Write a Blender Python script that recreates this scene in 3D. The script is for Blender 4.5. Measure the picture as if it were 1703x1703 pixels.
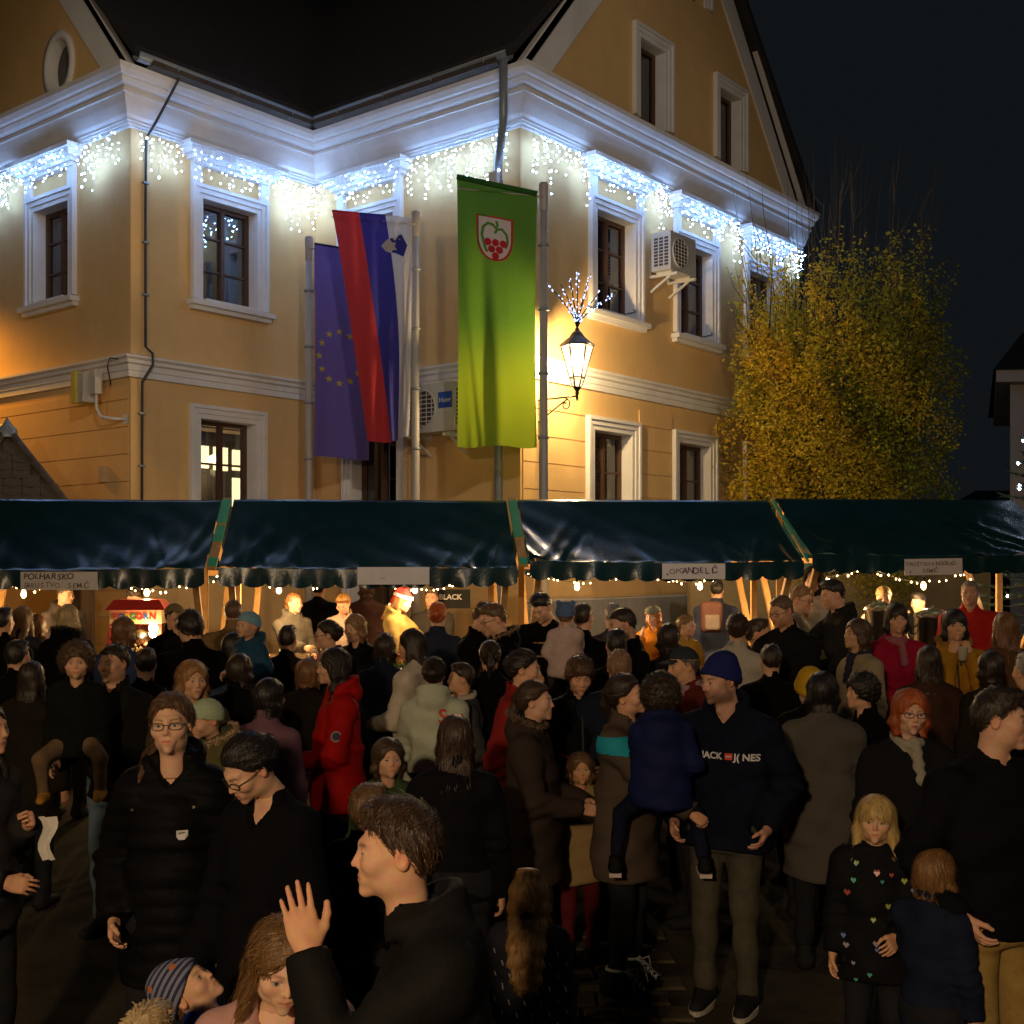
import bpy, bmesh, math, random
import numpy as np
from mathutils import Vector, Matrix

for _o in list(bpy.data.objects):
    bpy.data.objects.remove(_o, do_unlink=True)
S = bpy.context.scene
COL = S.collection
rad = math.radians
CAMZ = 2.27                                   # eye height of the photographer

# ------------------------------------------------------------------ camera
cam = bpy.data.cameras.new('camera')
cam.sensor_width = 36.0
cam.lens = 42.3
cam.shift_y = 0.052
cam.clip_end = 2000
cam_ob = bpy.data.objects.new('camera', cam)
COL.objects.link(cam_ob)
cam_ob.location = (0, 0, CAMZ)
cam_ob.rotation_euler = (rad(90), 0, 0)
S.camera = cam_ob

# ------------------------------------------------------------------ night sky
world = bpy.data.worlds.new("World")
S.world = world
world.use_nodes = True
wn = world.node_tree
wn.nodes.clear()
w_out = wn.nodes.new('ShaderNodeOutputWorld')
w_bg = wn.nodes.new('ShaderNodeBackground')
w_bg.inputs['Color'].default_value = (0.65, 0.85, 1.0, 1)
w_bg.inputs['Strength'].default_value = 0.0062
wn.links.new(w_bg.outputs[0], w_out.inputs[0])

# ------------------------------------------------------------------ view
S.view_settings.view_transform = 'Standard'
S.view_settings.look = 'None'
S.view_settings.gamma = 1.0
S.view_settings.use_curve_mapping = False
S.view_settings.exposure = 0.35
S.cycles.use_denoising = True
S.cycles.max_bounces = 6
S.cycles.diffuse_bounces = 3
S.cycles.glossy_bounces = 3
S.cycles.transparent_max_bounces = 8
S.cycles.sample_clamp_indirect = 4.0
S.cycles.use_light_tree = True


def lamp(name, loc, col, watts, size=0.05):
    l = bpy.data.lights.new(name, 'POINT')
    l.color = col
    l.energy = watts
    l.shadow_soft_size = size
    o = bpy.data.objects.new(name, l)
    COL.objects.link(o)
    o.location = loc
    return o

# added out-of-frame fill for unseen lamps of the square: left, right, behind the photographer
lamp('square_fill_light', (-7.5, 1.0, 5.4), (1.0, 0.72, 0.38), 200, 0.18)
lamp('square_fill_light', (9.5, 6.0, 6.5), (1.0, 0.80, 0.60), 170, 0.18)
lamp('square_fill_light', (-1.6, -3.4, 3.8), (1.0, 0.70, 0.41), 860, 0.18)
for _loc, _aim, _w, _a in (((4.0, -9.0, 10.0), (-.8, 17.0, 6.0), 2500, 34), ((-9.0, -4.0, 9.5), (-5.0, 16.5, 6.0), 350, 28)):
    _f = lamp('facade_fill_spot', _loc, (1.0, 0.84, 0.70), _w, 0.25)          # added spots that brighten only the facade, aimed over the heads of the crowd
    _f.data.type = 'SPOT'; _f.data.spot_size = rad(_a); _f.data.spot_blend = 0.6
    _f.rotation_euler = (Vector(_aim) - Vector(_loc)).to_track_quat('-Z', 'Y').to_euler()


# ------------------------------------------------------------------ helpers
def tag(o, label=None, cat=None, group=None, kind=None):
    if label: o['label'] = label
    if cat: o['category'] = cat
    if group: o['group'] = group
    if kind: o['kind'] = kind
    return o


def empty(name, loc, label=None, cat=None, group=None, rz=0.0):
    o = bpy.data.objects.new(name, None)
    COL.objects.link(o)
    o.location = loc
    o.rotation_euler = (0, 0, rz)
    o.empty_display_size = 0.1
    return tag(o, label, cat, group)


def link(name, me, parent=None, mats=None, loc=None):
    o = bpy.data.objects.new(name, me)
    COL.objects.link(o)
    if parent is not None:
        o.parent = parent
    if loc is not None:
        o.location = loc
    if mats is not None:
        for m in (mats if isinstance(mats, (list, tuple)) else [mats]):
            me.materials.append(m)
    return o


def np_mesh(name, V, F, smooth=True, colors=None, midx=None):
    """mesh from numpy arrays; F is (n,3) or (n,4)"""
    me = bpy.data.meshes.new(name)
    V = np.asarray(V, np.float32)
    F = np.asarray(F, np.int32)
    k = F.shape[1]
    me.vertices.add(len(V))
    me.vertices.foreach_set('co', V.ravel())
    me.loops.add(F.size)
    me.loops.foreach_set('vertex_index', F.ravel())
    me.polygons.add(len(F))
    me.polygons.foreach_set('loop_start', np.arange(0, F.size, k, dtype=np.int32))
    if smooth:
        me.polygons.foreach_set('use_smooth', np.ones(len(F), bool))
    if midx is not None:
        me.polygons.foreach_set('material_index', np.asarray(midx, np.int32))
    me.update(calc_edges=True)
    if colors is not None:
        ca = me.color_attributes.new('Col', 'FLOAT_COLOR', 'POINT')
        c4 = np.ones((len(V), 4), np.float32)
        c4[:, :3] = colors
        ca.data.foreach_set('color', c4.ravel())
    return me


class MB:
    """collects simple shapes into one mesh"""
    def __init__(s):
        s.v = []; s.f = []; s.sm = []; s.mi = []; s.cur = 0

    def add(s, vs, fs, smooth=False):
        b = len(s.v)
        s.v += [tuple(p) for p in vs]
        for f in fs:
            s.f.append(tuple(i + b for i in f)); s.sm.append(smooth); s.mi.append(s.cur)
        return s

    def box(s, c, d, M=None):
        x, y, z = d[0] / 2, d[1] / 2, d[2] / 2
        vs = [Vector((sx * x, sy * y, sz * z)) for sx in (-1, 1) for sy in (-1, 1) for sz in (-1, 1)]
        if M is not None:
            vs = [M @ v for v in vs]
        c = Vector(c)
        s.add([v + c for v in vs], [(0, 1, 3, 2), (4, 6, 7, 5), (0, 4, 5, 1), (2, 3, 7, 6), (0, 2, 6, 4), (1, 5, 7, 3)])
        return s

    def hexa(s, p):
        """8 points: 4 of one face, then the 4 opposite ones"""
        s.add(p, [(0, 3, 2, 1), (4, 5, 6, 7), (0, 1, 5, 4), (1, 2, 6, 5), (2, 3, 7, 6), (3, 0, 4, 7)])
        return s

    def bar(s, a, b, w, t, up=(0, 0, 1)):
        a = Vector(a); b = Vector(b)
        d = (b - a).normalized()
        u = Vector(up)
        if abs(d.dot(u)) > 0.98: u = Vector((0, 1, 0))
        x = d.cross(u).normalized(); y = x.cross(d).normalized()
        q = [(-w / 2, -t / 2), (w / 2, -t / 2), (w / 2, t / 2), (-w / 2, t / 2)]
        s.hexa([a + x * i + y * j for i, j in q] + [b + x * i + y * j for i, j in q])
        return s

    def tube(s, pts, r, n=8, cap=True, smooth=True):
        pts = [Vector(p) for p in pts]
        m = len(pts)
        rr = r if isinstance(r, (list, tuple)) else [r] * m
        vs = []; prev = None
        for i, p in enumerate(pts):
            d = (pts[min(i + 1, m - 1)] - pts[max(i - 1, 0)])
            d = d.normalized() if d.length > 1e-9 else Vector((0, 0, 1))
            if prev is None:
                u = Vector((0, 0, 1)) if abs(d.z) < 0.9 else Vector((1, 0, 0))
            else:
                u = prev
            x = (u - d * u.dot(d)).normalized(); prev = x
            y = d.cross(x)
            for k in range(n):
                a = 2 * math.pi * k / n
                vs.append(p + (x * math.cos(a) + y * math.sin(a)) * rr[i])
        fs = []
        for i in range(m - 1):
            for k in range(n):
                k2 = (k + 1) % n
                fs.append((i * n + k, i * n + k2, (i + 1) * n + k2, (i + 1) * n + k))
        s.add(vs, fs, smooth)
        if cap:
            b = len(s.v) - m * n
            s.f.append(tuple(b + k for k in reversed(range(n)))); s.sm.append(False); s.mi.append(s.cur)
            s.f.append(tuple(b + (m - 1) * n + k for k in range(n))); s.sm.append(False); s.mi.append(s.cur)
        return s

    def lathe(s, c, prof, n=16, smooth=True):
        c = Vector(c); vs = []
        for r, z in prof:
            for k in range(n):
                a = 2 * math.pi * k / n
                vs.append(c + Vector((r * math.cos(a), r * math.sin(a), z)))
        m = len(prof)
        fs = [(i * n + k, i * n + (k + 1) % n, (i + 1) * n + (k + 1) % n, (i + 1) * n + k) for i in range(m - 1) for k in range(n)]
        s.add(vs, fs, smooth)
        return s

    def octa(s, c, r):
        x, y, z = c
        s.add([(x + r, y, z), (x - r, y, z), (x, y + r, z), (x, y - r, z), (x, y, z + r * 1.25), (x, y, z - r * 1.25)],
              [(0, 2, 4), (2, 1, 4), (1, 3, 4), (3, 0, 4), (2, 0, 5), (1, 2, 5), (3, 1, 5), (0, 3, 5)], True)
        return s

    def mesh(s, name):
        me = bpy.data.meshes.new(name)
        me.from_pydata(s.v, [], s.f)
        me.polygons.foreach_set('use_smooth', s.sm)
        me.polygons.foreach_set('material_index', s.mi)
        me.update()
        return me

    def build(s, name, mats, parent=None, off=None, fix=True):
        """off: world position of the parent's origin when the shapes were given in world space"""
        if off is not None:
            o = Vector(off)
            s.v = [tuple(Vector(p) - o) for p in s.v]
        me = s.mesh(name)
        if fix:
            bm = bmesh.new(); bm.from_mesh(me)
            bmesh.ops.recalc_face_normals(bm, faces=bm.faces)
            bm.to_mesh(me); bm.free()
        return link(name, me, parent, mats)


_mc = {}
def pm(name, col, rough=0.6, var=0.15, vs=6.0, bump=0.0, bs=60.0, metal=0.0, stretch=(1, 1, 1), spec=0.5, coat=0.0, sheen=0.0, two=None, dirt=0.0):
    """procedural principled material: noise-varied colour, fine relief"""
    if name in _mc: return _mc[name]
    m = bpy.data.materials.new(name); m.use_nodes = True
    nt = m.node_tree; N = nt.nodes; L = nt.links
    b = N['Principled BSDF']
    b.inputs['Roughness'].default_value = rough
    b.inputs['Metallic'].default_value = metal
    b.inputs['Specular IOR Level'].default_value = spec
    if coat: b.inputs['Coat Weight'].default_value = coat
    if sheen: b.inputs['Sheen Weight'].default_value = sheen
    tc = N.new('ShaderNodeTexCoord'); mp = N.new('ShaderNodeMapping')
    mp.inputs['Scale'].default_value = stretch
    L.new(tc.outputs['Object'], mp.inputs['Vector'])
    no = N.new('ShaderNodeTexNoise'); no.inputs['Scale'].default_value = vs; no.inputs['Detail'].default_value = 6
    no.inputs['Roughness'].default_value = 0.65
    L.new(mp.outputs[0], no.inputs['Vector'])
    cr = N.new('ShaderNodeValToRGB')
    c = np.array(col[:3]); c2 = np.array(two[:3]) if two is not None else c
    cr.color_ramp.elements[0].position = 0.3; cr.color_ramp.elements[1].position = 0.7
    cr.color_ramp.elements[0].color = (*np.clip(c * (1 - var), 0, 1), 1)
    cr.color_ramp.elements[1].color = (*np.clip(c2 * (1 + var), 0, 1), 1)
    L.new(no.outputs['Fac'], cr.inputs['Fac'])
    src = cr.outputs['Color']
    if dirt:
        n2 = N.new('ShaderNodeTexNoise'); n2.inputs['Scale'].default_value = 0.9; n2.inputs['Detail'].default_value = 8
        n2.inputs['Roughness'].default_value = 0.7
        mp2 = N.new('ShaderNodeMapping'); mp2.inputs['Scale'].default_value = (1, 1, 0.35)
        L.new(tc.outputs['Object'], mp2.inputs['Vector']); L.new(mp2.outputs[0], n2.inputs['Vector'])
        mr = N.new('ShaderNodeMapRange'); mr.inputs['From Min'].default_value = 0.45; mr.inputs['From Max'].default_value = 0.75
        mr.inputs['To Min'].default_value = 0; mr.inputs['To Max'].default_value = dirt
        L.new(n2.outputs['Fac'], mr.inputs['Value'])
        mx = N.new('ShaderNodeMix'); mx.data_type = 'RGBA'; mx.blend_type = 'MULTIPLY'
        L.new(mr.outputs[0], mx.inputs['Factor']); L.new(src, mx.inputs['A'])
        mx.inputs['B'].default_value = (0.55, 0.5, 0.45, 1)
        src = mx.outputs['Result']
    L.new(src, b.inputs['Base Color'])
    if bump:
        n3 = N.new('ShaderNodeTexNoise'); n3.inputs['Scale'].default_value = bs; n3.inputs['Detail'].default_value = 5
        L.new(mp.outputs[0], n3.inputs['Vector'])
        bp = N.new('ShaderNodeBump'); bp.inputs['Strength'].default_value = bump; bp.inputs['Distance'].default_value = 0.01
        L.new(n3.outputs['Fac'], bp.inputs['Height']); L.new(bp.outputs[0], b.inputs['Normal'])
    _mc[name] = m
    return m


def em(name, col, strength):
    if name in _mc: return _mc[name]
    m = bpy.data.materials.new(name); m.use_nodes = True
    b = m.node_tree.nodes['Principled BSDF']
    b.inputs['Base Color'].default_value = (*col, 1)
    b.inputs['Emission Color'].default_value = (*col, 1)
    b.inputs['Emission Strength'].default_value = strength
    _mc[name] = m
    return m


def glass(name, tint=(1, 1, 1), gl=0.12, rough=0.03):
    if name in _mc: return _mc[name]
    m = bpy.data.materials.new(name); m.use_nodes = True
    nt = m.node_tree; N = nt.nodes; L = nt.links
    N.remove(N['Principled BSDF'])
    tr = N.new('ShaderNodeBsdfTransparent'); tr.inputs[0].default_value = (*tint, 1)
    g = N.new('ShaderNodeBsdfGlossy'); g.inputs['Roughness'].default_value = rough
    mix = N.new('ShaderNodeMixShader')
    fr = N.new('ShaderNodeFresnel'); fr.inputs['IOR'].default_value = 1.5
    ma = N.new('ShaderNodeMath'); ma.operation = 'ADD'; ma.inputs[1].default_value = gl; ma.use_clamp = True
    L.new(fr.outputs[0], ma.inputs[0]); L.new(ma.outputs[0], mix.inputs[0])
    L.new(tr.outputs[0], mix.inputs[1]); L.new(g.outputs[0], mix.inputs[2])
    L.new(mix.outputs[0], N['Material Output'].inputs[0])
    _mc[name] = m
    return m


def text_geo(txt, size, extrude=0.002, bold=0.0, shear=0.0, align='CENTER'):
    """verts (x right, y up, z out) and polygons of a line of lettering"""
    cu = bpy.data.curves.new('text', 'FONT')
    cu.body = txt; cu.size = size; cu.extrude = extrude; cu.offset = bold; cu.shear = shear
    cu.align_x = align; cu.align_y = 'CENTER'; cu.resolution_u = 3
    o = bpy.data.objects.new('text', cu); COL.objects.link(o)
    dg = bpy.context.evaluated_depsgraph_get()
    me = bpy.data.meshes.new_from_object(o.evaluated_get(dg))
    vs = [v.co.copy() for v in me.vertices]; fs = [tuple(p.vertices) for p in me.polygons]
    bpy.data.objects.remove(o, do_unlink=True); bpy.data.curves.remove(cu); bpy.data.meshes.remove(me)
    return vs, fs


def ground_z(y):
    return 0.05 * min(max(y - 6.0, 0.0), 6.0)


def at(px, d, y=None):
    """world point seen at photograph pixel px (and row y) at depth d"""
    return Vector(((px - 851.5) * d / 2000.0, d, CAMZ - (y - 940.0) * d / 2000.0 if y is not None else 0))
# ================================================================== materials of the setting
plaster = pm('yellow_plaster', (0.74, 0.49, 0.215), 0.85, 0.05, 3.0, 0.25, 90, dirt=0.22, spec=0.2)
trim = pm('white_trim', (0.78, 0.77, 0.76), 0.7, 0.05, 5.0, 0.12, 80, dirt=0.35, spec=0.3)
plinth_m = pm('grey_plinth', (0.30, 0.29, 0.28), 0.85, 0.12, 5, 0.3, 60, spec=0.2)
roof_m = pm('dark_roof', (0.026, 0.024, 0.026), 0.8, 0.3, 9, 0.4, 30)
zinc = pm('zinc', (0.27, 0.31, 0.34), 0.45, 0.15, 8, 0.05, 40, metal=0.25)
wood_frame = pm('brown_window_wood', (0.085, 0.04, 0.02), 0.5, 0.25, 10, 0.1, 60, stretch=(1, 1, 0.2))
pane_m = glass('window_glass', (0.78, 0.82, 0.84), 0.10, 0.02)
room_m = pm('dark_room', (0.05, 0.042, 0.035), 0.9, 0.2, 3)
curtain_m = pm('curtain', (0.45, 0.42, 0.38), 0.9, 0.15, 12, stretch=(8, 8, 0.3))
dark_metal = pm('dark_iron', (0.025, 0.022, 0.02), 0.5, 0.2, 20, 0.1, 80, metal=0.6)
white_paint = pm('white_paint', (0.66, 0.66, 0.65), 0.45, 0.06, 8, 0.03, 60)
cable_m = pm('dark_cable', (0.03, 0.032, 0.034), 0.5)

# ================================================================== building
PI_ = Vector((-3.03, 18.55)); U = Vector((0.629, 0.777)); Vv = Vector((-0.777, 0.629))
PD = PI_ - U * 3.27; PC = PI_ - Vv * 4.06
LEN1, LEN4, ZE, SL = 8.7, 8.32, 8.78, 1.20
ROOT = (PC.x, PC.y, 0.0)
bld = empty('town_hall', ROOT, 'yellow two storey building with white cornices, gables and icicle lights', 'building')


def wallfn(O, e, n):
    def W(t, z, off=0.0):
        return Vector((O.x + e.x * t + n.x * off, O.y + e.y * t + n.y * off, z))
    return W

W1 = wallfn(PD, Vv, -U); W2 = wallfn(PD, U, -Vv); W3 = wallfn(PC, Vv, -U); W4 = wallfn(PC, U, -Vv)
WALLN = {id(W1): 1, id(W2): 2, id(W3): 3, id(W4): 4}


def wall_mesh(W, outer, holes, depth, name='wall', m=plaster):
    """a flat wall polygon with recessed openings"""
    bm = bmesh.new(); edges = []
    loops = [outer] + holes
    inner = []
    for li, lp in enumerate(loops):
        vs = [bm.verts.new(W(t, z, 0)) for t, z in lp]
        for i in range(len(vs)):
            edges.append(bm.edges.new((vs[i], vs[(i + 1) % len(vs)])))
        if li: inner.append((lp, vs))
    bmesh.ops.triangle_fill(bm, use_beauty=True, use_dissolve=False, edges=edges)
    for lp, vs in inner:
        bk = [bm.verts.new(W(t, z, -depth)) for t, z in lp]
        for i in range(len(vs)):
            j = (i + 1) % len(vs)
            bm.faces.new((vs[i], vs[j], bk[j], bk[i]))
    for v in bm.verts: v.co -= Vector(ROOT)
    bmesh.ops.recalc_face_normals(bm, faces=bm.faces)
    me = bpy.data.meshes.new(name); bm.to_mesh(me); bm.free()
    return link(name, me, bld, m)


def rect(tc, w, z0, z1):
    return [(tc - w / 2, z0), (tc + w / 2, z0), (tc + w / 2, z1), (tc - w / 2, z1)]

RD = 0.26
UP = dict(z0=6.0, z1=7.40)
wins = {1: [(1.92, .92, 6.05, 7.40, 'upper'), (4.5, .92, 6.05, 7.40, 'upper'), (7.08, .92, 6.05, 7.40, 'upper')],
        2: [(1.635, .96, 6.0, 7.42, 'upper'), (1.60, .96, 2.5, 4.33, 'lower_lit')],
        3: [(2.84, .96, 6.0, 7.40, 'upper'), (2.75, .92, 0.35, 4.3, 'lower')],
        4: [(2.22, 1.0, 5.95, 7.40, 'upper'), (4.53, 1.0, 5.95, 7.40, 'upper'), (6.84, 1.0, 5.95, 7.40, 'upper'),
            (2.14, .98, 2.5, 4.22, 'lower'), (4.48, .98, 2.5, 4.22, 'lower'), (6.80, .98, 2.5, 4.22, 'lower')]}
ov = [(1.71 + .29 * math.cos(a), 9.36 + .36 * math.sin(a)) for a in [2 * math.pi * k / 28 for k in range(28)]]
ZT = ZE - 0.03
for k, W, L in ((1, W1, LEN1), (2, W2, 3.27), (3, W3, 4.06), (4, W4, LEN4)):
    holes = [rect(a[0], a[1], a[2], a[3]) for a in wins[k]]
    wall_mesh(W, [(0, -.3), (L, -.3), (L, ZT), (0, ZT)], holes, RD)
# gables
HG = LEN4 / 2
H1 = LEN1 / 2
gz = ZE + SL * HG
wall_mesh(W4, [(0, ZT), (LEN4, ZT), (LEN4, ZE), (HG, gz), (0, ZE)], [rect(3.22, .72, 9.05, 10.26), rect(5.66, .72, 9.05, 10.26), rect(4.44, .7, 11.4, 12.2)], .22, 'gable_wall')
wall_mesh(W1, [(0, ZT), (LEN1, ZT), (LEN1, ZE), (H1, ZE + SL * H1), (0, ZE)], [ov], .16, 'gable_wall')
# back walls
bk = MB()
P5 = PD + Vv * LEN1; P6 = P5 + U * (3.27 + LEN4); P4e = PC + U * LEN4
for a, b in ((P5, P6), (P6, P4e)):
    bk.add([(a.x, a.y, -.3), (b.x, b.y, -.3), (b.x, b.y, ZT), (a.x, a.y, ZT)], [(0, 1, 2, 3)])
bk.build('wall', plaster, bld, ROOT)

# roof
def AB(a, b, z):
    p = PI_ + U * a + Vv * b
    return Vector((p.x, p.y, z))
rs = 1.05
def zA(b): return 8.93 + rs * (b + .5)
ZR = zA(HG); XE = LEN4 + .5
def roof_slab(name, pts):
    mb = MB(); n = len(pts)
    top = [Vector(p) for p in pts]; bot = [p - Vector((0, 0, .16)) for p in top]
    mb.add(top + bot, [tuple(range(n)), tuple(reversed(range(n, 2 * n)))] + [(i, (i + 1) % n, n + (i + 1) % n, n + i) for i in range(n)])
    return mb.build(name, roof_m, bld, ROOT)
roof_slab('roof', [AB(-3.45, -.40, zA(-.40)), AB(-.40, -.40, zA(-.40)), AB(HG, HG, ZR), AB(-3.45, HG, ZR)])
roof_slab('roof', [AB(-.40, -.40, zA(-.40)), AB(-.40, -4.24, zA(-.40)), AB(HG, -4.24, ZR), AB(HG, HG, ZR)])
roof_slab('roof', [AB(-3.45, HG, ZR), AB(HG, HG, ZR), AB(XE, XE, zA(-.5)), AB(-3.45, XE, zA(-.5))])
roof_slab('roof', [AB(HG, -4.24, ZR), AB(XE, -4.24, zA(-.5)), AB(XE, XE, zA(-.5)), AB(HG, HG, ZR)])
# dormer hatch seen faintly on the roof
dm = MB()
for dz in (0, 1):
    pass
c0 = AB(2.2, -1.6, zA(2.2)); dm.box(c0 + Vector((-.15, -.2, .25)), (.9, .9, .7), Matrix.Rotation(math.atan2(U.y, U.x), 3, 'Z'))
dm.build('dormer', roof_m, bld, ROOT)

# white verge bands along the gable rakes
for W in (W4, W1):
    for s in (0, 1):
        mb = MB()
        def T(t): return LEN4 - t if s else t
        for w0, w1, off in ((0.0, .42, .03), (-.12, .02, .10)):
            p = []
            for o in (0.0, off):
                for t, z in ((-.25, ZE - .29), (HG, gz), (HG, gz - w1 * 1.5), (-.25 + w1, ZE - .29 + (0 if w0 >= 0 else -.02))):
                    zz = z - w0 * 1.0
                    p.append(W(T(t), zz + (.15 if w0 < 0 else 0), o + (.001 if o == 0 else 0)))
            mb.hexa(p[:4] + p[4:])
        mb.build('verge_band', trim, bld, ROOT)


def sweep(prof, path, name, m, closed=True):
    """mitred moulding: profile of (outward offset, z) along a 2D path; outward is to the right of travel"""
    n = len(path); rows = []
    for i, p in enumerate(path):
        d0 = (path[i] - path[i - 1]).normalized() if i else None
        d1 = (path[i + 1] - path[i]).normalized() if i < n - 1 else None
        n0 = Vector((d0.y, -d0.x)) if d0 is not None else None
        n1 = Vector((d1.y, -d1.x)) if d1 is not None else None
        if n0 is None: m_ = n1
        elif n1 is None: m_ = n0
        else:
            m_ = (n0 + n1); m_ = m_ / (m_.dot(n0)) if abs(m_.dot(n0)) > 1e-6 else n0
        rows.append([Vector((p.x + m_.x * o, p.y + m_.y * o, z)) for o, z in prof])
    k = len(prof); vs = [q for r in rows for q in r]
    fs = [(i * k + j, i * k + (j + 1) % k, (i + 1) * k + (j + 1) % k, (i + 1) * k + j) for i in range(n - 1) for j in range(k)]
    fs += [tuple(range(k)), tuple(reversed(range((n - 1) * k, n * k)))]
    return MB().add(vs, fs).build(name, m, bld, ROOT)

path = [PD + Vv * LEN1, PD, PI_, PC, PC + U * LEN4]
cor = [(.003, 8.09), (.045, 8.09), (.045, 8.125), (.07, 8.13), (.07, 8.155), (.095, 8.165), (.095, 8.19), (.13, 8.23), (.19, 8.36), (.225, 8.455), (.25, 8.46), (.25, 8.495), (.225, 8.50),
       (.225, 8.52), (.30, 8.555), (.33, 8.60), (.33, 8.625), (.37, 8.64), (.41, 8.70), (.42, 8.76), (.003, 8.79)]
sweep(cor, path, 'cornice', trim)
sweep([(.003, 4.77), (.045, 4.78), (.045, 4.86), (.06, 4.87), (.06, 4.94), (.10, 4.96), (.10, 5.00), (.14, 5.03), (.14, 5.06), (.003, 5.085)], path, 'string_course', trim)
sweep([(.004, -.3), (.06, -.3), (.06, 1.78), (.04, 1.80), (.004, 1.81)], path[3:], 'plinth', plinth_m)
sweep([(.004, -.3), (.06, -.3), (.06, .78), (.04, .80), (.004, .81)], path[:4], 'plinth', plinth_m)
# corner pilasters, slightly proud, as the photo shows at the near corner and at W3's right end
for W, t0, t1 in ((W2, .0, .42), (W3, .0, .34)):
    mb = MB()
    for z0, z1 in ((.82, 4.76), (5.09, 8.095)):
        mb.hexa([W(t0 + .001, z0, .002), W(t1, z0, .002), W(t1, z1, .002), W(t0 + .001, z1, .002)] + [W(t0 + .001, z0, .02), W(t1, z0, .02), W(t1, z1, .02), W(t0 + .001, z1, .02)])
    mb.build('pilaster', plaster, bld, ROOT)


def slab(mb, W, t0, t1, z0, z1, o0, o1):
    mb.hexa([W(t0, z0, o0), W(t1, z0, o0), W(t1, z1, o0), W(t0, z1, o0), W(t0, z0, o1), W(t1, z0, o1), W(t1, z1, o1), W(t0, z1, o1)])
    return mb


def lin(mb, W, t0, t1, z0, z1, o0, o1):
    return slab(mb, W, t0, t1, z0, z1, o0, o1)

# ground floor rusticated plaster courses
pitch = .365
for W, k, L, ta in ((W4, 4, 8.30, .02), (W1, 1, 8.0, .02)):
    zb = 1.84 if k == 4 else .84
    ops = sorted([(a[0] - a[1] / 2 - .22, a[0] + a[1] / 2 + .22, a[2] - .1, a[3] + .24) for a in wins[k] if a[4].startswith('lower')])
    z = zb
    while z + .1 < 4.62:
        z1 = min(z + pitch - .014, 4.62)
        segs = [(ta, L)]
        for o in ops:
            if o[3] > z and o[2] < z1:
                ns = []
                for a, b in segs:
                    if o[0] > a and o[1] < b: ns += [(a, o[0]), (o[1], b)]
                    else: ns.append((a, b))
                segs = ns
        for a, b in segs:
            slab(MB(), W, a, b, z, z1, .003, .018).build('wall_course', plaster, bld, ROOT)
        z += pitch


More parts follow.
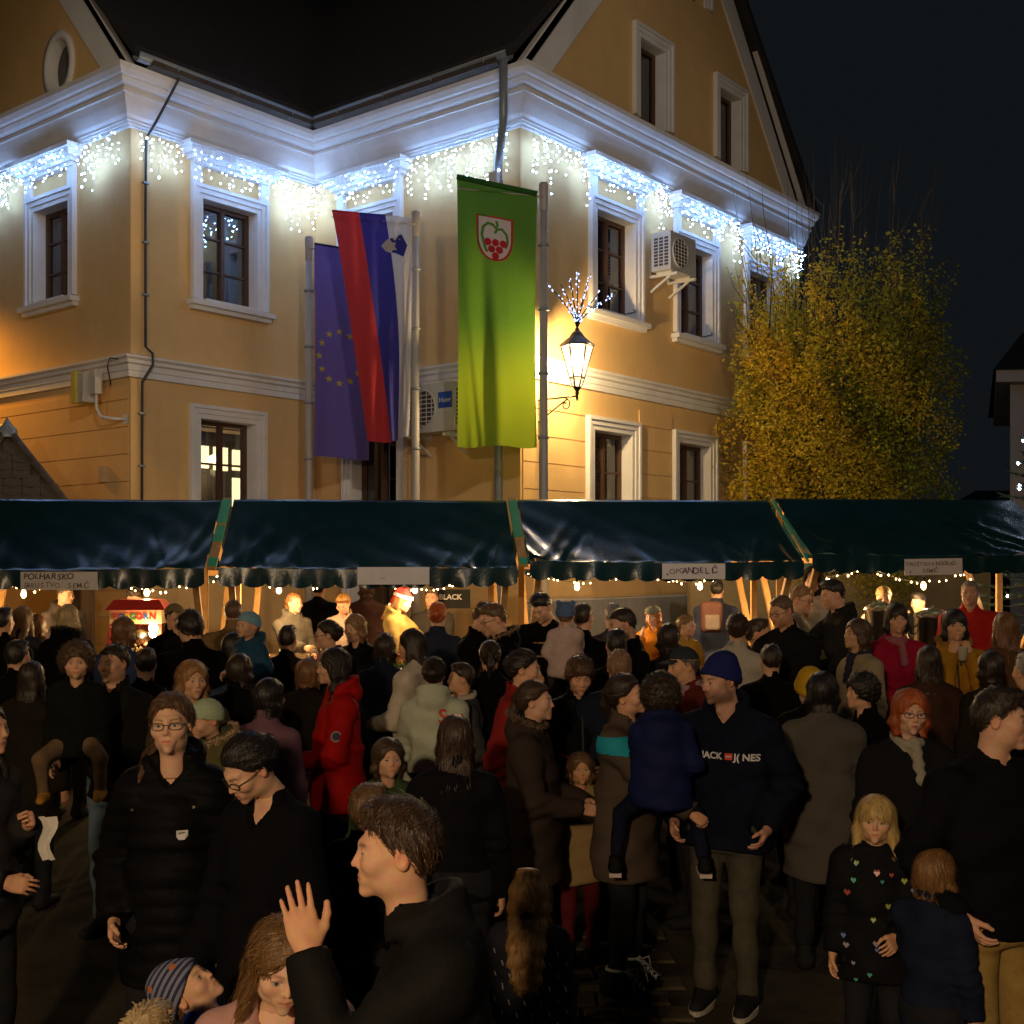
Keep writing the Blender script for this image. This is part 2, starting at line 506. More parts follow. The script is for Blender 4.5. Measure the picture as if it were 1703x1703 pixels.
def window(W, tc, w, z0, z1, kind, k):
    t0, t1 = tc - w / 2, tc + w / 2
    fr = MB(); F0, F1 = -RD + .02, -RD + .10
    fw = .065
    slab(fr, W, t0, t0 + fw, z0, z1, F0, F1); slab(fr, W, t1 - fw, t1, z0, z1, F0, F1)
    slab(fr, W, t0 + fw, t1 - fw, z1 - fw, z1, F0, F1); slab(fr, W, t0 + fw, t1 - fw, z0, z0 + fw, F0, F1)
    if kind != 'gable':
        slab(fr, W, tc - .03, tc + .03, z0 + fw, z1 - fw, F0 + .01, F1 + .012)
        nb = 3 if z1 - z0 > 1.0 else 2
        for i in range(1, nb):
            zz = z0 + (z1 - z0) * i / nb
            slab(fr, W, t0 + fw, tc - .03, zz - .014, zz + .014, F0 + .02, F1 - .01); slab(fr, W, tc + .03, t1 - fw, zz - .014, zz + .014, F0 + .02, F1 - .01)
    f = fr.build('window', wood_frame, bld, ROOT)
    slab(MB(), W, t0 + .01, t1 - .01, z0 + .01, z1 - .01, F0 + .035, F0 + .041).build('pane', pane_m, f, ROOT)
    # surround
    aw = .19
    sr = MB()
    for a, o in ((0.0, .035), (.07, .055), (.14, .08)):
        b = a + .07 if a < .14 else aw
        slab(sr, W, t0 - b, t0 - a, z0 - .0, z1 + b, .003, o); slab(sr, W, t1 + a, t1 + b, z0, z1 + b, .003, o)
        slab(sr, W, t0 - a, t1 + a, z1 + a, z1 + b, .003, o)
    # plastered reveal lining
    for q in ((t0, t0 + .004), (t1 - .004, t1)):
        slab(sr, W, q[0], q[1], z0, z1, -RD + .1, .003)
    slab(sr, W, t0, t1, z1 - .004, z1, -RD + .1, .003)
    sr.build('surround', trim, f, ROOT)
    if kind != 'gable':
        sl = MB(); slab(sl, W, t0 - .25, t1 + .25, z0 - .10, z0 - .03, .003, .15); slab(sl, W, t0 - .22, t1 + .22, z0 - .16, z0 - .10, .003, .09)
        slab(sl, W, t0, t1, z0 - .03, z0 + .004, -RD + .1, .12)
        sl.build('sill', trim, f, ROOT)
    if kind == 'upper':
        hd = MB()
        zb = z1 + .22
        for a in (t0 - aw, t1 + aw - .15):
            slab(hd, W, a, a + .15, zb - .03, zb + .22, .003, .07)
        for zz0, zz1, e, o in ((zb + .22, zb + .27, .0, .10), (zb + .27, zb + .33, .06, .15), (zb + .33, zb + .42, .13, .22), (zb + .42, zb + .48, .19, .27)):
            slab(hd, W, t0 - aw - e, t1 + aw + e, zz0, zz1, .003, o)
        hd.build('hood', trim, f, ROOT)
    # the room behind the glass
    rm = MB(); D = 1.0
    X2 = 1.9 if kind == 'lower_lit' else .5
    slab(rm, W, t0 - .5, t1 + X2, z0 - .5, z1 + .3, -RD - D - .02, -RD - D)
    slab(rm, W, t0 - .52, t0 - .5, z0 - .5, z1 + .3, -RD - D, -RD); slab(rm, W, t1 + X2, t1 + X2 + .02, z0 - .5, z1 + .3, -RD - D, -RD)
    slab(rm, W, t0 - .5, t1 + X2, z1 + .3, z1 + .32, -RD - D, -RD); slab(rm, W, t0 - .5, t1 + X2, z0 - .52, z0 - .5, -RD - D, -RD)
    rm.build('room', room_m, f, ROOT)
    if kind == 'lower_lit':
        hall = em('lit_hall_window', (1.0, .74, .36), 2.6)
        for a, b, c, d in ((.36, .60, 3.76, 4.10), (.70, .96, 3.74, 4.10), (1.06, 1.26, 3.76, 4.08), (1.06, 1.26, 2.3, 3.64)):
            slab(MB(), W, tc + a, tc + b, c, d, -RD - D + .002, -RD - D + .03).build('hall_light', hall, f, ROOT)
        lampb = MB(); lampb.lathe(W(tc + .50, 3.86, -RD - .7), [(0, .1), (.08, .06), (.11, -.04), (.0, -.06)], 12)
        lampb.build('ceiling_lamp', em('hall_lamp', (1, .75, .4), 6), f, ROOT)
        bm_ = MB(); slab(bm_, W, t0 - .4, t1 + 1.6, 4.30, 4.38, -RD - .8, -RD - .4); bm_.build('ceiling_beam', pm('oak_beam', (.35, .22, .1), .7), f, ROOT)
        o = lamp('hall_lamp_light', W(tc + .50, 3.68, -RD - .7), (1, .72, .38), 7, .06)
    elif k == 4 or kind == 'gable':
        cu = MB(); n = 14; vs = []
        ca, cb = (t0 + .30, t1 - .08) if kind != 'gable' else (t0 + .1, t1 - .1)
        for i in range(n + 1):
            t = ca + (cb - ca) * i / n
            for zz in (z0 + .03, z1 - .05):
                vs.append(W(t, zz, -RD - .10 + .025 * math.sin(i * 1.9)))
        cu.add(vs, [(2 * i, 2 * i + 1, 2 * i + 3, 2 * i + 2) for i in range(n)], True)
        cu.build('curtain', curtain_m, f, ROOT)
    return f

for k, W in ((1, W1), (2, W2), (3, W3), (4, W4)):
    for a in wins[k]:
        window(W, *a, k)
for tc, zz in ((3.22, (9.05, 10.26)), (5.66, (9.05, 10.26)), (4.44, (11.4, 12.2))):
    window(W4, tc, .72, zz[0], zz[1], 'gable', 4)
# oval gable window
og = MB()
def oval(t, a): return (1.71 + t * .29 * math.cos(a), 9.36 + t * .36 * math.sin(a))
n = 32; vs = []
for r, o in ((.985, -.13), (.985, .05), (1.35, .05), (1.35, .003)):
    for i in range(n):
        a = 2 * math.pi * i / n; tz = oval(r, a); vs.append(W1(tz[0], tz[1], o))
og.add(vs, [(j * n + i, j * n + (i + 1) % n, (j + 1) * n + (i + 1) % n, (j + 1) * n + i) for j in range(3) for i in range(n)], True)
ow = og.build('oval_window', trim, bld, ROOT)
vs = [W1(*oval(1.0, 2 * math.pi * i / n), -.135) for i in range(n)]
MB().add(vs, [tuple(range(n))]).build('pane', pm('dark_pane', (.02, .022, .025), .08, spec=.8), ow, ROOT)
slab(MB(), W1, 1.69, 1.73, 9.02, 9.70, -.134, -.10).build('mullion', wood_frame, ow, ROOT)

# little espagnolette stays on the sills of the upper windows
for tc in (2.22, 4.53):
    mb = MB(); a = W4(tc + .36, 6.06, .02); b = W4(tc + .62, 6.08, .22)
    mb.tube([W4(tc + .44, 6.05, -.15), W4(tc + .46, 6.07, .06), W4(tc + .30, 6.07, .12)], .008, 5)
    mb.build('window_stay', dark_metal, bld, ROOT)

# gutters, brackets, downpipes, cable
def gutter(p, q):
    mb = MB(); n = 10; pts = [p, q]; vs = []
    d = (q - p).normalized(); x = Vector((d.y, -d.x, 0))
    for r in (.085, .078):
        for e in (p, q):
            for i in range(n + 1):
                a = math.pi * i / n
                vs.append(e + x * (r * math.cos(a)) + Vector((0, 0, -r * math.sin(a) * 1.1)))
    m = n + 1
    for b in (0, 2):
        mb.add(vs[b * m:(b + 2) * m], [(i, i + 1, m + i + 1, m + i) for i in range(n)], True)
    mb.tube([p + x * .085, q + x * .085], .011, 6)
    g = mb.build('gutter', zinc, bld, ROOT)
    L = (q - p).length; k = int(L / .75)
    for i in range(1, k + 1):
        c = p + d * (L * (i - .4) / k)
        h = MB()
        h.tube([c + x * (.094 * math.cos(a)) + Vector((0, 0, -.10 * math.sin(a))) for a in [math.pi * j / 8 for j in range(9)]], .009, 5)
        h.build('gutter_bracket', zinc, g, ROOT)
gutter(AB(-3.50, -.50, 8.87), AB(-.56, -.50, 8.87))
gutter(AB(-.50, -.56, 8.87), AB(-.50, -4.26, 8.87))
# eave boards under the tiles
for a, b in ((AB(-3.3, -.5, 8.80), AB(-.5, -.5, 8.80)), (AB(-.5, -.5, 8.80), AB(-.5, -4.1, 8.80))):
    MB().bar(a, b, .16, .07).build('eave_board', pm('eave_wood', (.07, .05, .035), .8, .3, 6), bld, ROOT)
dp = MB(); e = .34
dp.tube([AB(-.50, -4.16, 8.80), AB(-.50, -4.16, 8.1), AB(-.47, -4.13, 8.0), AB(-.15, -3.79, 7.66), AB(-.12, -3.76, 7.56), AB(-.12, -3.76, 5.3), AB(-.20, -3.76, 5.1), AB(-.20, -3.76, 4.75), AB(-.12, -3.76, 4.55), AB(-.12, -3.76, 0)], .055, 10)
dpo = dp.build('downpipe', zinc, bld, ROOT)
for z in (7.4, 6.2, 4.4, 3.0):
    MB().lathe(AB(-.12, -3.76, z), [(.056, -.02), (.066, -.02), (.066, .02), (.056, .02)], 12).build('pipe_clip', zinc, dpo, ROOT)
slab(MB(), W3, .22, .36, 7.2, 7.5, .19, .25).build('junction_box', white_paint, bld, ROOT)
cb = MB(); t = .21
cb.tube([W2(t + .25, 8.95, .55), W2(t + .23, 8.75, .46), W2(t + .06, 8.2, .2), W2(t + .01, 8.0, .05), W2(t, 7.0, .05), W2(t, 5.2, .05), W2(t + .03, 5.1, .17), W2(t + .03, 4.95, .17), W2(t - .06, 4.72, .06), W2(t - .05, 4.5, .045), W2(t - .06, 1.0, .045)], .018, 7)
cbo = cb.build('cable', cable_m, bld, ROOT)
for z in (7.4, 6.6, 5.9, 4.3, 3.6, 2.9):
    slab(MB(), W2, t - .1 if z < 5 else t - .04, t - .01 if z < 5 else t + .05, z - .012, z + .012, .02, .07).build('cable_clip', zinc, cbo, ROOT)
tk = MB(); tk.tube([W1(.02, 5.0, .16), W1(.2, 5.03, .17), W1(.34, 4.95, .12), W1(.36, 4.7, .05)], .008, 5); tk.build('cable', cable_m, bld, ROOT)

# flood lamp on the left wall (switched off)
fl = empty('flood_lamp', W1(.12, 4.35, .02), 'slim yellow flood lamp on a curved white arm on the left wall', 'lamp')
FO = tuple(fl.location)
MB().tube([W1(.06, 4.22, .02), W1(.18, 4.22, .16), W1(.30, 4.25, .24), W1(.36, 4.36, .27), W1(.36, 4.66, .27)], .022, 8).build('arm', white_paint, fl, FO)
slab(MB(), W1, .02, .12, 4.16, 4.28, .003, .02).build('wall_plate', white_paint, fl, FO)
mb = MB(); slab(mb, W1, .30, .43, 4.55, 4.88, .22, .33); slab(mb, W1, .47, .60, 4.45, 4.84, .22, .40); slab(mb, W1, .43, .47, 4.6, 4.7, .25, .3)
mb.build('lamp_body', pm('lamp_grey', (.5, .48, .44), .5), fl, FO)
slab(MB(), W1, .605, .70, 4.44, 4.86, .18, .44).build('lamp_panel', pm('yellow_panel', (.55, .48, .08), .5), fl, FO)
jb = slab(MB(), W1, .50, .63, 3.40, 3.62, .02, .07).build('wall_box', pm('beige_box', (.55, .42, .28), .6))
tag(jb, 'small pale square box on the yellow wall beside the corner', 'box')


# air conditioners
def aircon(W, tc, zc, w, h, d, label, fronttext=None, off=.10):
    org = W(tc, zc - h / 2, off)
    r = empty('air_conditioner', org, label, 'air conditioner', 'air conditioning units')
    slab(MB(), W, tc - w / 2, tc + w / 2, zc - h / 2, zc + h / 2, off, off + d).build('casing', pm('ac_grey', (.5, .5, .5), .45, .08, 6, .03, 60), r, org)
    fc = tc + (-.13 if not fronttext else .12) * w
    n = 26; vs = []
    W_ = lambda t, z, o: W(t, z, off + d + o)
    for rr, o in ((.37 * h, .002), (.37 * h, .02), (.40 * h, .02), (.40 * h, .002)):
        for i in range(n):
            a = 2 * math.pi * i / n; vs.append(W_(fc + rr * math.cos(a), zc + rr * math.sin(a), o))
    MB().add(vs, [(j * n + i, j * n + (i + 1) % n, (j + 1) * n + (i + 1) % n, (j + 1) * n + i) for j in range(3) for i in range(n)], True).build('fan_ring', pm('ac_grey', (.5,) * 3), r, org)
    vs = [W_(fc + .37 * h * math.cos(2 * math.pi * i / n), zc + .37 * h * math.sin(2 * math.pi * i / n), .003) for i in range(n)]
    MB().add(vs, [tuple(range(n))]).build('fan_opening', pm('ac_dark', (.05, .05, .055), .6), r, org)
    g = MB()
    for i in range(9):
        z = zc - .36 * h + .72 * h * i / 8; x = math.sqrt(max((.37 * h) ** 2 - (z - zc) ** 2, 0.0004))
        slab(g, W, fc - x, fc + x, z - .006, z + .006, off + d + .012, off + d + .02)
    for i in range(5):
        t = fc - .3 * h + .6 * h * i / 4; x = math.sqrt((.37 * h) ** 2 - (t - fc) ** 2)
        slab(g, W, t - .005, t + .005, zc - x, zc + x, off + d + .021, off + d + .025)
    g.build('grille', pm('ac_light', (.6, .6, .6), .5), r, org)
    # side louvres towards the near end
    lv = MB()
    tn = tc - w / 2
    for i in range(9):
        for j in range(3):
            z = zc + h * (.36 - .085 * i); o = off + d * (.14 + .27 * j)
            lv.hexa([W(tn - .003, z, o), W(tn - .003, z, o + d * .2), W(tn - .003, z - .035, o + d * .2), W(tn - .003, z - .035, o), W(tn - .0005, z, o), W(tn - .0005, z, o + d * .2), W(tn - .0005, z - .035, o + d * .2), W(tn - .0005, z - .035, o)])
    lv.build('louvre', pm('ac_dark', (.05, .05, .055)), r, org)
    for s in (-.36, .36):
        b = MB(); slab(b, W, tc + s * w - .02, tc + s * w + .02, zc - h / 2 - .07, zc - h / 2 - .03, .003, off + d + .06)
        slab(b, W, tc + s * w - .02, tc + s * w + .02, zc - h / 2 - .03, zc - h / 2 + .25, .003, .03)
        b.bar(W(tc + s * w, zc - h / 2 - .28, .02), W(tc + s * w, zc - h / 2 - .07, off + d * .8), .03, .03)
        slab(b, W, tc + s * w - .02, tc + s * w + .02, zc - h / 2 - .03, zc - h / 2 - .001, off + .04, off + d - .04)
        b.build('bracket', white_paint, r, org)
    if fronttext:
        slab(MB(), W, tc - w * .46, tc - w * .20, zc - .02, zc + h * .30, off + d + .002, off + d + .006).build('badge', pm('badge_blue', (.01, .07, .42), .4), r, org)
        vs, fs = text_geo(fronttext, .095, .001)
        # read from outside: text x runs against t on a wall whose right-hand side is t=0
        pts = [W(tc - w * .33 - x, zc + h * .13 + y, off + d + .008 + z) for x, y, z in vs]
        MB().add(pts, fs).build('lettering', pm('badge_white', (.75, .75, .75), .5), r, org, )
    return r
aircon(W4, 3.42, 7.02, .74, .58, .34, 'air conditioning unit on brackets between the upper windows, under the icicle lights')
aircon(W3, 1.28, 4.42, .95, .66, .34, 'grey air conditioning unit with a blue badge, behind the flags', 'Haier')

# ------------------------------------------------------------------ icicle lights along the cornice
rng = random.Random(5)
bulb_cold = em('cold_led', (.28, .51, 1.0), 78)
wire_m = pm('clear_wire', (.35, .36, .38), .4)
def icicles(W, t0, t1, k, label, dens=.078):
    o0 = W(t0, 8.08, .16)
    r = empty('icicle_lights', o0, label, 'string lights', 'icicle lights under the cornice')
    wi = MB(); bu = MB()
    hoods = [(a[0] - a[1] / 2 - .42, a[0] + a[1] / 2 + .42) for a in wins[k] if a[4] == 'upper']
    wi.tube([W(t0, 8.085, .10), W((t0 + t1) / 2, 8.07, .11), W(t1, 8.085, .10)], .005, 4)
    t = t0 + .03; i = 0
    while t < t1:
        ln = rng.choice((.26, .34, .42, .50, .58, .68)) * rng.uniform(.75, 1.2)
        ov_ = any(a < t < b for a, b in hoods)
        off = .315 if ov_ else .165
        if ov_: ln = min(ln, .47)
        x = t; z = 8.075
        pts = [W(x, 8.08, .12)]
        if ov_: pts.append(W(x, 8.04, .30)); z = 8.04
        zz = z; nb = max(2, int(ln / .085))
        for j in range(nb):
            zz -= ln / nb * rng.uniform(.8, 1.2)
            x += rng.uniform(-.022, .022)
            p = W(x, zz, off + rng.uniform(-.035, .035)); pts.append(p)
            if rng.random() < (.70 if ov_ else .92): bu.octa(p + Vector((0, 0, rng.uniform(-.02, .02))), rng.choice((.007, .008, .010, .011, .014)))
        wi.tube(pts, .0022, 3, cap=False)
        t += dens * rng.uniform(.75, 1.25); i += 1
    wi.build('wire', wire_m, r, o0); tag(bu.build('bulbs', bulb_cold, r, o0), kind='stuff')
icicles(W1, .02, 4.9, 1, 'icicle light string under the left gable cornice, left of the near corner')
icicles(W2, .02, 3.2, 2, 'icicle light string on the recessed wall above the window with reflections')
icicles(W3, .10, 4.0, 3, 'icicle light string on the wall behind the flagpoles, left of the downpipe')
icicles(W4, .02, 8.25, 4, 'icicle light string on the right wall, from the downpipe to the tree', .066)

# ------------------------------------------------------------------ wall lantern with LED twigs
ln_c = W4(.35, 4.93, .66); LO = tuple(W4(.35, 4.5, 0))
lan = empty('wall_lantern', LO, 'lit old style wall lantern with iron scroll bracket beside the green flag', 'lantern')
br = MB()
br.tube([W4(.35, 4.50, .01), W4(.35, 4.50, .66)], .012, 8)
br.tube([W4(.35, 4.20, .01), W4(.35, 4.42, .40), W4(.35, 4.47, .50)], .011, 8)
sc = [W4(.35, 4.40 + r * math.sin(a), .47 + r * math.cos(a)) for a, r in [(math.pi * .5 - j * .45, .085 * (1 - j / 20)) for j in range(17)]]
br.tube(sc, .009, 6)
br.lathe(W4(.35, 4.5, .66), [(.0, -.07), (.014, -.05), (.02, -.02), (.012, 0), (.03, .03), (.022, .06), (.05, .10), (.06, .12)], 12)
slab(br, W4, .31, .39, 4.12, 4.58, .001, .012)
br.build('bracket', dark_metal, lan, LO)
c = Vector(W4(.35, 0, .66))
def hexring(r, z, ph=0.0): return [c + Vector((r * math.cos(ph + math.pi / 3 * i), r * math.sin(ph + math.pi / 3 * i), z)) for i in range(6)]
fm = MB()
lo, hi = hexring(.10, 4.74), hexring(.215, 5.16)
for i in range(6):
    fm.bar(lo[i], hi[i], .016, .016); fm.bar(lo[i], lo[(i + 1) % 6], .016, .016); fm.bar(hi[i], hi[(i + 1) % 6], .02, .02)
lo2 = hexring(.06, 4.62)
for i in range(6): fm.bar(lo[i], lo2[i], .014, .014)
fm.build('frame', dark_metal, lan, LO)
lamp_glass = bpy.data.materials.new('lantern_glass'); lamp_glass.use_nodes = True
_N = lamp_glass.node_tree.nodes; _L = lamp_glass.node_tree.links; _N.remove(_N['Principled BSDF'])
_e = _N.new('ShaderNodeEmission'); _e.inputs[0].default_value = (1, .72, .38, 1); _e.inputs[1].default_value = 3.2
_t = _N.new('ShaderNodeBsdfTransparent'); _x = _N.new('ShaderNodeMixShader'); _x.inputs[0].default_value = .40
_L.new(_t.outputs[0], _x.inputs[1]); _L.new(_e.outputs[0], _x.inputs[2]); _L.new(_x.outputs[0], _N['Material Output'].inputs[0])
lg, hg = hexring(.098, 4.745), hexring(.212, 5.155)
for i in range(6):
    j = (i + 1) % 6
    MB().add([lg[i], lg[j], hg[j], hg[i]], [(0, 1, 2, 3)]).build('pane', lamp_glass, lan, LO)
MB().add(hexring(.245, 5.165) + hexring(.215, 5.19) + hexring(.10, 5.28) + hexring(.07, 5.33) + hexring(.03, 5.365), [(6 * k_ + i, 6 * k_ + (i + 1) % 6, 6 * k_ + 6 + (i + 1) % 6, 6 * k_ + 6 + i) for k_ in range(4) for i in range(6)] + [tuple(range(24, 30))]).build('cap', pm('lantern_cap', (.12, .11, .10), .5, .2, 20, metal=.5), lan, LO)
MB().lathe(c, [(.0, 5.44), (.012, 5.43), (.012, 5.40), (.03, 5.385), (.03, 5.37), (.0, 5.36)], 10).build('finial', dark_metal, lan, LO)
lamp('wall_lantern_light', c + Vector((0, 0, 4.96)), (1.0, .68, .32), 430, .06)
tw = empty('led_twigs', c + Vector((0, 0, 5.4)), 'spray of twigs with white LED lights on top of the wall lantern', 'lights')
TO = tuple(tw.location); twm = MB(); twb = MB()
rg = random.Random(11)
for dx, dz, n_ in ((-.42, .62, 17), (-.22, .58, 12), (-.12, .72, 10), (.0, .78, 14), (.17, .72, 12), (.34, .52, 15), (.50, .45, 26), (.12, .45, 9), (-.10, .35, 9)):
    pts = []
    for j in range(8):
        s_ = j / 7
        pts.append(c + Vector((dx * s_ ** 1.15, -.18 * s_ * rg.uniform(.2, 1), 5.40 + .04 + dz * .88 * s_ ** .9)))
    pts[0] = c + Vector((0, 0, 5.40))
    twm.tube(pts, [.012 - .0011 * j for j in range(8)], 5)
    for j in range(n_):
        s_ = rg.uniform(.05, 1); q = c + Vector((dx * s_ ** 1.15, -.09 * s_ - .012, 5.44 + dz * .88 * s_ ** .9))
        twb.octa(q + Vector((rg.uniform(-.022, .022), rg.uniform(-.02, .02), rg.uniform(-.015, .015))), rg.choice((.009, .011, .013)))
twm.build('twigs', dark_metal, tw, TO); tag(twb.build('bulbs', em('twig_led', (.44, .57, 1.0), 2.4), tw, TO), kind='stuff')

# the street lantern farther along the left wall, just out of frame: its light and its body
ll = W1(5.4, 6.6, .9)
_o = lamp('left_lantern_light', ll, (1.0, .42, .04), 620, .25)
_o.data.type = 'SPOT'; _o.data.spot_size = rad(158); _o.data.spot_blend = .45      # its cap shades what lies above

# ================================================================== ground and surroundings
gm = pm('paving', (.050, .043, .032), .9, .35, 2.5, .5, 35, dirt=.5, spec=.08)
GX = [-300, -30, -12, -6, 0, 6, 12, 30, 300]; GY = [-60, -10, 0, 3, 6, 9, 12, 16, 30, 80, 500]
vs = [(x, y, ground_z(y)) for y in GY for x in GX]; nx = len(GX)
go = MB().add(vs, [(j * nx + i, j * nx + i + 1, (j + 1) * nx + i + 1, (j + 1) * nx + i) for j in range(len(GY) - 1) for i in range(nx - 1)]).build('ground', gm)
go['kind'] = 'structure'
# paving stones where the gaps in the crowd show the ground
rg = random.Random(3)
stone_m = pm('paving_stone', (.090, .072, .044), .85, .3, 9, .35, 50, spec=.15)
base = None
for r in range(17):
    for q in range(13):
        x = -1.55 + q * .19 + (.095 if r % 2 else 0) ; y = 4.35 + r * .19
        if base is None:
            mb = MB(); b_ = .088
            mb.add([(-b_, -b_, 0), (b_, -b_, 0), (b_, b_, 0), (-b_, b_, 0), (-.078, -.078, .014), (.078, -.078, .014), (.078, .078, .014), (-.078, .078, .014)], [(0, 1, 5, 4), (1, 2, 6, 5), (2, 3, 7, 6), (3, 0, 4, 7), (4, 5, 6, 7)])
            base = mb.build('paving_stone', stone_m, go); o = base
        else:
            o = base.copy(); COL.objects.link(o); o.parent = go
        o.location = (x + rg.uniform(-.006, .006), y + rg.uniform(-.006, .006), ground_z(y) - .004 + rg.uniform(0, .006))
        o.rotation_euler = (rg.uniform(-.02, .02), rg.uniform(-.02, .02), rg.uniform(-.05, .05))

# sloping tan wall and bank behind the right-hand stall
lw = MB(); lw.hexa([(2.55, 17.2, 0), (7.4, 18.6, 0), (7.4, 18.9, 0), (2.55, 17.5, 0), (2.55, 17.2, 2.10), (7.4, 18.6, 2.16), (7.4, 18.9, 2.16), (2.55, 17.5, 2.10)])
tag(lw.build('low_wall', pm('tan_render', (.26, .20, .10), .9, .15, 3, .3, 60)), 'low tan rendered wall behind the right-hand stall, in front of the tree', 'wall')

# white house at the right edge
wh = empty('white_house', (12.0, 25, 0), 'pale house at the right edge with wide overhanging eaves', 'house')
wo = (12.0, 25, 0); hm = pm('house_plaster', (.62, .54, .47), .85, .06, 4, .2, 60)
mb = MB(); q_ = [(10.35, 25), (19, 24.2), (20.5, 31), (13.4, 32)]; mb.hexa([(a, b, -.2) for a, b in q_] + [(a, b, 6.2) for a, b in q_]); mb.build('wall', hm, wh, wo)
mb = MB(); q_ = [(9.9, 24.6), (19.3, 23.7), (21, 31.5), (13, 32.5)]; mb.hexa([(a, b, 6.02) for a, b in q_] + [(a, b, 6.26) for a, b in q_]); mb.build('eave', hm, wh, wo)
mb = MB(); mb.hexa([(9.8, 24.5, 6.262), (19.4, 23.6, 6.262), (21.1, 31.6, 6.262), (12.9, 32.6, 6.262), (12.5, 27.6, 8.6), (17, 27.6, 8.6), (17, 28.6, 8.6), (12.5, 28.6, 8.6)]); mb.build('roof', roof_m, wh, wo)
hw = MB(); hw.box((12.6, 24.78, 3.6), (1.0, .06, 1.4), Matrix.Rotation(-.09, 3, 'Z')); hw = hw.build('window', wood_frame, wh, wo)
MB().box((12.6, 24.74, 3.6), (.84, .02, 1.24), Matrix.Rotation(-.09, 3, 'Z')).build('pane', pm('dark_pane', (.02, .022, .025), .08, spec=.8), hw, wo)

# dark wooded hill behind everything
hv = []; nx = 60
for i in range(nx + 1):
    x = -260 + 520 * i / nx
    h = 9 + 3 * math.sin(i * .7) + 1.6 * math.sin(i * 2.3)
    hv += [(x, 118, 0), (x, 122, h * .6), (x, 135, h), (x, 160, h * .3)]
MB().add(hv, [(4 * i + j, 4 * i + j + 1, 4 * i + j + 5, 4 * i + j + 4) for i in range(nx) for j in range(3)], True).build('hill', pm('dark_wood_hill', (.02, .025, .015), .9, .4, .3))['kind'] = 'structure'

# small kiosk with a shingled tent roof, lower left
kx, ky, kz = -6.17, 14.7, 3.93
kh, kr, kd = 1.55, 1.06, 0.0
kio = empty('kiosk', (kx, ky, ground_z(ky)), 'wooden kiosk with a dark shingled tent roof and pointed finial at the left edge', 'kiosk')
KO = tuple(kio.location)
kw = pm('kiosk_wood', (.10, .06, .03), .7, .3, 6, .3, 30, stretch=(1, 1, .2))
sh_m = pm('kiosk_shingle', (.10, .075, .055), .75, .35, 7, .4, 30)
mb = MB()
Rz = Matrix.Rotation(rad(24), 3, 'Z')
apex = Vector((kx, ky, kz)); cr_ = [Vector((kx, ky, kz - kh)) + Rz @ Vector((sx * kr, sy * kr, 0)) for sx, sy in ((-1, -1), (1, -1), (1, 1), (-1, 1))]
mb.add(cr_ + [apex - Vector((0, 0, .03))], [(0, 1, 4), (1, 2, 4), (2, 3, 4), (3, 0, 4), (3, 2, 1, 0)])
mb.build('roof_deck', kw, kio, KO)
for i in range(4):
    MB().tube([cr_[i], cr_[i].lerp(apex, .5) + Vector((0, 0, .02)), apex], [.05, .05, .06], 7).build('hip_ridge', sh_m, kio, KO)
MB().lathe(apex, [(.13, -.10), (.12, 0), (.07, .05), (.02, .12), (0, .16)], 12).build('finial', zinc, kio, KO)
for i in range(4):
    MB().bar(cr_[i].lerp(Vector((kx, ky, kz - kh)), .18), Vector((cr_[i].lerp(Vector((kx, ky, 0)), .18).x, cr_[i].lerp(Vector((kx, ky, 0)), .18).y, ground_z(ky))), .12, .12).build('post', kw, kio, KO)
# shingles, course by course, on the two faces one can see
first = None
rows = 13
for fi, (a, b) in enumerate(((cr_[0], cr_[1]), (cr_[3], cr_[0]))):
    e = (b - a).normalized(); nrm = e.cross(apex - a).normalized()
    up = (apex - (a + b) / 2).normalized(); sl = (apex - (a + b) / 2).length
    Mx = Matrix((e, up, nrm)).transposed()
    if first is None:
        m2 = MB(); w_ = .098
        m2.add([(-w_, 0, .010), (w_, 0, .010), (w_, .17, .0), (-w_, .17, .0), (-w_, -.0, .026), (-w_ * .4, -.03, .028), (w_ * .4, -.03, .028), (w_, 0, .026), (w_, .17, .012), (-w_, .17, .012)],
               [(4, 5, 6, 7, 8, 9), (0, 1, 7, 6, 5, 4), (1, 2, 8, 7), (0, 4, 9, 3)])
        first = m2.mesh('shingle'); first.materials.append(sh_m)
    for r in range(rows):
        s_ = r * .125; frac = 1 - s_ / sl; wid = (b - a).length * frac
        n_ = int(wid / .205)
        for q in range(n_):
            tt = (q + .5 - n_ / 2) * .205 + (.05 if r % 2 else -.05)
            if abs(tt) > wid / 2 - .08: continue
            o = link('shingle', first, kio)
            p = (a + b) / 2 + up * s_ + e * tt + nrm * .004 - Vector(KO)
            o.matrix_local = Matrix.Translation(p) @ (Mx @ Matrix.Rotation(rg.uniform(-.04, .04), 3, 'Z') @ Matrix.Rotation(rg.uniform(-.03, .03), 3, 'X')).to_4x4()
# ================================================================== flagpoles and flags
pole_m = pm('pole_white', (.42, .39, .37), .45, .08, 3, .02, 40, dirt=.3)
def fabric(name, col, tr=.35):
    if name in _mc: return _mc[name]
    m = pm(name, col, .8, .08, 40, .15, 250, spec=.15, sheen=.2)
    nt = m.node_tree; N = nt.nodes; L = nt.links
    b = N['Principled BSDF']; t = N.new('ShaderNodeBsdfTranslucent'); mx = N.new('ShaderNodeMixShader')
    mx.inputs[0].default_value = tr
    src = b.inputs['Base Color'].links[0].from_socket
    L.new(src, t.inputs[0]); L.new(b.outputs[0], mx.inputs[1]); L.new(t.outputs[0], mx.inputs[2])
    L.new(mx.outputs[0], N['Material Output'].inputs[0])
    return m


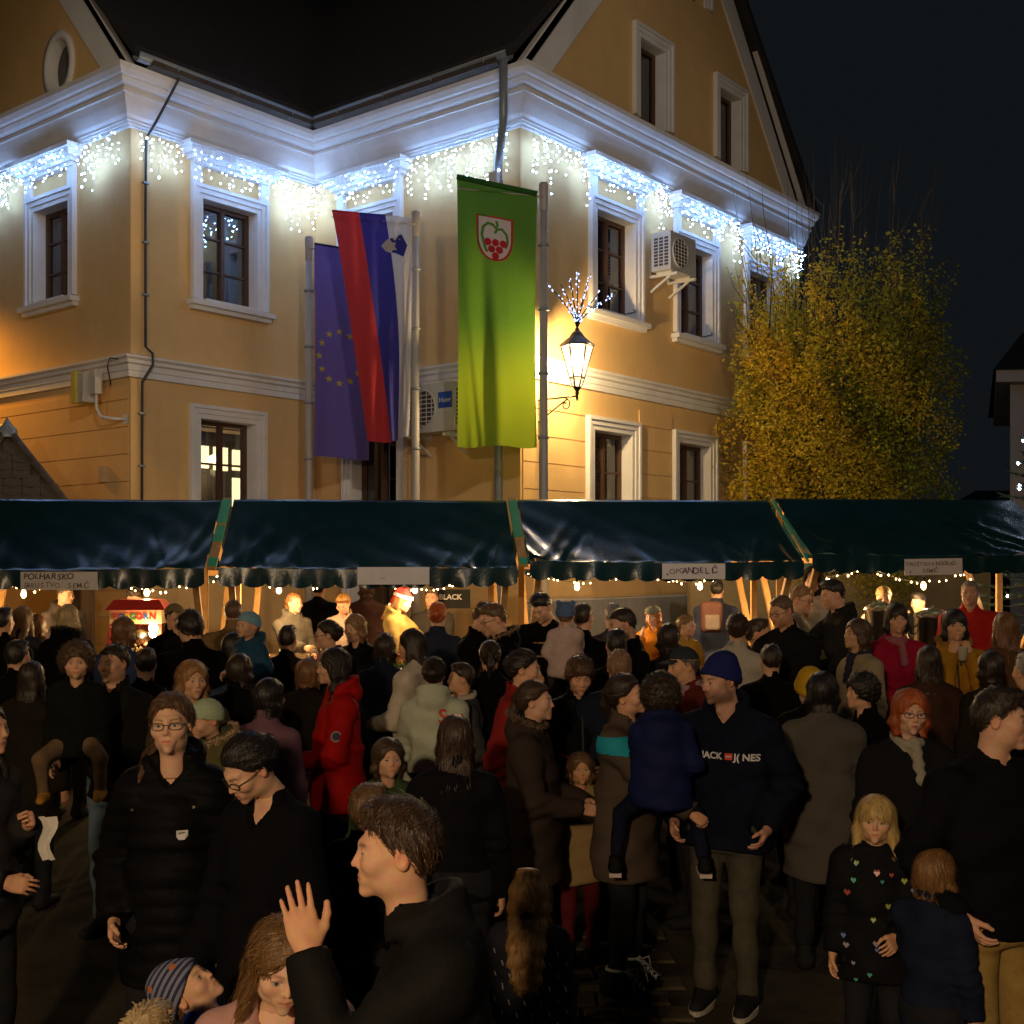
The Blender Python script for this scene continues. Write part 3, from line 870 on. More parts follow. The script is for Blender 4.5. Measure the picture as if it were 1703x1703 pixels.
def flagpole(px, d, ytop, label, arm_px):
    b = at(px, d); zt = at(px, d, ytop).z; g = ground_z(d)
    r = empty('flagpole', (b.x, b.y, g), label, 'flagpole', 'white flagpoles in front of the building')
    o = (b.x, b.y, g)
    MB().tube([(b.x, b.y, g), (b.x, b.y, g + 3), (b.x, b.y, zt)], [.062, .056, .047], 14).build('pole', pole_m, r, o)
    MB().lathe((b.x, b.y, zt), [(.0, .03), (.05, .025), (.06, 0), (.06, -.10), (.055, -.12), (.055, -.30), (.05, -.32)], 14).build('pole_cap', pole_m, r, o)
    ax = at(arm_px, d).x
    MB().tube([(b.x, b.y - .05, zt - .16), (ax, b.y - .05, zt - .16 + (.10 if abs(ax - b.x) > .9 else .05))], .012, 8).build('arm', pole_m, r, o)
    sg = 1 if ax > b.x else -1
    MB().tube([(b.x + sg * .085, b.y - .045, zt - .16), (b.x + sg * .085, b.y - .045, zt - .75)], .006, 6).build('cord', pole_m, r, o)
    for k in range(5):
        MB().lathe((b.x, b.y, zt - .75 - k * .8), [(.055, -.02), (.07, -.015), (.07, .015), (.055, .02)], 12).build('ring', zinc, r, o)
    return zt
flagpole(514, 17.2, 397, 'left flagpole of three, carrying the dark blue star flag', 610)
flagpole(691, 16.1, 355, 'middle flagpole of three, carrying the red, blue and white flag', 553)
flagpole(904, 15.0, 308, 'right flagpole of three, carrying the tall green banner', 761)


def flag_sheet(fn, u0, u1, nu, nv, name, mats, parent, off, th=.002):
    vs = [fn(u0 + (u1 - u0) * i / nu, j / nv) for j in range(nv + 1) for i in range(nu + 1)]
    m = nu + 1
    mb = MB().add(vs, [(j * m + i, j * m + i + 1, (j + 1) * m + i + 1, (j + 1) * m + i) for j in range(nv) for i in range(nu)], True)
    o = mb.build(name, mats, parent, off, fix=False)
    return o


def decal(fn, poly, name, m, parent, off, lift=.006):
    """flat print that follows the flag: polygon in (u, v), drawn on the front"""
    cu = sum(p[0] for p in poly) / len(poly); cv = sum(p[1] for p in poly) / len(poly)
    vs = [fn(*p) + Vector((0, -lift, 0)) for p in poly] + [fn(cu, cv) + Vector((0, -lift, 0))]
    n = len(poly)
    return MB().add(vs, [(i, (i + 1) % n, n) for i in range(n)], True).build(name, m, parent, off, fix=False)


# green banner: u from the left edge to the pole edge, v from top to bottom
DG = 14.94
def green(u, v):
    x0, x1 = 760 + 2 * math.sin(v * 3), 893 - 3 * math.sin(v * 3.1)
    px = x0 + (x1 - x0) * u
    ytop = 296 + 28 * u; ybot = 743 + 3 * math.sin(u * 9)
    p = at(px, DG, ytop + (ybot - ytop) * v)
    f = .10 * (v ** .8)
    dy = f * math.sin(u * 9.0 + v * 2.2 + .5) * (.55 + .45 * math.sin(u * 4 + 1)) + .07 * v * math.sin(u * 19 - v * 3) * math.exp(-((u - .25) / .25) ** 2)
    dy += -.12 * math.exp(-((u - (.10 + .16 * max(v - .5, 0) * 2)) / .05) ** 2) * max(v - .5, 0) * 1.5
    return Vector((p.x, p.y + dy, p.z))
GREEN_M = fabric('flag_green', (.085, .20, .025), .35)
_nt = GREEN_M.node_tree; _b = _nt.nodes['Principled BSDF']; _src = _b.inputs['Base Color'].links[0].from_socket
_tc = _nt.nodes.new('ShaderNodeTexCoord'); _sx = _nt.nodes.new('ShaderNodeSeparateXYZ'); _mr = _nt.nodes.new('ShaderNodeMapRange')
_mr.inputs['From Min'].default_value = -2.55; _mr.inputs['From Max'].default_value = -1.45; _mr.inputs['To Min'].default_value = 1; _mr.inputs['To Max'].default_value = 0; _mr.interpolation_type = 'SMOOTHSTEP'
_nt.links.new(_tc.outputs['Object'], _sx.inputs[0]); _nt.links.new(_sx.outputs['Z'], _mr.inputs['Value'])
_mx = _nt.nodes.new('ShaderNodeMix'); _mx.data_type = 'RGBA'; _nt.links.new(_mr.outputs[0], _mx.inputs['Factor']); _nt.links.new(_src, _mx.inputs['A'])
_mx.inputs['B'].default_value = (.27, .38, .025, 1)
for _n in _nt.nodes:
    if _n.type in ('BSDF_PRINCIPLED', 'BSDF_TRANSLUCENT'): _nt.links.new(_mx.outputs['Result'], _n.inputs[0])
gf = empty('green_banner', green(1, 0), 'tall green banner with a grape shield, hanging from the right flagpole', 'flag')
GO = tuple(gf.location)
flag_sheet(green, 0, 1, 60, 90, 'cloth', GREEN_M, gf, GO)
MB().tube([green(0, 0) + Vector((0, -.01, .01)), green(1, 0) + Vector((0, -.01, .01))], .035, 8).build('top_hem', fabric('flag_green_dark', (.03, .13, .02), .1), gf, GO)
def shield(cx, cy, w, h, n=9):
    pts = [(cx - w, cy - h), (cx + w * .33, cy - h), (cx + w, cy - h)]
    for i in range(n + 1):
        a = math.pi * .5 * i / n
        pts.append((cx + w * math.cos(a) ** .8, cy + h * (.0 + math.sin(a) ** 1.15)))
    for i in range(n, -1, -1):
        a = math.pi * .5 * i / n
        pts.append((cx - w * math.cos(a) ** .8, cy + h * (.0 + math.sin(a) ** 1.15)))
    return pts
fr_, fw_, fgn = fabric('print_red', (.55, .03, .05), .25), fabric('print_white', (.72, .70, .72), .25), fabric('print_green', (.10, .30, .05), .25)
CX, CY = .475, .205
decal(green, shield(CX, CY, .235, .086), 'shield_border', fr_, gf, GO, .005)
decal(green, shield(CX, CY, .205, .079), 'shield_field', fw_, gf, GO, .009)
asp = 133.0 / 440.0
def disc(cx, cy, r, n=16): return [(cx + r * math.cos(2 * math.pi * i / n), cy + r * asp * math.sin(2 * math.pi * i / n)) for i in range(n)]
for dx, dy in ((-.09, .016), (.01, .016), (.11, .016), (-.04, .042), (.06, .042), (.01, .067)):
    decal(green, disc(CX + dx, CY + dy, .047), 'grape', fr_, gf, GO, .014)
def stroke(pts, w):
    a = []; b = []
    for i, p in enumerate(pts):
        q0 = pts[max(i - 1, 0)]; q1 = pts[min(i + 1, len(pts) - 1)]
        dx, dy = q1[0] - q0[0], (q1[1] - q0[1]) / asp
        l = math.hypot(dx, dy) or 1
        nx_, ny_ = -dy / l * w, dx / l * w * asp
        a.append((p[0] + nx_, p[1] + ny_)); b.append((p[0] - nx_, p[1] - ny_))
    return a, b
def ribbon(fn, pts, w, name, m, par, off, lift):
    a, b = stroke(pts, w); vs = []
    for p, q in zip(a, b):
        vs += [fn(*p) + Vector((0, -lift, 0)), fn(*q) + Vector((0, -lift, 0))]
    MB().add(vs, [(2 * i, 2 * i + 1, 2 * i + 3, 2 * i + 2) for i in range(len(pts) - 1)], True).build(name, m, par, off, fix=False)
ribbon(green, [(CX + .02, CY - .068), (CX + .035, CY - .052), (CX + .015, CY - .040), (CX - .02, CY - .052), (CX - .09, CY - .056), (CX - .15, CY - .038), (CX - .165, CY - .010), (CX - .14, CY + .02), (CX - .115, CY + .045), (CX - .09, CY + .056)], .017, 'vine', fgn, gf, GO, .013)
ribbon(green, [(CX + .0, CY - .020), (CX + .03, CY - .036), (CX + .09, CY - .040), (CX + .15, CY - .022), (CX + .165, CY + .005), (CX + .14, CY + .030)], .017, 'vine', fgn, gf, GO, .013)

# red, blue and white flag, blown to one side and folded
DS = 16.02
def slo(u, v):
    k = (0, 1 / 3, 2 / 3, 1); xt = (552, 597, 641, 686); xb = (612, 652, 664, 681)
    y0 = (350, 354, 358, 362); y1 = (735, 736, 730, 724); dd = (0, -.05, .12, .02)
    i = min(int(u * 3), 2); f = u * 3 - i
    g = v ** .92
    px = (xt[i] + (xt[i + 1] - xt[i]) * f) * (1 - g) + (xb[i] + (xb[i + 1] - xb[i]) * f) * g
    py = (y0[i] + (y0[i + 1] - y0[i]) * f) * (1 - v) + (y1[i] + (y1[i + 1] - y1[i]) * f) * v
    px += 9 * math.sin(v * 3.6) * math.exp(-((u - .68) / .2) ** 2)
    dy = (dd[i] + (dd[i + 1] - dd[i]) * (3 * f * f - 2 * f ** 3)) * v + .05 * v * math.sin(u * 16 + v * 4) + .018 * math.sin(v * 9 + u * 22)
    p = at(px, DS, py)
    return Vector((p.x, p.y + dy, p.z))
sf = empty('tricolour_flag', slo(1, 0), 'red, blue and white flag with a small mountain shield, blown askew on the middle flagpole', 'flag')
SO = tuple(sf.location)
fred, fblu, fwhi = fabric('flag_red', (.58, .05, .06), .35), fabric('flag_blue', (.055, .05, .34), .35), fabric('flag_white', (.68, .66, .68), .4)
for a, m, nm in ((0, fred, 'red_stripe'), (1, fblu, 'blue_stripe'), (2, fwhi, 'white_stripe')):
    flag_sheet(slo, a / 3, (a + 1) / 3, 16, 70, nm, m, sf, SO)
MB().tube([slo(0, 0), slo(.33, 0)], .012, 6).build('top_hem', fred, sf, SO)
MB().tube([slo(.34, 0), slo(.66, 0)], .012, 6).build('top_hem', fblu, sf, SO)
sx, sy = .73, .135
decal(slo, [(sx - .15, sy + .0), (sx - .05, sy - .03), (sx + .12, sy - .055), (sx + .20, sy - .005), (sx + .13, sy + .045), (sx + .0, sy + .035), (sx - .10, sy + .03)], 'shield', fabric('shield_blue', (.04, .04, .34), .3), sf, SO, .012)
decal(slo, [(sx - .18, sy + .005), (sx - .12, sy - .018), (sx - .06, sy - .030), (sx - .03, sy - .012), (sx + .03, sy - .012), (sx + .0, sy + .004), (sx + .03, sy + .02), (sx - .03, sy + .022), (sx - .07, sy + .035), (sx - .13, sy + .028)], 'mountain', fwhi, sf, SO, .018)
for q in ((.09, -.03), (.13, -.01), (.10, .012)):
    decal(slo, [(sx + q[0] + .013 * math.cos(a), sy + q[1] + .004 * math.sin(a)) for a in [k * math.pi / 3 for k in range(6)]], 'star', fabric('star_gold', (.60, .48, .10), .3), sf, SO, .018)

# dark blue flag with the ring of stars
DE = 17.05
def eu(u, v):
    px = 523 + (612 - 523) * u - 4 * v * (1 - u) + 3 * math.sin(v * 2.5)
    py = (405 + 14 * u) * (1 - v) + (758 + 8 * u) * v
    p = at(px, DE, py)
    return Vector((p.x, p.y + .05 * v * math.sin(u * 8 + v * 2) + .02 * math.sin(u * 15 + 1.5) * v + .02 * u, p.z))
ef = empty('star_flag', eu(0, 0), 'dark blue flag with a ring of gold stars on the left flagpole', 'flag')
EO = tuple(ef.location)
flag_sheet(eu, 0, 1, 40, 70, 'cloth', fabric('flag_navy', (.17, .135, .52), .35), ef, EO)
MB().tube([eu(0, 0), eu(1, 0)], .015, 6).build('top_hem', fabric('flag_navy_dark', (.02, .015, .12), .1), ef, EO)
asp = 89 / 353.0
for i in range(12):
    a = 2 * math.pi * i / 12
    cx, cy = .455 + .38 * math.cos(a), .525 + .38 * asp * 1.28 * math.sin(a)
    st = []
    for j in range(10):
        r_ = .075 if j % 2 == 0 else .031
        b_ = -math.pi / 2 + math.pi * j / 5
        st.append((cx + r_ * math.cos(b_), cy + r_ * asp * math.sin(b_)))
    decal(eu, st, 'star', fabric('star_gold', (.60, .48, .10), .3), ef, EO, .010)

# ================================================================== market stalls
SR = Vector((.995, .101, 0)); SQ = Vector((-.101, .995, 0)); SO0 = Vector((0, 11.5, 0))
def SP(s, y, z): return SO0 + SR * s + SQ * y + Vector((0, 0, z))
tarp = pm('tarpaulin', (.003, .020, .025), .24, .18, 2.0, .14, 38, spec=.5, two=(.004, .028, .034))
pine_w = pm('stall_timber', (.46, .26, .09), .65, .2, 5, .2, 40, stretch=(3, 3, .4))
inkf_ = 0
tape_g = pm('green_tape', (.05, .34, .17), .4)
plank_m = pm('counter_plank', (.40, .27, .13), .65, .2, 5, .2, 40, stretch=(.4, 3, 3))
cloth_w = pm('table_cloth', (.62, .58, .52), .85, .08, 6, .2, 90)
warm_led = em('warm_led', (1.0, .58, .20), 42)
sign_m = pm('sign_board', (.62, .58, .56), .7, .05, 8)
ink = pm('felt_pen', (.03, .025, .03), .6); inkf = pm('faded_pen', (.15, .13, .13), .7); inkp = pm('purple_pen', (.10, .03, .09), .6)
GZ = .285
ST = [(-5.45, -2.88, 2.245, 2.935, 'first from the left, hung with a two-line handwritten sign', 3),
      (-2.75, .05, 2.252, 2.945, 'second from the left, its sign almost blank', 8),
      (.17, 2.87, 2.315, 2.96, 'third from the left, its sign in large purple capitals', 14),
      (2.95, 5.62, 2.385, 2.985, 'rightmost, with bright blue folds at its right end', 21)]


def wrinkle(sd, L, right=False):
    rg_ = random.Random(sd)
    folds = []
    for k in range(30):
        e = rg_.random()
        # folds start at the corners and eaves and run obliquely up the cloth
        c = rg_.choice((rg_.uniform(.02, .2), rg_.uniform(.7, .98), rg_.uniform(0, 1)))
        folds.append((c, rg_.uniform(-.22, .22) * (1 if c > .5 else -1), rg_.uniform(.006, .034), rg_.uniform(.004, .016) * rg_.choice((1, 1, -1)), rg_.uniform(.2, 1.0)))
    if right:
        for c, sl_, w, a in ((.80, -.35, .03, .035), (.88, -.38, .025, .04), (.95, -.33, .025, .035), (.66, -.40, .03, .02), (.5, -.35, .03, .012)):
            folds.append((c, sl_, w, a, 1.0))
    def f(u, v):          # v: 0 at the eave, 1 at the ridge
        z = -.035 * math.sin(math.pi * u) * (1 - v) ** 2 - .05 * math.sin(math.pi * v) * (.5 + .5 * math.sin(math.pi * u))
        for c, sl_, w, a, top in folds:
            if v > top: continue
            t = (u - (c + sl_ * v)) / w
            z += a * math.exp(-t * t) * (1 - (v / top) ** 2)
        z += .007 * math.sin(u * 61 + 3 * math.sin(v * 5)) * math.exp(-v * 9)
        z += .004 * math.sin(u * 23 + v * 7 + sd) * math.sin(v * 11 + u * 9)
        return z
    return f


def stall(i, s0, s1, ze, zr, words_, sd):
    L = s1 - s0
    org = SP((s0 + s1) / 2, 1.1, GZ)
    r = empty('market_stall', org, 'dark green tarpaulin market stall, ' + words_, 'market stall', 'row of market stalls')
    og_ = tuple(org)
    f = wrinkle(sd, L, i == 3); fb = wrinkle(sd + 50, L)
    nu, nv = 110, 34; vs = []
    for j in range(2 * nv + 1):
        for k in range(nu + 1):
            u = k / nu
            if j <= nv:
                v = j / nv; y = 1.1 * v; z = ze + (zr - ze) * v + f(u, v) * (1 if 0 < j < nv else .6)
            else:
                v = 2 - j / nv; y = 2.2 - 1.1 * v; z = ze + (zr - ze) * v + fb(u, v) * .6
            vs.append(SP(s0 + L * u, y, z))
    m = nu + 1
    MB().add(vs, [(j * m + k, j * m + k + 1, (j + 1) * m + k + 1, (j + 1) * m + k) for j in range(2 * nv) for k in range(nu)], True).build('canopy', tarp, r, og_)
    # scalloped valances, front and back
    for y0, dirn in ((-.004, -1), (2.204, 1)):
        vs = []; n = 130; npitch = max(1, round(L / .215)); rg_ = random.Random(sd * 7 + dirn)
        ph = rg_.uniform(0, 6)
        for k in range(n + 1):
            u = k / n; sc_ = abs(math.sin(math.pi * u * npitch))
            hgt = .140 + .042 * sc_ ** .6
            for q in range(5):
                w = q / 4
                dy = dirn * (.012 + w * (.012 * math.sin(u * 31 + ph) + .010 * math.sin(u * 77 + ph * 2)))
                vs.append(SP(s0 + L * u, y0 + dy, ze - .002 - hgt * w - .02 * math.sin(math.pi * u)))
        MB().add(vs, [(k * 5 + q, k * 5 + q + 1, k * 5 + q + 6, k * 5 + q + 5) for k in range(n) for q in range(4)], True).build('valance', tarp, r, og_)
    # timber: rails, end trestles, rafters
    for y, z in ((.03, ze - .06), (2.17, ze - .06), (1.1, zr - .07)):
        MB().bar(SP(s0 + .03, y, z), SP(s1 - .03, y, z), .045, .06).build('rail', pine_w, r, og_)
    for s in (s0 + .10, s1 - .10):
        MB().bar(SP(s, .10, ze - .10), SP(s - .02, 1.45, GZ), .06, .045).build('trestle_leg', pine_w, r, og_)
        MB().bar(SP(s + .05, 2.1, ze - .10), SP(s + .05, .72, GZ), .06, .045).build('trestle_leg', pine_w, r, og_)
        MB().bar(SP(s - .06, 1.1, zr - .1), SP(s - .06, 1.1, GZ), .06, .045).build('post', pine_w, r, og_)
        for ya, yb in ((0.03, 1.1), (2.17, 1.1)):
            MB().bar(SP(s, ya, ze - .075), SP(s, yb, zr - .085), .045, .05).build('rafter', pine_w, r, og_)
    # counter: planks on bearers, cloth over part of it
    for q in range(4):
        MB().box(tuple(SP((s0 + s1) / 2, .55 + .155 * q, GZ + .92)), (L - .25, .15, .03), Matrix.Rotation(math.atan2(SR.y, SR.x), 3, 'Z')).build('counter_plank', plank_m, r, og_)
    vs = []
    for k in range(41):
        u = k / 40; s = s0 + .3 + (L - .6) * u; wv = .012 * math.sin(u * 40)
        vs += [SP(s, 1.06, GZ + .941), SP(s, .46, GZ + .941), SP(s, .452 + wv * .3, GZ + .90), SP(s, .44 + wv, GZ + .45)]
    MB().add(vs, [(4 * k + q, 4 * k + q + 1, 4 * k + q + 5, 4 * k + q + 4) for k in range(40) for q in range(3)], True).build('counter_cloth', cloth_w, r, og_)
    # string of warm lights strung under the canopy
    wl = MB(); bl = MB(); rg_ = random.Random(sd + 5); pts = []
    n = 44
    for k in range(n + 1):
        u = k / n
        z = ze - .10 - .13 * abs(math.sin(math.pi * u * 2 + (.4 if i % 2 else 0))) - (.10 if i == 3 else 0) * u
        p = SP(s0 + .12 + (L - .24) * u, 1.85 - .4 * math.sin(u * 3), z); pts.append(p)
        if rg_.random() < .72:
            bl.octa(p + Vector((rg_.uniform(-.02, .02), 0, rg_.uniform(-.035, .005))), rg_.uniform(.006, .011))
    wl.tube(pts, .003, 4, cap=False)
    sl = empty('string_lights', pts[0], 'string of small warm lights under the market stall ' + words_.split(',')[0], 'string lights', 'warm string lights in the stalls')
    wl.build('wire', cable_m, sl, tuple(pts[0])); tag(bl.build('bulbs', warm_led, sl, tuple(pts[0])), kind='stuff')
    return r
for i, a in enumerate(ST): stall(i, *a)
# hanging work lamps of the stalls
HL = 0
for (s, y, z, w) in ((-4.9, 1.35, 1.98, 11), (-3.6, 1.0, 2.0, 12), (-2.3, 1.15, 2.02, 14), (-.9, 1.15, 2.02, 13), (.8, 1.1, 2.05, 12), (2.15, 1.2, 2.05, 15), (3.5, 1.15, 2.06, 14), (4.6, 1.1, 2.05, 20)):
    p = SP(s, y, z)
    o = empty('hanging_lamp', p, 'bare warm bulb under the canopy, ' + ('first', 'second', 'third', 'fourth', 'fifth', 'sixth', 'seventh', 'eighth')[HL] + ' from the left along the row of stalls', 'lamp', 'bulbs under the canopies')
    HL += 1
    MB().lathe(p, [(0, -.045), (.02, -.035), (.028, -.01), (.02, .02), (.012, .04), (.0, .04)], 12).build('bulb', em('lamp_bulb', (1, .60, .22), 16), o, tuple(p))
    mb = MB(); mb.lathe(p, [(.014, .04), (.016, .09), (.0, .09)], 10); mb.tube([p + Vector((0, 0, .09)), p + Vector((0, 0, .62))], .004, 5)
    mb.build('cord', cable_m, o, tuple(p))
    lamp('hanging_lamp_light', p + Vector((0, 0, -.075)), (1, .62, .28), w * 2.9, .035)
# timber boards with green tape that close the gaps between the canopies
for k, (sa, sb, ze, zr) in enumerate(((-2.815, -2.815, 2.25, 2.94), (.11, .11, 2.28, 2.95), (2.905, 2.905, 2.33, 2.97))):
    a = SP(sa, -.03, ze - .02); b = SP(sb, 1.1, zr + .012)
    r = empty('gap_board', a, ('taped timber board between the first two stalls', 'taped timber board between the two middle stalls', 'narrow taped board between the third stall and the rightmost')[k], 'board', 'boards between the stalls')
    wdt = .085 if k < 2 else .02
    MB().bar(a, b, wdt, .02).build('plank', pine_w, r, tuple(a))
    for q in ((.03, .14), (.36, .58), (.62, .97)) if k == 0 else ((.02, .10), (.40, .96)):
        MB().bar(a.lerp(b, q[0]) + Vector((0, -.004, .006)), a.lerp(b, q[1]) + Vector((0, -.004, .006)), wdt + .004, .022).build('tape', tape_g, r, tuple(a))

# ------------------------------------------------------------------ signs pinned to the valances
def sign(px0, px1, y0, y1, d, lines, label, tilt=0.0):
    c = at((px0 + px1) / 2, d, (y0 + y1) / 2); w = (px1 - px0) * d / 2000; h = (y1 - y0) * d / 2000
    r = empty('sign', c, label, 'sign', 'handwritten stall signs', rz=math.atan2(SR.y, SR.x)); r.rotation_euler[1] = tilt
    MB().box((0, 0, 0), (w, .008, h)).build('board', sign_m, r)
    for txt, size, x, z, m, sh in lines:
        rj = random.Random(len(txt) * 7 + int(px0)); pos = 0; lb_ = MB(); adv = size * .66
        for ch in txt:                                    # written by hand: every letter a little different
            if ch != ' ':
                vs, fs = text_geo(ch, size * rj.uniform(.92, 1.10), .0006, .0002 if m is inkf else .0012, sh + rj.uniform(-.08, .12))
                a_ = rj.uniform(-.09, .09); dz = rj.uniform(-.006, .006); x0_ = x + (pos - (len(txt) - 1) / 2) * adv
                lb_.add([(x0_ + a * math.cos(a_) - b * math.sin(a_), -.0075 - b2, z + dz + a * math.sin(a_) + b * math.cos(a_)) for a, b, b2 in vs], fs)
            pos += .45 if ch in ' I.' else 1.0
        lb_.build('lettering', m, r)
    return r
sign(37, 161, 951, 981, 11.02, [('POLHARSKO', .075, -.10, .037, ink, .05), ('DRUŠTVO   SEMIČ', .068, .03, -.042, inkf, 0), ('•', .07, -.28, -.042, inkp, 0)], 'pale handwritten sign of two lines on the leftmost stall')
sign(595, 714, 943, 972, 11.32, [('—', .05, -.10, -.02, inkf, 0)], 'pale almost blank sign over the girl in the red and white hat')
sign(1100, 1207, 937, 963, 11.60, [('OPG', .070, -.165, 0, inkf, 0), ('ANDELIĆ', .082, .075, .002, inkp, .0), ('•', .06, -.26, -.035, ink, 0)], 'pale sign in purple capitals on the third stall')
sign(1502, 1602, 929, 956, 11.84, [('DRUŠTVO VINOGRAD.', .052, .01, .030, inkf, 0), ('SEMIČ', .055, -.03, -.038, inkf, 0), ('•', .05, -.24, -.045, ink, 0)], 'small pale handwritten sign on the rightmost stall', rad(-1.0))

# ------------------------------------------------------------------ goods on the counters
steel = pm('steel', (.55, .53, .50), .25, .06, 6, .02, 80, metal=1.0)
red_m = pm('red_paint', (.50, .02, .015), .45, .08, 6)
CZ = GZ + .943
pc = at(233, 12.1); pr = empty('popcorn_machine', (pc.x, pc.y, CZ), 'red roofed popcorn machine with a lit glass box on the first stall', 'popcorn machine', rz=math.atan2(SR.y, SR.x))
mb = MB(); mb.hexa([(-.29, -.24, .60), (.29, -.24, .60), (.29, .24, .60), (-.29, .24, .60), (-.22, -.17, .70), (.22, -.17, .70), (.22, .17, .70), (-.22, .17, .70)]); mb.build('roof', red_m, pr)
MB().box((0, 0, .53), (.50, .42, .135)).build('header', pm('cream_paint', (.45, .33, .18), .5), pr)
for ch, x, m in (('P', -.19, red_m), ('O', -.135, pm('letter_blue', (.02, .08, .3), .5)), ('P', -.08, pm('letter_yellow', (.6, .4, .02), .5)), ('C', -.02, pm('letter_green', (.03, .25, .05), .5)), ('O', .04, red_m), ('R', .10, pm('letter_blue', (.02, .08, .3), .5)), ('N', .165, red_m)):
    vs, fs = text_geo(ch, .085, .002, .003); MB().add([(x + a, -.2135 - c_, .53 + b) for a, b, c_ in vs], fs).build('letter', m, pr)
fmb = MB()
for sx_ in (-.235, .235):
    for sy_ in (-.195, .195): fmb.box((sx_, sy_, .29), (.03, .03, .345))
fmb.box((0, 0, .06), (.52, .44, .118)); fmb.build('frame', red_m, pr)
for q in ((0, -.19, .29, .44, .004, .34), (-.237, 0, .29, .004, .36, .34), (.237, 0, .29, .004, .36, .34)): MB().box(q[:3], q[3:]).build('pane', glass('display_glass', (.95, .95, .92), .05), pr)
pm_ = MB(); rgp = random.Random(9)
for k in range(160):
    pm_.octa((rgp.uniform(-.19, .19), rgp.uniform(-.15, .15), .13 + rgp.random() ** 2 * .13), rgp.uniform(.010, .018))
tag(pm_.build('popcorn', pm('popcorn', (.7, .58, .32), .8), pr), kind='stuff')
MB().lathe((0, .02, .33), [(.0, -.08), (.08, -.06), (.09, .03), (.03, .06), (0, .07)], 16).build('kettle', steel, pr)
lb = MB(); lb.lathe((.155, -.12, .42), [(0, -.055), (.035, -.035), (.045, 0), (.03, .04), (.015, .06)], 12); lb.build('bulb', em('popcorn_bulb', (1, .72, .34), 60), pr)
lamp('popcorn_lamp_light', Vector((pc.x, pc.y, CZ)) + SR * .155 + SQ * -.24 + Vector((0, 0, .36)), (1, .66, .28), 34, .05)


def urn(px, d, y0, h, w, label):
    c = at(px, d); b = CZ
    r = empty('soup_urn', (c.x, c.y, b), label, 'pot', 'steel pots on the rightmost stall')
    MB().lathe((0, 0, 0), [(w * .46, 0), (w * .5, .02), (w * .5, h * .80), (w * .52, h * .81), (w * .52, h * .84)], 24).build('body', steel, r)
    MB().lathe((0, 0, 0), [(w * .53, h * .842), (w * .50, h * .88), (w * .2, h * .95), (.02, h * .96), (.02, h), (.0, h)], 24).build('lid', steel, r)
    for s in (-1, 1):
        MB().tube([(s * w * .5, 0, h * .55), (s * w * .60, 0, h * .56), (s * w * .60, 0, h * .66), (s * w * .5, 0, h * .67)], .010, 6).build('handle', dark_metal, r)
    MB().tube([(0, -w * .5, h * .12), (0, -w * .5 - .07, h * .12), (0, -w * .5 - .08, h * .05)], .014, 8).build('tap', dark_metal, r)
urn(1463, 12.35, 0, .70, .30, 'tall steel pot before the masked seller, behind the crimson coat')
urn(1551, 12.2, 0, .63, .36, 'wide steel pot with a lid, between the crimson and the mustard coats')
def jar(px, d, h, w, m, label, cat='jar'):
    c = at(px, d); r = empty('jar', (c.x, c.y, CZ), label, cat, 'jars on the stall counters')
    MB().lathe((0, 0, 0), [(0, .001), (w * .45, .002), (w * .5, .02), (w * .5, h * .78), (w * .36, h * .86)], 14).build('body', m, r)
    MB().lathe((0, 0, 0), [(w * .38, h * .86), (w * .40, h * .87), (w * .40, h), (0, h)], 14).build('lid', red_m, r)
honey = pm('honey', (.45, .20, .02), .15, spec=.6); jam = pm('jam', (.16, .01, .012), .15, spec=.6)
for k, px in enumerate((628, 640, 652, 664)): jar(px, 12.0 + .02 * k, .15, .085, honey if k % 2 else jam, ('leftmost', 'second from the left', 'third from the left', 'rightmost')[k] + ' of the four small jars by the seller in the red hat')
for k, px in enumerate((1040, 1060, 1148, 1162)): jar(px, 12.25, .17, .09, jam if k % 2 else honey, ('honey jar left of the orange jacket', 'dark jam jar left of the orange jacket', 'honey jar right of the ochre jacket', 'dark jam jar right of the ochre jacket')[k] + ', third stall counter')
def bottle(px, d, m, label):
    c = at(px, d); r = empty('bottle', (c.x, c.y, CZ), label, 'bottle', 'bottles on the stall counters')
    MB().lathe((0, 0, 0), [(0, .001), (.036, .002), (.038, .02), (.038, .19), (.02, .24), (.014, .30), (.014, .32)], 14).build('body', m, r)
    MB().lathe((0, 0, 0), [(.0155, .285), (.0155, .325), (0, .326)], 10).build('cap', dark_metal, r)
gb = pm('bottle_green', (.01, .05, .02), .08, spec=.8)
for k, px in enumerate((470, 540, 700, 905, 1225, 1420)): bottle(px, 12.1 + .02 * k, gb, 'dark green bottle on the counter ' + ('before the grey-hooded seller', 'between the grey-hooded and the pale seller', 'right of the red hat', 'before the tall bowed man', 'at the right end of the third stall', 'left of the tall steel pot')[k])
bd = MB(); bc = at(650, 11.95)
for k in range(7): pass
tray = empty('herb_tray', (bc.x, bc.y, CZ), 'white tray of green sprigs at the front of the second stall', 'tray')
mb = MB(); mb.box((0, -.06, .012), (.36, .2, .022)); mb.build('tray', white_paint, tray)
gs = MB(); rgp = random.Random(4)
for k in range(90):
    x, y = rgp.uniform(-.16, .16), rgp.uniform(-.14, .02); a = rgp.uniform(0, 6.3)
    gs.add([(x, y, .03), (x + .03 * math.cos(a), y + .03 * math.sin(a), .05 + rgp.random() * .04), (x + .05 * math.cos(a + .2), y + .05 * math.sin(a + .2), .03 + rgp.random() * .03), (x + .03 * math.cos(a + .5), y + .03 * math.sin(a + .5), .035)], [(0, 1, 2, 3)])
tag(gs.build('sprigs', pm('herb', (.05, .13, .03), .7), tray, fix=False), kind='stuff')
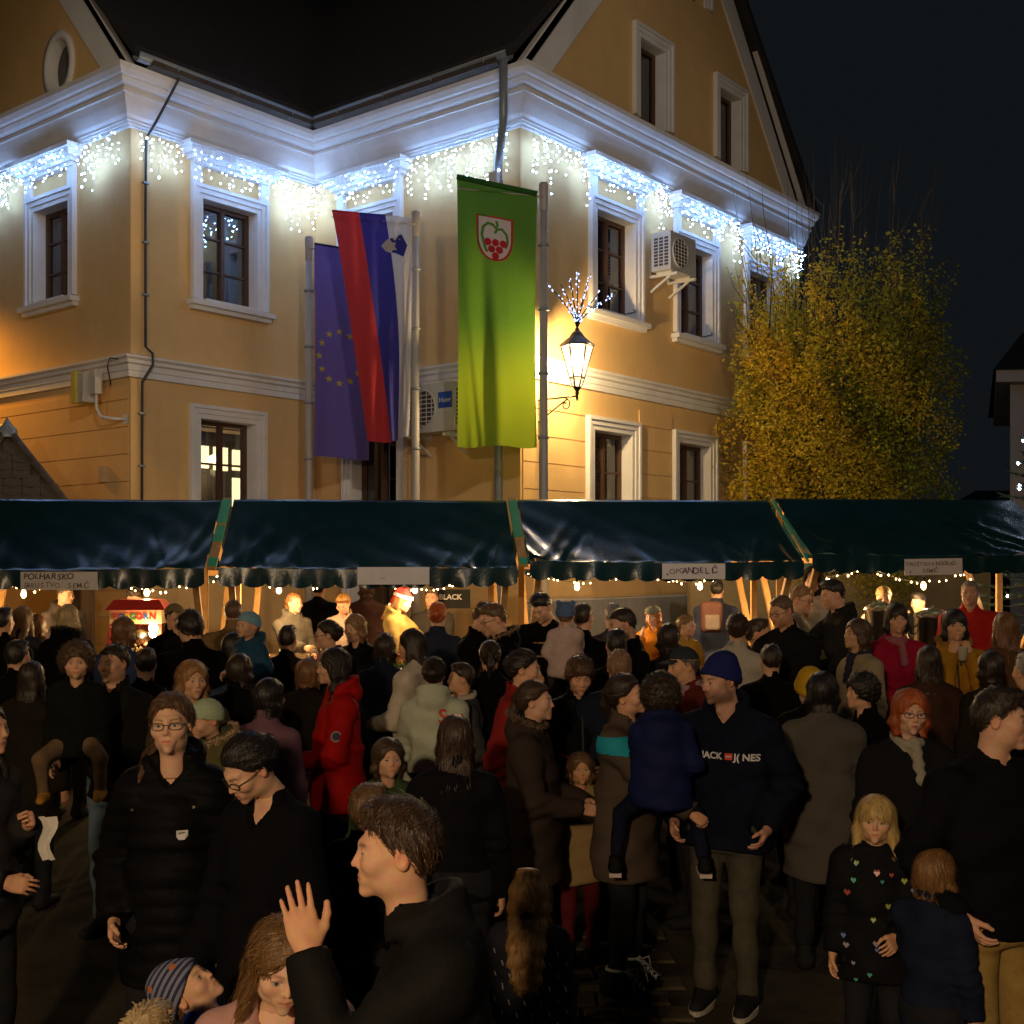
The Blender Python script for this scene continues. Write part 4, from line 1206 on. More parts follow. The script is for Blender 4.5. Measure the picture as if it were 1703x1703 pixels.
def crate(px, d, label):
    c = at(px, d); r = empty('crate', (c.x, c.y, CZ), label, 'crate', 'crates on the counters', rz=.1)
    for y in (-.12, .12):
        for z in (.03, .10):
            MB().box((0, y, z), (.42, .014, .055)).build('slat', plank_m, r)
    for x in (-.20, .20):
        for z in (.03, .10): MB().box((x, 0, z), (.014, .224, .055)).build('slat', plank_m, r)
    MB().box((0, 0, .008), (.38, .21, .012)).build('bottom', plank_m, r)
crate(480, 12.3, 'slatted wooden crate on the second stall before the seller with tied-back hair'); crate(1500, 12.5, 'slatted wooden crate between the two steel pots')
box_t = pm('carton', (.33, .22, .12), .8, .1, 8)
cbx = at(1350, 12.3); cr2 = empty('carton', (cbx.x, cbx.y, CZ), 'brown open carton before the hooded seller', 'box')
for q in ((0, -.12, .09, .36, .006, .18), (0, .12, .09, .36, .006, .18), (-.18, 0, .09, .006, .234, .18), (.18, 0, .09, .006, .234, .18), (0, 0, .004, .35, .23, .006)): MB().box(q[:3], q[3:]).build('panel', box_t, cr2)

# ================================================================== hornbeam, columnar, in yellow autumn leaf
rg = random.Random(21); nr = np.random.default_rng(21)
TX, TY = 5.05, 18.55; TG = ground_z(TY)
tree = empty('hornbeam_tree', (TX, TY, TG), 'columnar tree with yellow green autumn leaves and bare upper twigs', 'tree')
bark = pm('bark', (.055, .040, .028), .85, .3, 8, .6, 50, stretch=(1, 1, .3))
def Rcrown(z):      # crown radius by height
    zs = [TG + .6, 1.6, 2.8, 4.2, 5.4, 6.4, 7.2, 8.0]; rs_ = [.3, 1.05, 1.58, 1.74, 1.62, 1.28, .80, .25]
    return float(np.interp(z, zs, rs_))
tm = MB(); tm.tube([(TX, TY, TG - .1), (TX + .02, TY, TG + .8), (TX + .05, TY, TG + 1.6)], [.17, .14, .12], 10)
tm.build('trunk', bark, tree, (TX, TY, TG))
limbs = []; bm_ = MB()
for k in range(46):
    a = 2.4 * k + rg.uniform(-.3, .3); rr = math.sqrt((k + .5) / 46) * 1.55
    zt = rg.uniform(6.4, 8.2) + (.9 if rg.random() < .35 else 0) - rr * .9
    p0 = Vector((TX + .07 * math.cos(a), TY + .07 * math.sin(a), TG + rg.uniform(.7, 1.7)))
    pts = [p0]; n = 9
    for j in range(1, n + 1):
        f = j / n
        r = rr * (1 - (1 - f) ** 1.7) * (1.0 if f < .8 else 1 - (f - .8) * .3)
        pts.append(Vector((TX + r * math.cos(a + f * .25) + rg.uniform(-.03, .03), TY + r * math.sin(a + f * .25) + rg.uniform(-.03, .03), p0.z + (zt - p0.z) * f)))
    r0 = rg.uniform(.030, .055)
    tm2 = MB(); tm2.tube(pts, [r0 * (1 - .92 * j / n) + .0015 for j in range(n + 1)], 6)
    tm2.build('limb', bark, tree, (TX, TY, TG)); limbs.append(pts)
for k in range(55):          # bare shoots that stand above the leaves
    a = rg.uniform(0, 6.28); rr = rg.uniform(.1, 1.35); z0 = rg.uniform(4.6, 6.0); zt = rg.uniform(7.4, 9.4) - rr * .7
    pts = [Vector((TX - .25 + rr * (.75 + .3 * f) * math.cos(a) + rg.uniform(-.03, .03), TY + rr * (.75 + .3 * f) * math.sin(a), z0 + (zt - z0) * f)) for f in (0, .2, .4, .6, .8, 1)]
    mbx = MB(); mbx.tube(pts, [.008, .007, .0055, .004, .003, .0012], 4); mbx.build('shoot', bark, tree, (TX, TY, TG))
tw_ = MB(); tips = []
for pts in limbs:
    for j in range(3, len(pts)):
        for q in range(3):
            p = pts[j].lerp(pts[j - 1], rg.random()); dx, dy = p.x - TX, p.y - TY; l = math.hypot(dx, dy) + 1e-3
            a = math.atan2(dy, dx) + rg.uniform(-1.0, 1.0); ln = rg.uniform(.35, .85)
            e = p + Vector((math.cos(a) * ln * .42, math.sin(a) * ln * .42, ln * .85))
            m_ = p.lerp(e, .5) + Vector((math.cos(a) * .05, math.sin(a) * .05, -.03))
            tw_.tube([p, m_, e], [.007, .005, .002], 4, cap=False); tips.append((p, m_, e))
tag(tw_.build('twigs', bark, tree, (TX, TY, TG)), kind='stuff')
# leaves: along the twigs and through the outer crown
LV = []; cnt = 0
NL = 100000
dens = []
while len(dens) < NL:
    if rg.random() < .45 and tips:
        p, m_, e = rg.choice(tips); t = rg.random(); q = p.lerp(e, t)
        if q.z > 5.6 and rg.random() < (q.z - 5.4) / 1.9: continue
        dens.append((q.x + rg.gauss(0, .05), q.y + rg.gauss(0, .05), q.z + rg.gauss(0, .05)))
    else:
        z = rg.uniform(TG + 1.0, 7.1); a = rg.uniform(0, 6.283); R = Rcrown(z) * (1 + .10 * math.sin(a * 5 + z * 3) + .07 * math.sin(a * 11 - z * 5))
        if rg.random() > (R / 2.0) : continue
        r = R * (rg.random() ** .28)
        if z > 5.2 and rg.random() < (z - 5.0) / 2.0: continue
        # clumps: keep where a lattice of noise is high
        cl = math.sin(a * 7 + z * 2.3) + math.sin(z * 5.1 + a * 3) + math.sin(r * 7 + z * 3)
        if cl < -.6 and rg.random() < .85: continue
        dens.append((TX + r * math.cos(a), TY + r * math.sin(a), z))
P = np.array(dens); n = len(P)
d1 = nr.normal(size=(n, 3)); d1[:, 2] = d1[:, 2] * .5 - .35; d1 /= np.linalg.norm(d1, axis=1)[:, None]
d2 = np.cross(d1, nr.normal(size=(n, 3))); d2 /= np.linalg.norm(d2, axis=1)[:, None]
sz = nr.uniform(.022, .038, n)[:, None]
d3 = np.cross(d1, d2)
V = np.stack([P, P + d1 * sz * .9 + d2 * sz * .55 + d3 * sz * .15, P + d1 * sz * 2.0, P + d1 * sz * .9 - d2 * sz * .55 + d3 * sz * .15], 1).reshape(-1, 3) - np.array([TX, TY, TG])
F = np.arange(4 * n).reshape(n, 4)
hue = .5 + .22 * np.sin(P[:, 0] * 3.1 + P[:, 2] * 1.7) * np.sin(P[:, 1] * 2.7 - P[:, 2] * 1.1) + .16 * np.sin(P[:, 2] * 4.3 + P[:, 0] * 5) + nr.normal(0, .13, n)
hue = np.clip(hue + .28 * (P[:, 0] - TX) / 1.7, 0, 1)[:, None]                       # sprays yellow or green; lantern light painted in as a yellower left side
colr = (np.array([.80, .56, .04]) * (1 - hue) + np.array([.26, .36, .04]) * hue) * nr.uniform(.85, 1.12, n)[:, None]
brn = nr.random(n) < .06
colr[brn] = np.array([.40, .20, .03])
lm = bpy.data.materials.new('hornbeam_leaf'); lm.use_nodes = True
_N = lm.node_tree.nodes; _L = lm.node_tree.links
at_ = _N.new('ShaderNodeAttribute'); at_.attribute_name = 'Col'
_b = _N['Principled BSDF']; _b.inputs['Roughness'].default_value = .55
_t = _N.new('ShaderNodeBsdfTranslucent'); _x = _N.new('ShaderNodeMixShader'); _x.inputs[0].default_value = .6
_L.new(at_.outputs['Color'], _b.inputs['Base Color']); _L.new(at_.outputs['Color'], _t.inputs[0])
_L.new(_b.outputs[0], _x.inputs[1]); _L.new(_t.outputs[0], _x.inputs[2]); _L.new(_x.outputs[0], _N['Material Output'].inputs[0])
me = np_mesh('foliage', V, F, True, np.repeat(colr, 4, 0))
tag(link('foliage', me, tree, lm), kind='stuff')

# spruce with cold fairy lights, half out of the frame on the right
PX, PY, PG = 6.28, 13.9, ground_z(13.9)
sp = empty('spruce_tree', (PX, PY, PG), 'spruce with cold white fairy lights at the right edge, behind the stall', 'tree')
so = (PX, PY, PG)
MB().tube([(PX, PY, PG), (PX, PY, PG + 4.2)], [.10, .02], 8).build('trunk', bark, sp, so)
bo = MB(); nd = []; bl = MB()
for k in range(120):
    f = (k + .5) / 120; z = PG + .5 + 3.6 * f; R = 1.25 * (1 - f) + .12; a = 2.4 * k
    e = Vector((PX + R * math.cos(a), PY + R * math.sin(a), z - .12 * R + .10 * R * rg.random())); s_ = Vector((PX, PY, z))
    md = s_.lerp(e, .55) + Vector((0, 0, -.06))
    bo.tube([s_, md, e], [.012, .008, .003], 4, cap=False)
    for j in range(110):
        t = rg.random(); q = s_.lerp(md, t * 2) if t < .5 else md.lerp(e, t * 2 - 1)
        b_ = rg.uniform(0, 6.28); dv = (e - s_).normalized() * .6 + Vector((math.cos(b_) * .5, math.sin(b_) * .5, rg.uniform(-.3, .7)))
        nd.append((q, q + dv * rg.uniform(.05, .10)))
    if k % 2 == 0: bl.octa(e + Vector((0, 0, -.02)), .016)
bo.build('branches', bark, sp, so)['kind'] = 'stuff'
nv = []
for q, w in nd:
    s_ = (w - q).cross(Vector((.3, 1, .2))).normalized() * .007
    nv += [q + s_, q - s_, w]
V = np.array([tuple(p) for p in nv]) - np.array(so)
tag(link('needles', np_mesh('needles', V, np.arange(len(nv)).reshape(-1, 3), False), sp, pm('spruce_needle', (.025, .055, .03), .6, .3, 8)), kind='stuff')
tag(bl.build('bulbs', em('fairy_led', (.62, .75, 1.0), 60), sp, so), kind='stuff')
# ================================================================== people: surfaces grown from distance fields
F32 = np.float32
def _len(x, y, z): return np.sqrt(x * x + y * y + z * z)
def sph(P, c, r): return _len(P[0] - c[0], P[1] - c[1], P[2] - c[2]) - r
def ell(P, c, r):
    x, y, z = P[0] - c[0], P[1] - c[1], P[2] - c[2]
    k0 = _len(x / r[0], y / r[1], z / r[2]); k1 = _len(x / r[0] ** 2, y / r[1] ** 2, z / r[2] ** 2)
    return k0 * (k0 - 1) / np.maximum(k1, 1e-6)
def cap(P, a, b, ra, rb):
    a = np.asarray(a, float); b = np.asarray(b, float); d = b - a; L2 = max(float(d @ d), 1e-9)
    x, y, z = P[0] - a[0], P[1] - a[1], P[2] - a[2]
    h = np.clip((x * d[0] + y * d[1] + z * d[2]) / L2, 0, 1)
    return _len(x - d[0] * h, y - d[1] * h, z - d[2] * h) - (ra + (rb - ra) * h)
def smin(a, b, k):
    h = np.clip(.5 + .5 * (b - a) / k, 0, 1)
    return b + (a - b) * h - k * h * (1 - h)
def smax(a, b, k): return -smin(-a, -b, k)
def prof(P, zs, rx, ry, cy, p=2.0):
    """torso: stacked ellipses given by height"""
    z = P[2]
    a = np.interp(z, zs, rx); b = np.interp(z, zs, ry); c = np.interp(z, zs, cy)
    k = np.sqrt((P[0] / a) ** 2 + ((P[1] - c) / b) ** 2)
    return (k - 1) * np.minimum(a, b) * .92


def snets(fn, lo, hi, h):
    """naive surface nets on a regular grid -> verts, quads"""
    lo = np.asarray(lo, float); hi = np.asarray(hi, float)
    n = np.maximum(np.ceil((hi - lo) / h).astype(int) + 1, 4)
    ax = [lo[i] + h * np.arange(n[i]) for i in range(3)]
    s = 4                                              # coarse pass first: only blocks near the surface are evaluated finely
    nb = -(-n // s)
    cx = [lo[i] + h * s * np.arange(nb[i] + 1) for i in range(3)]
    C = fn(np.meshgrid(*cx, indexing='ij'))
    mn = np.abs(C[:-1, :-1, :-1])
    for i in (0, 1):
        for j in (0, 1):
            for k in (0, 1):
                mn = np.minimum(mn, np.abs(C[i:nb[0] + i, j:nb[1] + j, k:nb[2] + k]))
    near = mn < s * h * 1.7 + .004
    up = lambda A: A.repeat(s, 0).repeat(s, 1).repeat(s, 2)[:n[0], :n[1], :n[2]]
    V = np.where(up(C[:-1, :-1, :-1]) < 0, -1.0, 1.0)
    I, J, K = np.nonzero(up(near))
    V[I, J, K] = fn((ax[0][I], ax[1][J], ax[2][K]))
    V = V + 1e-7
    V[0], V[-1], V[:, 0], V[:, -1], V[:, :, 0], V[:, :, -1] = [np.maximum(s, 1e-4) for s in (V[0], V[-1], V[:, 0], V[:, -1], V[:, :, 0], V[:, :, -1])]
    Sg = V < 0
    c = np.zeros(tuple(n - 1), np.int8)
    for i in (0, 1):
        for j in (0, 1):
            for k in (0, 1):
                c += Sg[i:n[0] - 1 + i, j:n[1] - 1 + j, k:n[2] - 1 + k]
    act = (c > 0) & (c < 8)
    idx = np.full(act.shape, -1, np.int64); I, J, K = np.nonzero(act)
    m = len(I); idx[I, J, K] = np.arange(m)
    acc = np.zeros((m, 3)); cnt = np.zeros(m)
    corners = [(i, j, k) for i in (0, 1) for j in (0, 1) for k in (0, 1)]
    vals = {q: V[I + q[0], J + q[1], K + q[2]] for q in corners}
    for q in corners:
        for d in range(3):
            if q[d] == 0:
                w = list(q); w[d] = 1; w = tuple(w)
                a, b = vals[q], vals[w]
                s = (a < 0) != (b < 0)
                t = a / np.where(np.abs(a - b) < 1e-12, 1e-12, a - b)
                p = np.empty((m, 3))
                for e in range(3): p[:, e] = q[e]
                p[:, d] += t
                acc[s] += p[s]; cnt[s] += 1
    pos = lo + h * (np.stack([I, J, K], 1) + acc / np.maximum(cnt, 1)[:, None])
    quads = []
    for d in range(3):
        o1, o2 = [(1, 2), (2, 0), (0, 1)][d]
        s0 = [slice(None)] * 3; s1 = [slice(None)] * 3
        s0[d] = slice(0, n[d] - 1); s1[d] = slice(1, n[d])
        for o in (o1, o2): s0[o] = slice(1, n[o] - 1); s1[o] = slice(1, n[o] - 1)
        A, B = Sg[tuple(s0)], Sg[tuple(s1)]
        E = np.argwhere(A != B)
        if not len(E): continue
        flip = A[tuple(E.T)]
        base = E.copy(); base[:, o1] += 1; base[:, o2] += 1
        def cell(da, db):
            q = base.copy(); q[:, o1] += da; q[:, o2] += db
            return idx[q[:, 0], q[:, 1], q[:, 2]]
        Q = np.stack([cell(-1, -1), cell(0, -1), cell(0, 0), cell(-1, 0)], 1)
        Q[~flip] = Q[~flip][:, ::-1]
        quads.append(Q)
    return pos, np.concatenate(quads) if quads else np.zeros((0, 4), int)


def smooth(V, F, it=1, lam=.5):
    n = len(V)
    e = np.concatenate([F[:, [0, 1]], F[:, [1, 2]], F[:, [2, 3]], F[:, [3, 0]]])
    for _ in range(it):
        acc = np.zeros_like(V); cnt = np.zeros(n)
        for d in range(3):
            acc[:, d] = np.bincount(e[:, 0], V[e[:, 1], d], n) + np.bincount(e[:, 1], V[e[:, 0], d], n)
        cnt = np.bincount(e[:, 0], minlength=n) + np.bincount(e[:, 1], minlength=n)
        V = V + lam * (acc / np.maximum(cnt, 1)[:, None] - V)
    return V


# ------------------------------------------------------------------ heads (adult size, metres; face towards -y)
HP = {  # cranium width, face length, jaw width, nose, brow, neck radius, cheek
    'man':    dict(cw=1.0, fl=1.0, jw=1.06, no=.98, br=1.0, nk=.060, ch=1.0, eye=1.0, lip=.9),
    'woman':  dict(cw=.97, fl=.96, jw=.88, no=.80, br=.5, nk=.049, ch=1.03, eye=1.14, lip=1.2),
    'teen':   dict(cw=1.0, fl=.97, jw=.97, no=.86, br=.7, nk=.053, ch=1.0, eye=1.0, lip=1.0),
    'child':  dict(cw=1.05, fl=.90, jw=1.0, no=.72, br=.3, nk=.044, ch=1.0, eye=1.2, lip=1.0),
    'toddler': dict(cw=1.10, fl=.82, jw=.96, no=.60, br=.2, nk=.042, ch=1.08, eye=1.25, lip=.95)}


def cranium(P, k, inf=0.0):
    a = ell(P, (0, .016, .034), (.073 * k['cw'] + inf, .093 * k['cw'] + inf, .086 + inf))
    b = ell(P, (0, .034, .010), (.070 * k['cw'] + inf, .076 + inf, .080 + inf))
    return smin(a, b, .03)


def head_sdf(k, mouth_open=0.0):
    fl, jw, no = k['fl'], k['jw'], k['no']
    def f(P):
        X = (np.abs(P[0]), P[1], P[2])
        d = cranium(P, k)
        d = smin(d, ell(P, (0, -.030, -.034 * fl), (.057 * jw, .062, .082 * fl)), .035)
        d = smin(d, ell(X, (.036 * jw, -.010, -.070 * fl), (.026, .038, .028)), .03)            # jaw angle
        d = smin(d, sph(P, (0, -.079, -.098 * fl), .018 * jw), .025)                             # chin
        d = smin(d, sph(X, (.040 * k['ch'], -.058, -.020 * fl), .026 * k['ch']), .025)           # cheek
        d = smin(d, cap(X, (.0, -.084, .026), (.042, -.068, .028), .010, .009), .016 + .004 * (1 - k['br']))
        # eye sockets, lids, eyeballs
        d = smax(d, -ell(X, (.032, -.099, .006), (.020, .017, .013)), .012)
        d = smin(d, ell(X, (.0315, -.0715, .004), (.0150, .0145, .0118 * k['eye'])), .004)
        lid = np.maximum(ell(X, (.0315, -.0735, .006), (.0168, .0150, .0125)), -(P[2] - .0075 + .25 * (X[0] - .032) ** 2 / .016))
        d = smin(d, lid, .003)
        # nose
        d = smin(d, cap(P, (0, -.086, .012), (0, -.098 - .008 * no, -.026 * fl), .0075 * no, .0115 * no), .012)
        d = smin(d, sph(X, (.0118 * no, -.090 - .004 * no, -.031 * fl), .0082 * no), .007)
        d = smax(d, -sph(X, (.0065 * no, -.098 - .004 * no, -.0405 * fl), .0038 * no), .004)
        # mouth
        mz = -.062 * fl
        d = smin(d, ell(P, (0, -.078, mz), (.032, .019, .024)), .012)
        d = smin(d, cap(X, (.0, -.0925, mz + .0045), (.020, -.0835, mz + .0005), .0062 * k['lip'], .0034), .005)
        d = smin(d, cap(X, (.0, -.0910, mz - .0065), (.017, -.0840, mz - .0030), .0070 * k['lip'], .0034), .005)
        d = smax(d, -cap(X, (0, -.1005, mz - .0010), (.021, -.0905, mz - .001), .0026 + mouth_open, .0016), .002)
        d = smax(d, -cap(P, (0, -.0985, mz + .012), (0, -.098, mz + .024), .0032, .003), .006)
        # ears
        ea = ell(X, (.0735 * k['cw'] + .004, .016, -.006), (.0095, .0185, .030))
        ea = smax(ea, -ell(X, (.0735 * k['cw'] + .012, .012, -.003), (.0075, .0105, .018)), .004)
        d = smin(d, ea, .006)
        # neck
        d = smin(d, cap(P, (0, .018, -.055), (0, .036, -.26), k['nk'], k['nk'] * 1.12), .03)
        if k['nk'] > .055: d = smin(d, sph(P, (0, -.034, -.160), .012), .02)
        return d
    return f


def head_color(V, k, skin, lipc, browc, browt, eyec, beard=None, hat=False):
    skin = np.array(skin)
    n = len(V); x, y, z = V[:, 0], V[:, 1], V[:, 2]; X = np.abs(x)
    C = np.tile(skin, (n, 1))
    def mixin(w, c):
        nonlocal C
        w = np.clip(w, 0, 1)[:, None]; C = C * (1 - w) + np.array(c) * w
    fl = k['fl']; front = y < -.03
    # redder cheeks, nose and ears
    mixin(.18 * np.exp(-(((X - .040) / .020) ** 2 + ((z + .022) / .020) ** 2)) * front, skin * np.array([1.12, .72, .66]))
    mixin(.30 * np.exp(-((x / .014) ** 2 + ((z + .026 * fl) / .014) ** 2)) * (y < -.08), skin * np.array([1.1, .7, .64]))
    mixin(.4 * (X > .074), skin * np.array([1.12, .74, .68]))
    if beard is not None:
        sm = lambda t: np.clip(t, 0, 1) ** 2 * (3 - 2 * np.clip(t, 0, 1))
        jaw = sm((-.040 * fl - z) / .030) * sm((.050 - y) / .035) * sm((z + .135) / .030)
        st = np.exp(-((x / .026) ** 4 + ((z + .0475 * fl) / .0065) ** 2)) * (y < -.06)
        side = np.exp(-((y + .008) / .017) ** 2) * sm((X - .046) / .014) * sm((.022 - z) / .03) * sm((z + .075) / .03)
        nzv = .78 + .22 * np.sin(x * 900 + 5 * np.sin(z * 700)) * np.sin(z * 800 + y * 600)
        mixin(beard[1] * .85 * nzv * np.clip(jaw + st + .8 * side, 0, 1), beard[0])
    mz = -.062 * fl
    lip = np.exp(-((X / .021) ** 4 + ((z - mz + .001) / .0085) ** 4)) * (y < -.078)
    mixin(.85 * lip, lipc)
    mixin(.8 * np.exp(-((X / .019) ** 4 + ((z - mz + .0012) / .0017) ** 2)) * (y < -.07), skin * .25)
    # brows
    bz = .0275 + .10 * (X - .030) - 5.0 * (X - .034) ** 2
    mixin(browt * np.exp(-((z - bz) / (.0030 + .0012 * k['br'])) ** 2) * np.clip((X - .010) / .006, 0, 1) * np.clip((.054 - X) / .008, 0, 1) * front, browc)
    # eyes
    ex, ez = X - .0315, z - .0035
    op = ((ex / .0135) ** 2 + (ez / (.0055 * k['eye'])) ** 2)
    dep = y < -.066
    mixin(np.clip((1.25 - op) / .4, 0, 1) * dep, (.50, .46, .42))
    gx = x - np.sign(x) * .0315
    mixin(np.clip((.0068 - np.sqrt(gx ** 2 + ez ** 2)) / .0015, 0, 1) * (op < 1.2) * dep, eyec)
    mixin(np.clip((.0030 - np.sqrt(gx ** 2 + ez ** 2)) / .001, 0, 1) * dep, (.01, .01, .01))
    mixin(.85 * np.exp(-((ez - .0062 * k['eye'] + 12 * ex ** 2) / .0017) ** 2) * (np.abs(ex) < .0155) * (y < -.062), (.03, .02, .018))
    mixin(.35 * np.exp(-((ez + .0065 * k['eye']) / .0018) ** 2) * (np.abs(ex) < .013) * (y < -.06), skin * .5)
    return C


_hc = {}
def head_mesh(kind, h, mo=0.0):
    key = (kind, h, mo)
    if key not in _hc:
        k = HP[kind]; f = head_sdf(k, mo)
        V, F = snets(f, (-.10, -.125, -.215), (.10, .125, .135), h)
        if h > .0045: V = smooth(V, F, 1, .25)
        _hc[key] = (V, F)
    return _hc[key]


# ------------------------------------------------------------------ hands: wrist at origin, fingers along -z, palm towards -y, thumb on +x
HANDS = {  # per finger: curl at the three joints
    'relaxed': [(.25, .45, .35), (.30, .5, .4), (.35, .55, .4), (.40, .6, .45)],
    'grip': [(.9, 1.3, .8), (.95, 1.35, .8), (1.0, 1.35, .85), (1.05, 1.4, .85)],
    'flat': [(.05, .10, .05), (.02, .06, .05), (.05, .08, .05), (.10, .12, .08)],
    'point': [(.05, .10, .05), (1.0, 1.3, .8), (1.1, 1.3, .8), (1.1, 1.3, .8)]}
_hd = {}
def hand_mesh(pose, h, spread=0.0):
    key = (pose, h, spread)
    if key in _hd: return _hd[key]
    segs = []
    fx = (.030, .010, -.011, -.030); ln = (.068, .076, .071, .056); rr = (.0090, .0094, .0090, .0078)
    for i in range(4):
        p = np.array([fx[i], 0.002, -.092 + (.004 if i in (0, 3) else 0) + (.006 if i == 3 else 0)])
        ang = 0.0; sp_ = (fx[i] / .030) * (.10 + spread)
        for j, fr in enumerate((.45, .30, .25)):
            ang += HANDS[pose][i][j]
            d = np.array([math.sin(sp_) * math.cos(ang), -math.sin(ang), -math.cos(ang) * math.cos(sp_)])
            q = p + d * ln[i] * fr * 1.08
            segs.append((p, q, rr[i] * (1 - .10 * j), rr[i] * (1 - .10 * (j + 1)))); p = q
    th = {'relaxed': ((.046, -.016, -.058), (.052, -.034, -.086), (.048, -.046, -.108)), 'grip': ((.042, -.026, -.058), (.030, -.052, -.080), (.008, -.060, -.092)),
          'flat': ((.052, -.006, -.050), (.066, -.010, -.080), (.072, -.012, -.106)), 'point': ((.042, -.026, -.058), (.030, -.050, -.080), (.008, -.056, -.090))}[pose]
    def f(P):
        d = cap(P, (0, 0, .05), (0, 0, -.012), .027, .026)
        pal = np.maximum(ell(P, (0, 0, -.055), (.042, .017, .056)), -1)
        for x in fx: pal = smin(pal, cap(P, (x * .6, 0, -.02), (x, .001, -.090), .013, .0115), .010)
        d = smin(d, pal, .02)
        a = np.array((.022, -.006, -.018)); pts = [a] + [np.array(q) for q in th]
        for i, (r0, r1) in enumerate(((.016, .0125), (.0115, .0102), (.0102, .0085))):
            d = smin(d, cap(P, pts[i], pts[i + 1], r0, r1), .008 if i else .014)
        fg = None
        for (p, q, r0, r1) in segs:
            c = cap(P, p, q, r0, r1)
            fg = c if fg is None else smin(fg, c, .0018)
        return smin(d, fg, .006)
    V, F = snets(f, (-.075, -.115, -.20), (.10, .05, .05), h)
    _hd[key] = (V, F)
    return _hd[key]


# ------------------------------------------------------------------ hair
def hairline(P, off=0.0):
    x, y, z = P
    z = z - off * np.clip((.01 - y) / .05, 0, 1)
    ze = z - 2.6 * x * x + .0025 * np.sin(x * 240) * np.sin(y * 170)
    return np.interp(ze, (-.088, -.075, -.050, -.022, -.004, .018, .040, .056, .066, .080), (.40, .062, .047, .012, -.012, -.040, -.049, -.062, -.078, -.30))


